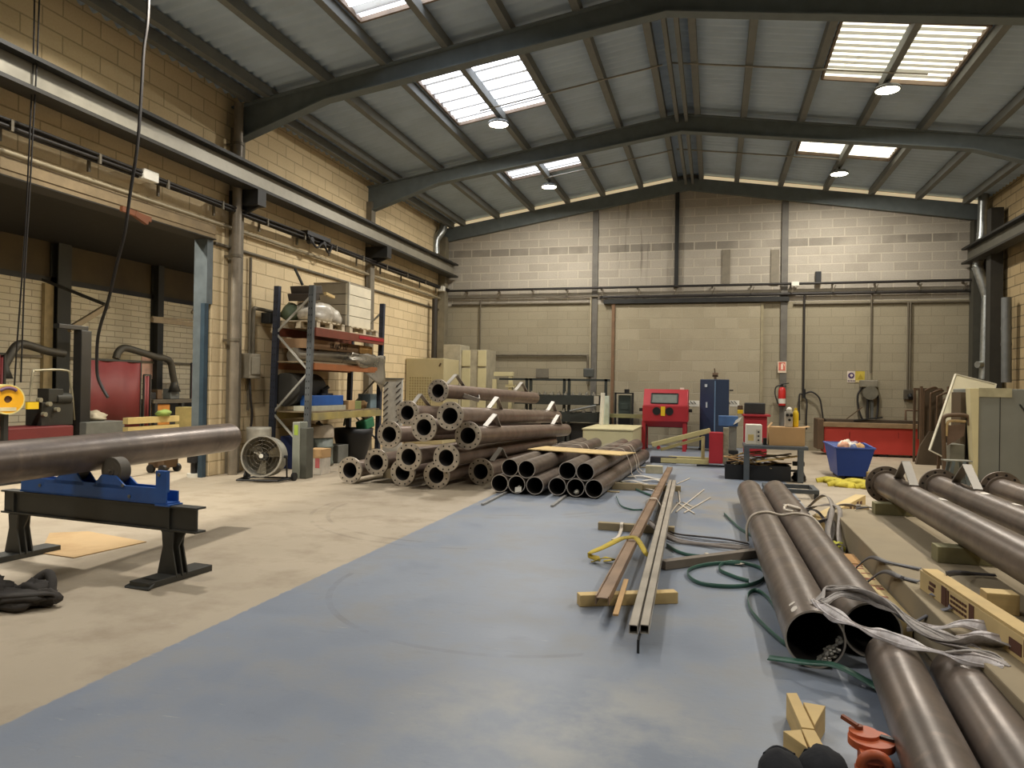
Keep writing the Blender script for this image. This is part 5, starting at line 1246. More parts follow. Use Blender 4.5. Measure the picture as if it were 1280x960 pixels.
# small dark machine
a, b, c, d = fb(769, 491, 791, 520, 17.0)
t = thing('compressor', ((a + b) / 2, 17.1, 0), 'small dark machine in a frame left of the red blast cabinet', 'machine')
for x in (a, b): MB().box(x - .02, x + .02, 17.0, 17.04, 0, d).build('frame_post', DARK, t)
MB().box(a - .02, b + .02, 17.0, 17.04, d - .03, d).box(a - .02, b + .02, 17.0, 17.04, c, c + .03).build('frame_rail', DARK, t)
MB().box(a + .06, b - .06, 17.06, 17.4, c + .03, d - .06).box(a + .1, b - .1, 17.05, 17.06, c + .15, d - .25).build('body', mat('mach_green', (52, 62, 54), .6), t, bevel=.01)
MB().cyl(((a + b) / 2 + .04, 17.2, d), ((a + b) / 2 + .04, 17.2, d + .08), .06, 12).build('cap', BLACK, t)
MB().box(a + .06, b - .06, 17.06, 17.4, 0, c - .02).build('base', BLACK, t)
# red blast cabinet
YR = 16.0
x0, x1, z0, z1 = fb(803, 487, 860, 563, YR)
def bz(py): return PY(830, py, YR).z
def bxx(px): return PY(px, 500, YR).x
t = thing('blast_cabinet', ((x0 + x1) / 2, YR + .3, 0), 'red blasting cabinet with a window and two arm holes', 'blast cabinet')
zk, zb_ = bz(507), bz(527)
b_ = MB()
b_.prism([(x0, YR + .0, zk), (x0, YR + .75, zk), (x0, YR + .75, z1), (x0, YR + .22, z1)], (x1 - x0, 0, 0))
b_.box(x0 - .01, x1 + .01, YR - .02, YR + .75, zb_, zk)
b_.prism([(x0 + .02, YR, zb_), (x1 - .02, YR, zb_), (x1 - .1, YR + .1, zb_ - .12), (x0 + .1, YR + .1, zb_ - .12)], (0, .5, 0))
b_.build('body', RED, t, bevel=.012)
wz0, wz1 = bz(504), bz(492); wa, wb_ = bxx(814), bxx(847)
def onp(x, z, off): # point on the sloped front
    k = (z - zk) / (z1 - zk); return V((x, YR + .22 * k - off, z))
MB().prism([onp(wa, wz0, .004), onp(wb_, wz0, .004), onp(wb_, wz1, .004), onp(wa, wz1, .004)], (0, .003, 0)).build('window', GLASS, t)
fm = MB(); q = [onp(wa, wz0, .008), onp(wb_, wz0, .008), onp(wb_, wz1, .008), onp(wa, wz1, .008)]
for i in range(4): fm.bar(q[i], q[(i + 1) % 4], .025, .02)
fm.build('window_frame', BLACK, t)
for px in (821, 837): c = V((bxx(px), YR - .02, bz(514))); MB().hollow(c - V((0, .02, 0)), c + V((0, .01, 0)), .085, .068, 20).cyl(c - V((0, .004, 0)), c + V((0, .0, 0)), .07, 20, mi=1).build('arm_hole', [DARK, BLACK], t)
c = V((bxx(829), YR - .02, bz(514))); MB().box(c.x - .045, c.x + .045, c.y - .015, c.y, c.z - .1, c.z + .1).build('warning_label', YEL, t)
for px in (805, 856):
    x = bxx(px); MB().box(x - .04, x + .04, YR + .02, YR + .1, 0, zb_).box(x - .04, x + .04, YR + .6, YR + .68, 0, zb_).build('leg', RED, t)
MB().box(x0 + .1, x1 - .1, YR + .15, YR + .5, .5, .62).cyl((x0 + .4, YR + .12, .55), (x0 + .65, YR + .12, .55), .04, 10).build('hopper', DARK, t)
MB().box(bxx(849), bxx(854), YR + .3, YR + .4, z1, z1 + .04).build('light_box', WHITE, t)
for px in (801, 862): x = bxx(px); MB().box(x - .05, x + .05, YR + .2, YR + .3, bz(515), bz(511)).build('latch', DARK, t)
# blue cabinet turned corner on
YBc = 16.6
ca, cb, cc_ = PY(875, 474, YBc), PY(894, 474, YBc - .22), PY(912, 474, YBc)
t = thing('blue_cabinet', (cb.x, YBc, 0), 'tall dark blue cabinet standing corner on by the gable wall', 'cabinet')
q = [V((cb.x, cb.y, .05)), V((cc_.x, cc_.y, .05)), V((ca.x + cc_.x - cb.x, YBc + .25, .05)), V((ca.x, ca.y, .05))]
hB = cb.z
MB().prism(q, (0, 0, hB - .05)).build('body', NAVY, t, bevel=.012)
for p in q: MB().box(p.x * .94 + cb.x * .06 - .03, p.x * .94 + cb.x * .06 + .03, p.y - .03 + .03, p.y + .06, 0, .05).build('foot', BLACK, t)
MB().bar(V((cb.x, cb.y - .006, .1)), V((cb.x, cb.y - .006, hB - .04)), .025, .012, up=V((0, 1, 0))).build('edge_strip', mat('strip_blue', (96, 122, 150), .4), t)
e = (V(ca) - V(cb)).normalized(); nn = V((e.y, -e.x, 0)); nn = nn if nn.y < 0 else -nn
m_ = V(cb) + e * .2; MB().obox((m_.x + nn.x * .01, m_.y + nn.y * .01, 1.0), e * .015, nn * .012, (0, 0, .06)).obox((m_.x + nn.x * .01 - .02, m_.y + nn.y * .01, 1.42), e * .03, nn * .006, (0, 0, .03)).build('handle', mat('pale_handle', (190, 200, 205), .4), t)
MB().cyl((cb.x, YBc, hB), (cb.x, YBc, hB + .1), .03, 10).cyl((cb.x - .06, YBc, hB + .1), (cb.x + .06, YBc, hB + .1), .045, 12).cyl((cb.x, YBc, hB + .1), (cb.x - .02, YBc, hB + .24), .012, 8).build('valve', BROWN, t)
MB().box(cc_.x, cc_.x + .08, YBc - .02, YBc + .02, hB - .25, hB - .22).build('stub', DARK, t)
# striped hazard bar on the wall behind
hz_ = thing('hazard_strip', PY(865, 505, YB - .02), 'black and white striped strip low on the gable wall by the blue cabinet', 'strip')
for px in (862, 866, 870, 913, 917, 921): p = PY(px, 505, YB - .05); MB().bar(p, p + V((-.06, 0, .07)), .035, .012).build('stripe', BLACK, hz_)
for a_, b_2 in ((860, 874), (912, 924)): p, q_ = PY(a_, 508, YB - .045), PY(b_2, 508, YB - .045); MB().box(p.x, q_.x, YB - .045, YB - .0405, p.z, p.z + .14).build('backing', WHITE, hz_)
# yellow floor crane with red box
YH = 13.2
P_ = lambda px, py, dy=0: PY(px, py, YH + dy)
t = thing('floor_crane', P_(850, 583), 'pale yellow steel frame hoist with a red counterweight box', 'hoist')
MB().bar(P_(815, 556), P_(888, 538), .06, .085).build('boom', PALEY, t, bevel=.008)
MB().bar(P_(826, 562, .1), P_(880, 547, .1), .04, .05).build('strut', PALEY, t)
for py, dy, nm in ((576, -.12, 'a'), (571, .35, 'b')):
    a, b = P_(826 if dy < 0 else 836, py, dy), P_(886, py + 1, dy); a.z = b.z = .075; MB().bar(a, b, .06, .08).build('base_leg', PALEY, t, bevel=.006)
a = P_(879, 545, .02); MB().bar(a, V((a.x, a.y, .05)), .06, .06).build('mast', PALEY, t, bevel=.006)
a, b, c, d = fb(886, 541, 904, 581, YH - .2); MB().box(a, b, YH - .2, YH + .06, .06, d).build('counterweight', RED, t, bevel=.01)
MB().box(b + .003, b + .09, YH - .15, YH + .1, .05, d + .08).build('back_plate', mat('dirty_pale', (140, 132, 108), .7, 0, .3, 14), t)
MB().bar(V((a - .2, YH - .3, .03)), V((b + .1, YH - .3, .035)), .03, .03).cyl((b + .05, YH - .32, .035), (b + .05, YH - .28, .035), .035, 12).build('axle', BLACK, t)
a = P_(823, 558); MB().cyl(V((a.x, a.y - .02, a.z - .02)), V((a.x, a.y + .1, a.z - .02)), .03, 10).build('boom_end', RED, t)
tag(MB().box(P_(812, 578).x, P_(845, 578).x, YH + .12, YH + .3, .0, .11).build('dark_beam', mat('beam_navy', (58, 56, 62), .6), bevel=.006), 'dark beam lying on the floor under the yellow frame hoist', 'beam')
# grey pedestal with blue tray
YP = 13.7
t = thing('pedestal', PY(915, 575, YP), 'grey pedestal with black foot behind the hoist', 'pedestal')
a, b, c, d = fb(911, 533, 921, 561, YP); MB().box(a, b, YP, YP + .2, .24, d).build('column', mat('ped_grey', (112, 110, 100), .6), t, bevel=.01)
a, b, c, d = fb(910, 560, 923, 576, YP); MB().box(a, b, YP - .02, YP + .25, 0, .24).build('foot', BLACK, t, bevel=.01)
a, b, c, d = fb(898, 521, 919, 533, YP)
tb = PY(915, 533, YP).z
tag(MB().box(a, b + .05, YP - .02, YP + .3, tb + .001, d + .01).build('blue_bin', mat('bin_blue', (66, 98, 142), .5), bevel=.012), 'blue grey bin resting on the pedestal', 'bin')
tag(MB().obox(PY(922, 526, YP - .05), (.05, 0, .03), (0, .03, 0), (.02, 0, .04)).build('white_paper', WHITE), 'white paper stuck at the side of the blue grey bin', 'paper')
# red tool trolley with black box
YT = 14.4
t = thing('tool_trolley', PY(945, 560, YT), 'red tool trolley behind the low steel table', 'trolley')
a, b, c, d = fb(930, 521, 959, 560, YT); MB().box(a, b, YT, YT + .45, .1, d).build('body', RED, t, bevel=.012)
tzt = d
MB().box(a - .03, b + .06, YT - .04, YT + .47, d, d + .04).build('top_tray', RED, t, bevel=.006)
for xx in (a + .05, b - .05):
    for yy in (YT + .06, YT + .38): MB().cyl((xx - .02, yy, .05), (xx + .02, yy, .05), .05, 14).build('wheel', BLACK, t)
a, b, c, d = fb(931, 504, 957, 519, YT); o = MB().box(a, b, YT + .05, YT + .38, tzt + .041, d).build('black_toolbox', mat('toolbox', (42, 42, 40), .5), bevel=.015); tag(o, 'black toolbox on the red trolley', 'toolbox')
a, b, c, d = fb(922, 507, 929, 521, YT); t = thing('yellow_machine', ((a + b) / 2, YT + .1, tzt), 'yellow power tool with dark head left of the black toolbox', 'tool')
MB().box(a, b, YT + .05, YT + .15, tzt + .041, d - .08).build('body', YEL, t, bevel=.01); MB().cyl(((a + b) / 2, YT + .1, d - .08), ((a + b) / 2, YT + .1, d), .05, 12).build('head', BROWN, t)
# low steel table, crate, cartons
YL = 11.25
def tz(px, py): return PY(px, py, YL)
ta_, tb_ = tz(930, 555), tz(1003, 558); TH = .52
TS = mat('table_steel', (96, 102, 106), .45, .4, .15)
t = thing('steel_table', ((ta_.x + tb_.x) / 2, YL + .3, 0), 'low grey steel table carrying cartons', 'table')
MB().box(ta_.x, tb_.x + .08, YL - .02, YL + .62, TH - .05, TH).build('table_top', TS, t, bevel=.004)
for x, y in ((ta_.x + .04, YL + .02), (tb_.x - .02, YL + .02), (ta_.x + .06, YL + .56), (tb_.x + .04, YL + .56)): MB().box(x - .04, x + .04, y - .04, y + .04, 0, TH - .05).build('leg', TS, t, bevel=.004)
MB().box(tb_.x - .1, tb_.x + .06, YL + .25, YL + .33, .22, .28).box(ta_.x, tb_.x + .05, YL + .55, YL + .59, .1, .13).build('stretcher', DARK, t)
t = thing('offcut_crate', (.55, YL - .0, 0), 'black crate filled with pale offcuts beneath the table', 'crate')
x0, x1, z0, z1 = fb(908, 582, 983, 600, YL - .1)
y0c, y1c = YL + .08, YL + .52
x0, x1 = ta_.x - .26, tb_.x - .14
MB().box(x0, x1, y0c, y0c + .02, .0, .22).box(x0, x1, y1c - .02, y1c, .0, .22).box(x0, x0 + .02, y0c + .02, y1c - .02, 0, .22).box(x1 - .02, x1, y0c + .02, y1c - .02, 0, .22).box(x0 + .02, x1 - .02, y0c + .02, y1c - .02, 0, .02).build('box', BLACK, t)
random.seed(5)
for k in range(26):
    x = random.uniform(x0 + .15, x1 - .15); y = random.uniform(y0c + .1, y1c - .1); a = random.uniform(-1.2, 1.2); l = random.uniform(.08, .2)
    d = V((math.cos(a), math.sin(a) * .45, random.uniform(-.25, .25))).normalized()
    zz = .20 + .20 * k / 26
    o = MB().bar(V((x, y, zz)) - d * l, V((x, y, zz)) + d * l, random.uniform(.03, .06), .014).build('offcut', (WOOD, WOODG, CARD)[k % 3])
    tag(o, 'offcut strip heaped in the black crate under the table', 'offcut', 'offcuts in the black crate')
    if k == 25: tag(o, 'topmost offcut strip on the heap in the black crate', 'offcut')
tag(MB().bar((.6, YL - .03, .285), (1.2, YL + .3, .36), .05, .02).build('wood_lath', WOOD), 'long pale lath sticking out of the crate to the right', 'lath')
tag(MB().bar((.55, YL + .1, .31), (1.1, YL + .2, .40), .04, .018).build('wood_lath', mat('dark_lath', (70, 62, 52), .8)), 'long dark lath sticking out of the crate', 'lath')
a, b = tz(962, 533), tz(1007, 555)
t = thing('cardboard_box', ((a.x + b.x) / 2, YL + .2, TH), 'open cardboard box on the steel table', 'carton')
bh = a.z
MB().box(a.x, b.x, YL + .08, YL + .42, TH + .001, bh - .01).build('box', CARD, t, bevel=.004)
MB().obox((a.x + .02, YL + .25, bh + .01), (.002, 0, 0), (0, .16, 0), (.03, 0, .04)).obox((b.x + .02, YL + .25, bh - .005), (.05, 0, .01), (0, .16, 0), (0, 0, .002)).build('flap', CARD, t)
a, b = tz(933, 531), tz(953, 555)
t = thing('white_device', ((a.x + b.x) / 2, YL + .2, TH), 'white control unit with a yellow panel on the table', 'device')
MB().box(a.x, b.x, YL + .1, YL + .4, TH + .001, a.z).build('case', WHITE, t, bevel=.008)
MB().box(a.x + .03, a.x + .11, YL + .095, YL + .1, TH + .06, TH + .15).build('panel', mat('panel_straw', (214, 190, 120), .6), t)
MB().box(b.x - .085, b.x - .02, YL + .094, YL + .1, TH + .03, a.z - .07).build('keypad', mat('keypad', (198, 192, 176), .6), t)
for k in range(3): MB().cyl((b.x - .05, YL + .09, TH + .07 + .06 * k), (b.x - .05, YL + .094, TH + .07 + .06 * k), .014, 10).build('knob', BLACK, t)
tag(MB().box(b.x + .02, b.x + .07, YL + .15, YL + .25, TH + .001, TH + .10).build('black_block', BLACK, bevel=.004), 'small black block between the white unit and the cardboard box', 'block')
a, b = tz(983, 515), tz(992.5, 533)
t = thing('spray_unit', ((a.x + b.x) / 2, YL + .25, bh), 'grey gauge unit standing on the cardboard box', 'device')
MB().box(a.x, b.x, YL + .18, YL + .3, bh - .009, a.z).build('body', mat('gauge_grey', (176, 170, 156), .5), t, bevel=.008)
for dx in (.03, .085): MB().cyl((a.x + dx, YL + .165, a.z - .05), (a.x + dx, YL + .18, a.z - .05), .022, 12).build('gauge', BLACK, t)
MB().cyl((a.x + .06, YL + .165, a.z - .12), (a.x + .06, YL + .18, a.z - .12), .02, 12).build('gauge', BLACK, t)
MB().blob((a.x + .06, YL + .24, a.z + .03), (.04, .04, .035), 3, .25, 2, 8, 12, .2).build('bulb', WHITE, t)
a = tz(997, 513)
t = thing('yellow_bottle', (a.x, YL + .25, bh), 'yellow bottle beside the gauge unit', 'bottle')
MB().lathe([(0, 0), (.04, 0), (.042, .02), (.042, .2), (.03, .235), (.018, .245)], (a.x, YL + .25, bh - .009)).build('body', YEL, t)
MB().cyl((a.x, YL + .25, bh + .236), (a.x, YL + .25, bh + .27), .02, 12).build('cap', YEL, t)
tag(MB().blob((1.22, YL + .25, .06), (.1, .16, .08), 6, .3, 2, 10, 14, .2).build('dark_sack', BLACK), 'black sack on the floor right of the offcut crate', 'sack')
# dark frame on the floor behind the middle pipes
t = thing('floor_frame', (.85, 9.7, 0), 'dark steel frame lying behind the far ends of the middle pipes', 'frame')
MB().box(.62, 1.25, 9.6, 9.66, .06, .11).box(.62, 1.25, 10.1, 10.16, .06, .11).box(.62, .68, 9.66, 10.1, .06, .11).box(1.19, 1.25, 9.66, 10.1, .06, .11).build('frame', mat('frame_grey', (74, 78, 80), .5, .3), t)
for x in (.65, 1.22):
    for y in (9.63, 10.13): MB().box(x - .025, x + .025, y - .025, y + .025, 0, .06).build('foot', DARK, t)
# extinguisher and sign
c = PY(977.5, 495, YB - .16); t = thing('fire_extinguisher', (c.x, YB - .12, c.z - .3), 'red fire extinguisher hanging on the grey gable post', 'fire extinguisher')
MB().lathe([(0, -.22), (.075, -.22), (.08, -.2), (.08, .12), (.06, .18), (.03, .2)], c, n=18).build('body', mat('ext_red', (196, 44, 38), .4, 0, .05), t)
MB().cyl(c + V((0, 0, .19)), c + V((0, 0, .27)), .025, 10).bar(c + V((-.02, -.02, .26)), c + V((.14, -.02, .29)), .025, .02).bar(c + V((0, 0, .22)), c + V((.09, 0, .22)), .02, .02).build('valve', DARK, t)
MB().tube(smooth_path([c + V((-.02, -.02, .24)), c + V((-.13, -.02, .2)), c + V((-.15, -.02, .05)), c + V((-.11, -.03, -.1)), c + V((-.08, -.03, -.18))]), .014).build('hose', BLACK, t)
MB().lathe([(.0805, -.17), (.0805, -.06)], c, n=18).build('label', WHITE, t)
MB().cyl(c + V((0, 0, -.25)), c + V((0, 0, -.2)), .07, 16).bar(c + V((0, .02, .05)), V((c.x, YB - .05, c.z + .05)), .05, .03).build('holder', DARK, t)
a, b, c1_, d1_ = fb(972, 452, 983, 466, YB - .06)
t = thing('extinguisher_sign', ((a + b) / 2, YB - .06, c1_), 'red and white extinguisher sign on the gable post', 'sign')
MB().box(a, b, YB - .062, YB - .052, c1_, d1_).build('plate', mat('sign_white', (226, 206, 180), .5), t)
MB().box(a + .02, b - .02, YB - .064, YB - .062, c1_ + .05, d1_ - .015).build('field', mat('sign_red', (208, 110, 92), .5), t)
xm_ = (a + b) / 2; MB().box(xm_ - .022, xm_ + .022, YB - .066, YB - .064, c1_ + .075, d1_ - .06).box(xm_ - .01, xm_ + .01, YB - .066, YB - .064, d1_ - .06, d1_ - .035).bar((xm_ - .01, YB - .065, d1_ - .04), (xm_ + .045, YB - .065, d1_ - .055), .002, .014).bar((xm_ + .045, YB - .065, d1_ - .055), (xm_ + .05, YB - .065, d1_ - .1), .002, .01).build('pictogram', mat('sign_pale', (246, 220, 200), .5), t)
# hose loops beside extinguisher
c = PY(1005, 492, YB - .08)
t = thing('air_hose', (c.x, YB - .1, .5), 'dark air hose looped under the conduit right of the extinguisher', 'hose')
MB().cyl(c + V((0, 0, -.1)), c + V((0, 0, .1)), .035, 10).build('fitting', BLACK, t)
MB().tube(smooth_path([c + V((0, 0, -.05)), c + V((-.09, 0, -.02)), c + V((-.1, -.02, -.3)), c + V((-.09, -.03, -.6))]), .018).tube(smooth_path([c + V((0, 0, -.05)), c + V((.06, -.02, -.2)), c + V((.05, -.04, -.55)), c + V((.06, -.04, -.8))]), .018).tube(smooth_path([c + V((.02, 0, 0)), c + V((.16, -.02, .04)), c + V((.32, -.03, -.1)), c + V((.38, -.05, -.42)), c + V((.4, -.06, -.6))]), .018).build('hose', CABLE, t)
# hose reel, double sign, socket
c = PY(1087, 490, YB - .12)
t = thing('hose_reel', (c.x, YB - .1, c.z - .6), 'grey hose reel with hanging dark hose on the gable wall', 'hose reel')
MB().box(c.x - .2, c.x + .16, YB - .2, YB - .02, c.z + .1, c.z + .26).build('housing', mat('reel_grey', (126, 120, 104), .6), t, bevel=.02)
MB().cyl((c.x, YB - .24, c.z - .02), (c.x, YB - .04, c.z - .02), .15, 20).build('drum', mat('reel_mid', (112, 108, 94), .5, .2), t)
MB().tube(smooth_path([c + V((-.15, 0, .1)), c + V((-.24, 0, -.1)), c + V((-.2, -.02, -.45)), c + V((-.06, -.03, -.75)), c + V((.02, -.03, -.8)), c + V((.14, -.02, -.55)), c + V((.17, 0, -.15)), c + V((.12, 0, .05))], 6), .022).tube(smooth_path([c + V((-.03, 0, -.1)), c + V((-.04, -.02, -.5)), c + V((0, -.03, -.78))], 6), .03).build('hose', CABLE, t)
MB().bar((c.x + .05, YB - .1, c.z - .15), (c.x + .05, YB - .1, c.z - .75), .1, .05).build('bracket', GREYST, t)
a, b, c1_, d1_ = fb(1059, 464, 1081, 478, YB - .01)
t = thing('safety_sign', ((a + b) / 2, YB - .01, c1_), 'white and yellow double safety sign on the gable wall', 'sign')
xm_ = a + (b - a) * .45
MB().box(a, xm_, YB - .012, YB - .002, c1_, d1_).build('plate', mat('sign_plain', (214, 202, 186), .5), t)
MB().box(xm_, b, YB - .012, YB - .002, c1_ + .05, d1_).build('plate', mat('sign_yellow', (188, 168, 66), .5), t); MB().box(xm_, b, YB - .012, YB - .002, c1_, c1_ + .05).build('plate', mat('sign_straw', (202, 184, 130), .5), t)
rc = V(((a + xm_) / 2, YB - .013, d1_ - .10)); MB().cyl(rc, rc + V((0, -.002, 0)), .066, 20).build('symbol', mat('sign_blue', (70, 50, 96), .5), t); MB().cyl(rc + V((.005, -.003, .005)), rc + V((.005, -.004, .005)), .03, 14).bar(rc + V((.005, -.0035, -.05)), rc + V((.005, -.0035, 0)), .03, .001).build('symbol', mat('sign_plain', (214, 202, 186), .5), t)
MB().prism([(xm_ + .05, YB - .0125, c1_ + .075), (b - .03, YB - .0125, c1_ + .075), ((xm_ + b) / 2 + .01, YB - .0125, d1_ - .06)], (0, -.002, 0)).build('symbol', mat('sign_olive', (160, 140, 42), .5), t)
for k in range(5): x = a + .012 + k * .033; MB().box(x, x + .022, YB - .0135, YB - .012, c1_ + .02, c1_ + .05).build('lettering', mat('sign_ink', (66, 48, 66), .5), t)
c = PY(1137, 494, YB - .06); t = thing('wall_socket', (c.x, YB - .06, c.z - .12), 'dark wall socket under the twin conduits', 'socket')
MB().box(c.x - .11, c.x + .11, YB - .09, YB, c.z - .1, c.z + .12).build('box', mat('socket_dark', (74, 68, 56), .6), t, bevel=.015); MB().cyl((c.x, YB - .16, c.z - .06), (c.x, YB - .09, c.z), .05, 14).build('plug', BLACK, t)
# red bench machine
YM = 16.55
def mz(py): return PY(1095, py, YM).z
x0, x1 = PY(1030, 550, YM).x, PY(1166, 550, YM).x
t = thing('bending_machine', ((x0 + x1) / 2, YM + .3, 0), 'long red folding machine under the safety sign', 'machine')
zr, zf_ = mz(535), mz(568)
MB().box(x0, x1, YM, YM + .5, zf_, zr).build('front_panel', RED2, t, bevel=.01)
MB().box(x0 - .02, x1, YM - .05, YM + .1, zr, zr + .1).build('jaw', mat('jaw_tan', (146, 122, 92), .5, .2), t, bevel=.008)
MB().box(x0 + .05, x1, YM + .12, YM + .5, zr + .002, zr + .16).build('top_beam', mat('beam_brown', (70, 58, 44), .6), t, bevel=.006)
xe = PY(1021, 550, YM).x; MB().box(xe, x0 - .005, YM - .04, YM + .55, .12, mz(525)).build('end_block', BROWN, t, bevel=.015)
for px in (1060, 1105, 1150): x = PY(px, 572, YM).x; MB().box(x - .09, x + .09, YM + .03, YM + .4, 0, zf_).build('foot', BLACK, t)
MB().box(x0, x1, YM + .1, YM + .4, .05, zf_).build('skirt', BLACK, t)
for px in (1062, 1123): p = PY(px, 548, YM - .004); MB().bar(p, p + V((0, 0, .12)), .02, .008).build('handle', mat('handle_red', (120, 26, 22), .5), t)
a = PY(1080, 526, YM + .1); MB().bar(a + V((-.2, 0, 0)), a + V((.35, 0, .08)), .03, .03).build('lever', DARK, t)
MB().bar(PY(1055, 526, YM + .3), PY(1078, 509, YM + .3), .02, .02).build('rod', BROWN, t)
# blue skip
t = thing('tipping_skip', FL(1065, 600), 'small blue tipping skip full of rags', 'skip')
fA, fB = PY(1045, 559.6, 12.0), PY(1094, 559.6, 12.0)
zs = fA.z
yb_ = 13.0
b0, b1 = fA.x + .03, fB.x - .12
zb0 = .05
top = [V((fA.x, 12.0, zs)), V((fB.x, 12.0, zs)), V((fB.x + .02, yb_, zs + .02)), V((fA.x - .03, yb_ + .05, zs + .02))]
bot = [V((b0, 12.02, zb0)), V((b1, 12.02, zb0)), V((b1, yb_ - .25, zb0)), V((b0, yb_ - .25, zb0))]
ctr = (top[0] + top[2]) / 2; ins = [p + (ctr - p).normalized() * .02 for p in top]; inb = [p + V((0, 0, .02)) + (V(((bot[0].x + bot[2].x) / 2, (bot[0].y + bot[2].y) / 2, p.z)) - p).normalized() * .02 for p in bot]
MB().add(bot + top + ins + inb, [(3, 2, 1, 0), (0, 1, 5, 4), (1, 2, 6, 5), (2, 3, 7, 6), (3, 0, 4, 7), (4, 5, 9, 8), (5, 6, 10, 9), (6, 7, 11, 10), (7, 4, 8, 11), (8, 9, 13, 12), (9, 10, 14, 13), (10, 11, 15, 14), (11, 8, 12, 15), (12, 13, 14, 15)]).build('bucket', BLUE2, t)
rm = MB()
for i in range(4): rm.bar(top[i], top[(i + 1) % 4], .03, .02)
rm.build('rim', mat('rim_blue', (70, 96, 170), .4), t)
MB().box(b0 + .03, b0 + .1, 12.05, 12.7, 0, zb0).box(b1 - .1, b1 - .03, 12.05, 12.7, 0, zb0).build('foot', DARK, t)
for k, (dx, dy, m, s) in enumerate(((.12, .2, mat('rag_pink', (214, 160, 130), .9), 1), (.24, .25, WHITE, .9), (.33, .15, mat('rag_peach', (224, 178, 120), .9), .9), (.2, .5, mat('rag_cream', (222, 210, 190), .9), 1.2), (.3, .45, mat('rag_mauve', (170, 150, 160), .9), 1), (.14, .42, WHITE, .9), (.25, .12, mat('rag_blue', (120, 130, 160), .9), .6))):
    o = MB().blob((fA.x + dx + .02, 12.0 + dy, zs + .0), (.085 * s, .09 * s, .08 * s), k + 2, .4, 2.4, 10, 14, .05).build('rag', m); tag(o, ['pink rag at the left of the skip', 'white rag in the middle of the skip', 'peach rag at the right of the skip', 'large cream rag at the back of the skip', 'mauve rag at the back right of the skip', 'white rag at the back left of the skip', 'small blue rag at the front of the skip'][k], 'rag', 'rags in the blue skip')
fill = MB().box(b0 + .06, b1 - .02, 12.12, yb_ - .3, zb0 + .02, zs - .05).build('rag_fill', mat('rag_dark', (120, 108, 96), .9)); tag(fill, 'rags packed inside the blue skip', 'rags', None, 'stuff')
a = FL(1088, 601); tag(MB().box(a.x - .05, a.x + .1, a.y - .02, a.y + .1, 0, .13).build('wood_block', mat('block_tan', (184, 156, 100), .8), bevel=.005), 'tan wood block at the right foot of the blue skip', 'wood block')
# rack of bent dark tubes
YD = 15.2
xa, xb = PY(1153, 520, YD).x, PY(1184, 520, YD).x
t = thing('tube_rack', ((xa + xb) / 2, YD + .2, 0), 'dark brown rack of nested bent tubes right of the red machine', 'rack')
zt_ = PY(1168, 485, YD).z
for k in range(4):
    x = xa + .02 + k * .11; z_ = zt_ - .0 - k * .05
    MB().tube(smooth_path([(x, YD, .3), (x, YD, z_ - .15), (x + .03, YD + .02, z_ - .05), (x + .16, YD + .05, z_ + .01), (x + .24, YD + .1, z_)], 4), .018).build('bent_tube', BROWN, t)
MB().box(xa - .04, xa + .0, YD - .02, YD + .04, 0, zt_ + .03).box(xb, xb + .04, YD - .02, YD + .04, 0, zt_ + .03).box(xa - .04, xa, YD + .46, YD + .5, 0, zt_).box(xb, xb + .04, YD + .46, YD + .5, 0, zt_).box(xa, xb, YD + .46, YD + .49, zt_ - .05, zt_).build('frame', BROWN, t)
MB().box(xa, xb, YD + .3, YD + .32, .45, zt_ - .02).build('back_panel', mat('panel_umber', (74, 60, 42), .7), t)
MB().prism([(xa - .12, YD - .1, 0), (xb + .05, YD - .1, 0), (xb + .05, YD - .1, .62), (xa + .1, YD - .1, .62), (xa - .05, YD - .1, .35)], (0, .1, 0)).build('lower_panel', mat('panel_brown', (78, 66, 50), .7), t)
tag(MB().tube([PY(1132, 532, 16.9), PY(1132, 513, 16.9), PY(1150, 513, 16.9)], .025, 8).build('bent_rail', BROWN), 'dark bent rail above the right end of the red machine', 'rail')
# leaning panel
YW = 13.4
pts = [PY(1194.7, 468, YW + .3), PY(1245, 480.5, YW + .3), PY(1216, 590, YW - .1), PY(1162, 563, YW - .1)]
t = thing('leaning_panel', (pts[3].x, YW, 0), 'large white panel leaning tilted behind the grey cabinet', 'panel')
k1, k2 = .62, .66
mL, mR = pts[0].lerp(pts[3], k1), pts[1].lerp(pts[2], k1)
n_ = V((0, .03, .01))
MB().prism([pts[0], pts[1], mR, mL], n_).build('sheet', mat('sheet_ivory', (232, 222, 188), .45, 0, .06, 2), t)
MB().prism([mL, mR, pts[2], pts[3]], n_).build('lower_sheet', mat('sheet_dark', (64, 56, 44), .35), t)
fm = MB()
for i in range(4): fm.bar(pts[i] + n_ * .5 - V((0, .01, 0)), pts[(i + 1) % 4] + n_ * .5 - V((0, .01, 0)), .035, .02)
fm.build('edge_frame', mat('edge_ivory', (214, 206, 182), .5), t)
MB().bar((pts[2].x + .05, YW + .05, 0), (pts[2].x - .1, YW - .06, pts[2].z), .04, .04).bar((pts[3].x + .15, YW, 0), (pts[3].x + .15, YW - .06, pts[3].z - .05), .04, .04).build('prop', BROWN, t)
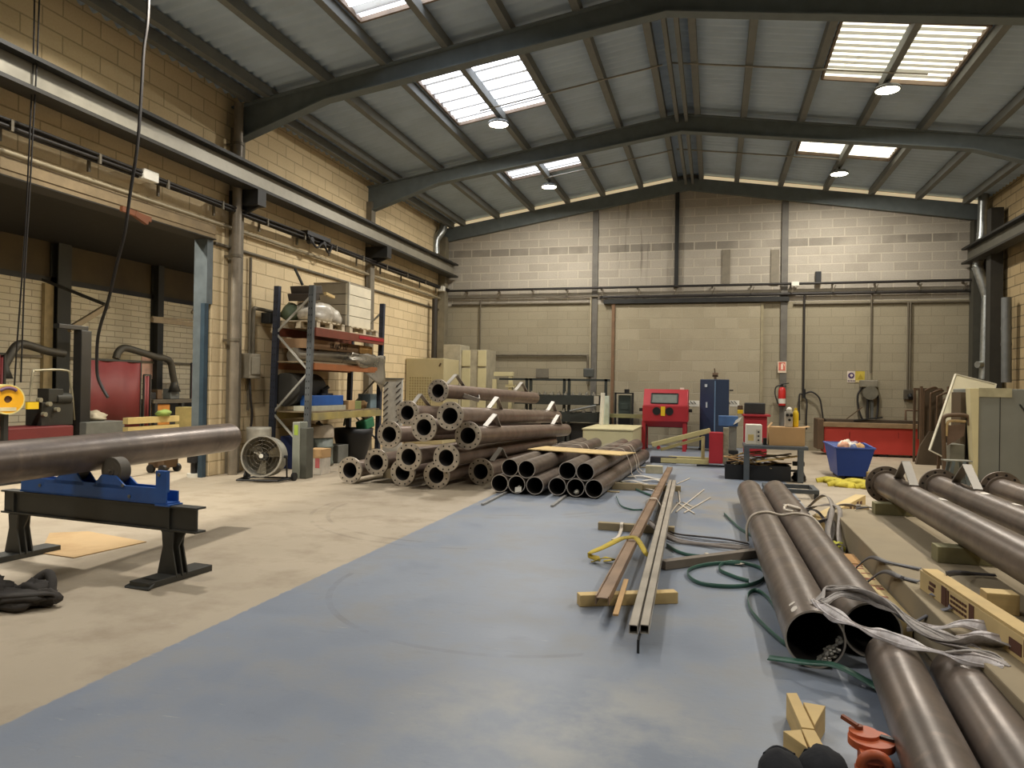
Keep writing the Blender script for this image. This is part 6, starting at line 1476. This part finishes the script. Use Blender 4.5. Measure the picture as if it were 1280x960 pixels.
# grey cabinet block at right
YG = 12.1
x0, x1 = PY(1222, 600, YG).x, 5.3
zt_ = PY(1240, 486, YG).z
t = thing('grey_cabinet', ((x0 + x1) / 2, YG + .4, 0), 'big grey steel cabinet with a cream edge at the right wall', 'cabinet')
GC = mat('cab_sage', (124, 126, 118), .55, .1, .08, 2, dirt=(104, 100, 82), dirtamt=.3)
MB().box(x0, x1, YG, YG + 1.2, 0, zt_).build('body', GC, t, bevel=.012)
MB().prism([(x0 - .12, YG - .02, zt_ + .005), (x0 - .0, YG - .02, zt_ + .005), (x0 + .0, YG - .02, 0), (x0 - .05, YG - .02, 0)], (0, .2, 0)).build('edge_post', CREAM, t, bevel=.006)
MB().box(x0 + .0, x0 + .42, YG - .015, YG, zt_ - .12, zt_ + .01).build('top_strip', mat('strip_sage', (166, 160, 130), .5), t)
MB().box(x0 + .27, x0 + .28, YG - .004, YG, .1, zt_ - .12).build('seam', DARK, t)
p = PY(1240, 505, YG); MB().bar((p.x + .35, YG - .01, p.z), (p.x + .42, YG - .01, p.z - .1), .02, .015).build('handle', DARK, t)
a, b, c, d = fb(1208, 488, 1216, 600, YG + .35)
tag(MB().box(a - .02, x0 - .13, YG + .35, YG + .8, 0, d - .03).build('brown_plate', mat('plate_brown', (84, 70, 50), .6)), 'dark brown plate standing left of the cream cabinet edge', 'plate')
a, b, c, d = fb(1187, 556, 1208, 590, YG + .2)
tag(MB().box(a, b - .02, YG + .2, YG + .6, 0, d).build('grey_box', mat('box_sage', (112, 110, 96), .6), bevel=.008), 'low grey box in front of the leaning panel', 'box')
t = thing('tube_trolley', PY(1190, 580, YG + .1), 'bent tube handle of a dark trolley before the leaning panel', 'trolley')
A_ = lambda px, py, dy=.1: PY(px, py, YG + dy)
h0 = A_(1181, 590); h0.z = .04
MB().tube(smooth_path([h0, A_(1180, 560), A_(1179, 528), A_(1181, 521), A_(1188, 519), A_(1205, 519), A_(1211, 523), A_(1212, 532)], 4), .03).build('handle', BROWN, t)
MB().tube(smooth_path([A_(1183, 545), A_(1184, 530), A_(1189, 526), A_(1207, 527)], 4), .02).build('inner_handle', mat('tan_tube', (176, 150, 104), .5), t)
MB().prism([A_(1183, 532), A_(1207, 530), A_(1205, 545), A_(1184, 557)], (0, .02, 0)).build('plate', mat('plate_taupe', (98, 78, 62), .7), t)
MB().bar((h0.x - .05, YG - .1, .04), (h0.x + .45, YG - .1, .04), .05, .06).build('base', DARK, t)
# steel stool on the slab
c = FL(1196, 600, SZ)
c = V((2.53, 8.9, 0))
t = thing('steel_trestle', c, 'grey steel trestle with a flat top standing behind the slab pipes', 'trestle')
zt_ = .6
MB().box(c.x - .13, c.x + .13, c.y - .08, c.y + .08, zt_ - .012, zt_).build('top_plate', mat('trestle_grey', (132, 130, 118), .5, .3), t)
for s in (-1, 1):
    for yy in (-.08, .08): MB().bar((c.x + s * .05, c.y + yy, zt_ - .01), (c.x + s * .15, c.y + yy, 0), .025, .03).build('leg', mat('leg_bluegrey', (96, 106, 108), .5, .3), t)
for k, (xa_, ya_, xb_, yb2) in enumerate(((2.6, 10.0, 3.9, 10.1), (2.5, 9.6, 3.6, 9.55))): tag(MB().bar((xa_, ya_, .03), (xb_, yb2, .03), .06, .05).build('steel_flat', mat('flat_pale', (168, 160, 140), .6)), ['pale steel flat on the floor in front of the grey cabinet, farther one', 'pale steel flat on the floor in front of the grey cabinet, nearer one'][k], 'steel bar')

# ------------------------------------------------------------------ next bay seen through the opening
for px, r, lb in ((73.5, .17, 'thick dark column on the white brick wall of the next bay'), (195, .1, 'thin dark column on the white brick wall of the next bay')):
    p = PX(px, 420, -13.9); m = MB(); m.box(-13.99, -13.97 + .0, p.y - r, p.y + r, 0, 4.3).box(-13.78, -13.76, p.y - r, p.y + r, 0, 4.3).box(-13.97, -13.78, p.y - .02, p.y + .02, 0, 4.3)
    st(m.build('column', mat('annex_col', (44, 44, 40), .6, .1)), lb, 'column')
p = PX(63, 420, -13.95); st(MB().box(-13.99, -13.9, p.y - .2, p.y + .02, 0, 3.4).build('trim_8', mat('annex_pale', (150, 134, 100), .7)), 'tan strip left of the thick dark column', 'trim')
st(MB().box(-13.99, -13.93, 8, 20, 1.78, 1.84).build('trim_9', CONDUIT), 'pipe rail along the white brick wall', 'trim')
# red screens
def screen(pxs, py0, py1, x, label, base=.1):
    a, b = PX(pxs[0], py0, x), PX(pxs[1], py0, x); zt = a.z
    t = thing('welding_screen', ((a.x + b.x) / 2, (a.y + b.y) / 2, 0), label, 'screen')
    n = 10; vs = []
    for i in range(n + 1):
        y = a.y + (b.y - a.y) * i / n; o = .03 * math.sin(i * 1.3)
        vs += [(x + o, y, .35), (x + o, y, zt)]
    m = MB().add(vs, [(2 * i, 2 * i + 2, 2 * i + 3, 2 * i + 1) for i in range(n)], True); o = m.build('sheet', MAROON, t); o.modifiers.new('s', 'SOLIDIFY').thickness = .01
    f = MB(); f.bar((x, a.y, zt + .02), (x, b.y, zt + .02), .03, .03)
    for y in (a.y, b.y): f.bar((x, y, 0), (x, y, zt + .02), .03, .03, up=V((1, 0, 0))).bar((x - .25, y, .015), (x + .25, y, .015), .03, .03)
    f.build('frame', DARK, t)
screen((108, 176), 450, 540, -10.6, 'wide maroon welding screen in the middle of the opening')
screen((180, 188), 470, 540, -9.9, 'narrow maroon screen edge right of the wide one')
screen((239, 262), 455, 500, -12.8, 'maroon screen beside the blue jamb of the opening')
screen((-14, 6), 443, 540, -10.0, 'maroon screen at the left picture edge')
# fume arms
def arm(pts, x, label, r=.07):
    ps = smooth_path([PX(px, py, x) for px, py in pts], 6)
    t = thing('fume_arm', (x, ps[-1].y, ps[-1].z), label, 'extraction arm')
    MB().tube(ps, r, 12).build('hose', mat('arm_dark', (46, 42, 34), .6), t)
    e = ps[-1]; MB().lathe([(r, .02), (r * 1.15, -.05), (r * 1.9, -.2), (r * 1.8, -.2), (r, -.06)], e, n=18).build('hood', DARK, t)
arm([(145, 448), (148, 440), (156, 435), (175, 440), (195, 446), (206, 448), (213, 453), (216, 468), (218, 478)], -11.2, 'dark fume extraction arm bending over the workbench')
arm([(80, 442), (60, 439), (40, 433), (28, 430), (20, 433), (12, 445), (5, 458)], -11.2, 'dark fume extraction arm at the left of the opening')
for (a, b, c, d), lb in ((((190, 400), (262, 408), (262, 362), (240, 386)), 'jib crane arm of the next bay near the jamb'), (((86, 412), (135, 382), (100, 414), (140, 384)), 'slanting jib strut of the next bay')):
    p = [PX(*q_, -11.8) for q_ in (a, b, c, d)]
    t = thing('mounted_jib', p[0], lb, 'jib crane')
    MB().bar(p[0], p[1], .08, .1).build('boom', mat('jib_tan', (112, 98, 74), .6), t)
    if 'near' in lb:
        MB().bar(p[3] + V((0, 0, -.1)), p[2], .05, .06).bar(p[0] + V((0, 0, .06)), p[1] + V((0, 0, .12)), .04, .04).build('stay', mat('jib_tan', (112, 98, 74), .6), t)
        MB().cyl((p[1].x, p[1].y + .1, 0), (p[1].x, p[1].y + .1, 4.3), .09, 14).build('mast', mat('jib_mast', (70, 84, 96), .6), t)
    else: MB().bar(p[1], p[1] + V((-1.9, .2, .6)), .05, .06).build('stay', DARK, t)
# mast machine and red base
xm = -9.6
p0, p1 = PX(101, 545, xm), PX(101, 413, xm)
t = thing('mast_machine', (xm, p0.y, 0), 'black upright mast on a red base in the opening', 'machine')
w_ = (PX(108, 450, xm).y - PX(95, 450, xm).y) / 2
MB().box(xm - .08, xm + .08, p0.y - w_, p0.y + w_, 0, p1.z).build('mast', BLACK, t, bevel=.01)
a, b = PX(70, 414, xm), PX(107, 412, xm); MB().box(xm - .06, xm + .06, a.y, b.y + .0, b.z - .02, b.z + .05).build('top_arm', BLACK, t, bevel=.008)
MB().tube(smooth_path([PX(102, 413, xm + .05), PX(107, 416, xm + .05), PX(108, 425, xm + .05), PX(107, 470, xm + .05), PX(104, 535, xm + .05)], 5), .015).build('cable', CABLE, t)
a, b = PX(10, 548, xm + .3), PX(92, 535, xm + .3)
MB().box(xm - .3, xm + .3, a.y, b.y, .1, PX(50, 534, xm + .3).z).build('base', MAROON, t, bevel=.012)
MB().box(xm - .3, xm + .3, a.y - .12, a.y - .01, .1, PX(50, 536, xm + .3).z).build('base_end', mat('base_tan', (160, 108, 80), .6), t, bevel=.01)
fr_ = MB(); fr_.tube(smooth_path([PX(38, 495, xm), PX(41, 466, xm), PX(46, 463, xm), PX(83, 463, xm), PX(88, 475, xm), PX(93, 525, xm)], 4), .018)
fr_.build('guard_bar', mat('guard_steel', (150, 146, 128), .4, .5), t)
zb = PX(50, 534, xm + .3).z
a, b = PX(45, 520, xm), PX(85, 520, xm)
MB().box(xm - .2, xm + .1, a.y, b.y, zb, zb + .35).box(xm - .1, xm + .12, a.y + .1, a.y + .35, zb + .35, zb + .55).cyl((xm + .05, b.y - .3, zb + .4), (xm + .05, b.y - .05, zb + .4), .09, 14).build('motor', mat('motor_black', (38, 38, 34), .6, .2), t, bevel=.01)
a = PX(40, 507, xm + .15); MB().box(xm + .12, xm + .16, a.y - .08, a.y + .1, a.z - .05, a.z + .05).build('yellow_label', YEL, t)
for k, (px, py) in enumerate(((62, 505), (50, 500), (72, 512), (56, 518))): q_ = PX(px, py, xm + .14); MB().cyl(q_ - V((.04, 0, 0)), q_ + V((.02, 0, 0)), .035, 10).build('knob', mat('knob_grey', (126, 122, 104), .5), t)
# yellow spool
xs_ = -8.6
c = PX(6, 499, xs_); rr = PX(6, 481, xs_).z - c.z
t = thing('wire_spool', (xs_, c.y, c.z - rr), 'yellow wire spool cut by the left picture edge', 'spool')
d_ = V((1, -.35, 0)).normalized()
MB().hollow(c - d_ * .12, c + d_ * .1, rr, rr * .25, 30).build('disc', mat('spool_yellow', (226, 168, 34), .5, 0, .08), t)
MB().hollow(c - d_ * .122, c + d_ * .102, rr + .008, rr - .008, 30).build('rim', mat('spool_rim', (206, 194, 130), .5), t)
MB().cyl(c - d_ * .1, c + d_ * .08, rr * .25, 14).build('hub', mat('spool_hub', (84, 58, 40), .6), t)
e1, e2, _ = basis(d_)
MB().tube([c + d_ * .104 + (e1 * math.cos(a) + e2 * math.sin(a)) * rr * .78 for a in [PI * (.28 + .44 * i / 10) for i in range(11)]], .022, 4).build('print', mat('spool_ink', (96, 70, 96), .6), t)
MB().obox(c + d_ * .102 - V((0, 0, rr * .68)), e1 * rr * .5, d_ * .003, V((0, 0, rr * .13))).build('label', mat('spool_label', (200, 188, 150), .6), t)
MB().bar((xs_, c.y, 0), (xs_, c.y, c.z - rr * .2), .06, .06, up=V((1, 0, 0))).box(xs_ - .2, xs_ + .2, c.y - .2, c.y + .2, 0, .04).build('stand', DARK, t)
# workbench
xw = -11.0
y0, y1 = PX(192, 500, xw).y, PX(262, 500, xw).y; zt_ = PX(220, 499, xw).z
t = thing('work_bench', (xw, (y0 + y1) / 2, 0), 'dark workbench beneath the fume arm in the next bay', 'bench')
MB().box(xw - .5, xw, y0, y1, zt_ - .08, zt_).build('top', mat('bench_top', (74, 68, 58), .6), t)
MB().box(xw - .45, xw - .3, y0 + .1, y1 - .1, .1, zt_ - .08).build('back', BLACK, t)
for y in (y0 + .08, (y0 + y1) / 2, y1 - .08): MB().box(xw - .08, xw, y - .04, y + .04, 0, zt_ - .08).build('leg', DARK, t)
def onb(name, px0, px1, h, m, lb, cat, dx=-.2):
    a, b = PX(px0, 500, xw), PX(px1, 500, xw); tag(MB().box(xw + dx - .2, xw + dx, a.y, b.y, zt_ + .001, zt_ + h).build(name, m, bevel=.01), lb, cat)
onb('grey_motor', 223, 234, .22, mat('mtr', (94, 98, 98), .5, .2), 'grey motor on the bench under the fume hood', 'motor')
onb('brown_box', 207, 213, .2, BROWN, 'brown box on the bench left of the grey motor', 'box')
onb('dark_vice', 199, 205, .14, BLACK, 'dark vice on the left end of the bench', 'vice')
a, b = PX(200, 505, xw + .02), PX(216, 505, xw + .02)
t2 = a.z
tag(MB().box(xw - .25, xw - .05, a.y, b.y, .1, PX(205, 503, xw).z - .02 if False else zt_ - .1).build('orange_box', mat('orange_box', (176, 116, 44), .6), bevel=.008), 'orange box beneath the bench top', 'box')
tag(MB().box(-10.4, -10.0, PX(240, 515, -10.0).y, PX(254, 515, -10.0).y, 0, PX(247, 509, -10.0).z).build('pale_crate', mat('crate_pale', (180, 164, 108), .7), bevel=.01), 'pale yellow crate on the floor by the jamb', 'crate')
tag(MB().obox(PX(185, 460, -13.97), (.004, 0, 0), (0, .22, 0), (0, 0, .28)).build('notice', mat('notice_pink', (214, 176, 160), .6)), 'pale notice on the white brick wall', 'notice')
# pallet of yellow timbers and blue machine
xp = -8.9
y0, y1 = PX(160, 530, xp).y, PX(224, 530, xp).y; z0, z1 = .46, PX(190, 521, xp).z
t = thing('yellow_trestle', (xp, (y0 + y1) / 2, 0), 'long pale yellow beam on trestles beyond the pipe', 'trestle')
MB().box(xp - .1, xp, y0, y1, z1 - .1, z1).box(xp - .1, xp, y0, y1, z1 - .24, z1 - .15).build('beam', mat('beam_straw', (182, 164, 112), .6, 0, .1), t)
for y in (y0 + .1, y1 - .15): MB().box(xp - .14, xp + .04, y - .05, y + .05, 0, z1 - .24).build('leg', DARK, t)
tag(MB().blob((xp - .02, y1 - .35, z1 + .05), (.08, .16, .06), 4, .3, 2, 8, 12, .2).build('green_rag', mat('rag_green', (120, 140, 70), .8)), 'green rag on the pale yellow beam', 'rag')
t = thing('grey_machine', (-11.6, PX(130, 520, -11.5).y, 0), 'grey machine with a pale heap behind the maroon screen foot', 'machine')
y0, y1 = PX(108, 520, -9.4).y, PX(156, 520, -9.4).y; zt_ = PX(130, 527, -9.4).z
tag(MB().box(-10.2, -9.4, y0, y1, .3, zt_).box(-10.1, -10.0, y0 + .1, y0 + .2, 0, .3).box(-9.6, -9.5, y0 + .1, y0 + .2, 0, .3).box(-10.1, -10.0, y1 - .2, y1 - .1, 0, .3).box(-9.6, -9.5, y1 - .2, y1 - .1, 0, .3).build('steel_plate_table', mat('table_grey', (106, 108, 104), .5, .2), bevel=.01), 'grey plate table in front of the maroon screen', 'table')
bpy.data.objects.remove(t)
tag(MB().blob((-9.8, (y0 + y1) / 2 + .1, zt_ + .06), (.2, .25, .1), 5, .4, 2.4, 10, 16, .3).build('plastic_heap', mat('heap_pale', (160, 152, 132), .6)), 'pale plastic bag on the grey plate table', 'bag')
# feet of things seen under the pipe
xk = -7.6
t = thing('pipe_stand', PX(245, 595, xk), 'dark clamp stand on the floor beside the opening jamb', 'stand')
q_ = PX(243, 598, -7.4); q_ = FL(243, 596)
MB().cyl((q_.x, q_.y, 0), (q_.x, q_.y, .5), .05, 12).cyl((q_.x, q_.y, .2), (q_.x, q_.y, .3), .1, 12).cyl((q_.x, q_.y, .4), (q_.x, q_.y, .46), .09, 12).build('post', BLACK, t)
MB().cyl((q_.x, q_.y, 0), (q_.x, q_.y, .05), .1, 12).build('foot', WHITE, t)
q2 = FL(205, 590)
t = thing('jack_trolley', q2, 'brown jack trolley on the floor beyond the pipe', 'trolley')
MB().box(q2.x - .15, q2.x + .12, q2.y - .15, q2.y + .15, .07, .2).bar((q2.x, q2.y, .2), (q2.x + .0, q2.y - 1.1, .28), .05, .05).build('body', BROWN, t, bevel=.01)
for dx in (-.1, .1):
    for dy in (-.145, .145): MB().cyl((q2.x + dx, q2.y + dy - .025, .06), (q2.x + dx, q2.y + dy + .025, .06), .06, 14).build('wheel', BLACK, t)
# hanging crane cables in front of the opening
def hang(pts, y, r, label):
    ps = smooth_path([PY(px, py, y) for px, py in pts], 6)
    tag(MB().tube(ps, r, 6).build('hanging_cable', CABLE), label, 'cord')
hang([(44, -60), (42, 60), (38, 150), (33, 260), (28, 340), (22, 420), (18, 482)], 5.6, .008, 'left one of two thin cords hanging before the opening')
hang([(51, -60), (47, 60), (42, 150), (36, 260), (31, 340), (28, 420), (26, 478)], 5.6, .008, 'right one of two thin cords hanging before the opening')
hang([(187, -60), (185, 20), (180, 60), (177, 110), (172, 180), (163, 240), (156, 290), (146, 330), (138, 365), (133, 384), (126, 405), (122, 425), (121, 450), (122, 470), (128, 485), (135, 497)], 6.0, .016, 'thick crane control cable curving down before the opening')
c = PX(168, 272, -6.6)
t = thing('hanging_hook', c, 'small orange rusty hook hanging at the opening lintel', 'hook')
MB().bar(c + V((0, -.2, .06)), c + V((0, .25, .03)), .04, .06).bar(c + V((0, .0, .05)), c + V((0, .2, -.01)), .05, .07).cyl(c + V((0, -.1, .0)), c + V((0, -.1, ZO - c.z)), .012, 6).build('hook', mat('hook_orange', (112, 66, 38), .7), t)

# ------------------------------------------------------------------ finish
NEST = {'high_bay_lamp': {'lens': 'housing'}, 'ceiling_tube_light': {'lens': 'housing'}, 'drum_fan': {'wheel': 'stand', 'badge': 'front_grille', 'handle': 'housing'},
        'fire_extinguisher': {'label': 'body', 'hose': 'valve'}, 'blast_cabinet': {'window_frame': 'window', 'warning_label': 'body', 'latch': 'body', 'light_box': 'body'},
        'roller_stand': {'bolts': 'roller_frame', 'roller': 'roller_frame'}, 'enclosure': {'mesh': 'mesh_backing', 'latch': 'body'}, 'blue_cabinet': {'handle': 'body', 'stub': 'body'},
        'white_device': {'knob': 'keypad'}, 'yellow_bottle': {'cap': 'body'}, 'spray_unit': {'gauge': 'body'}, 'wire_spool': {'print': 'disc', 'label': 'disc', 'rim': 'disc'},
        'bending_machine': {'handle': 'front_panel'}, 'trolley': {}, 'paper_box': {'print': 'box'}, 'gas_cylinder_case': {'sticker': 'body'}, 'tool_trolley': {'wheel': 'body'}, 'grey_cabinet': {'handle': 'body', 'seam': 'body'}}
stem_ = lambda n: n.rsplit('.', 1)[0] if n[-3:].isdigit() and '.' in n else n
for o in list(bpy.data.objects):
    if o.parent is None and stem_(o.name) in NEST:
        kids = list(o.children)
        for ch in kids:
            tgt = NEST[stem_(o.name)].get(stem_(ch.name))
            par = next((k for k in kids if stem_(k.name) == tgt), None)
            if par is not None: ch.parent = par
for o in bpy.data.objects:
    if '_w' in o: del o['_w']
sc = bpy.context.scene
sc.view_settings.view_transform = 'Standard'
sc.view_settings.look = 'None'
sc.view_settings.gamma = 1
sc.view_settings.exposure = 0.0
sc.view_settings.use_curve_mapping = False
sc.cycles.use_denoising = True
sc.cycles.max_bounces = 6
sc.cycles.diffuse_bounces = 4
sc.cycles.sample_clamp_indirect = 6
sc.cycles.caustics_reflective = False
sc.cycles.caustics_refractive = False
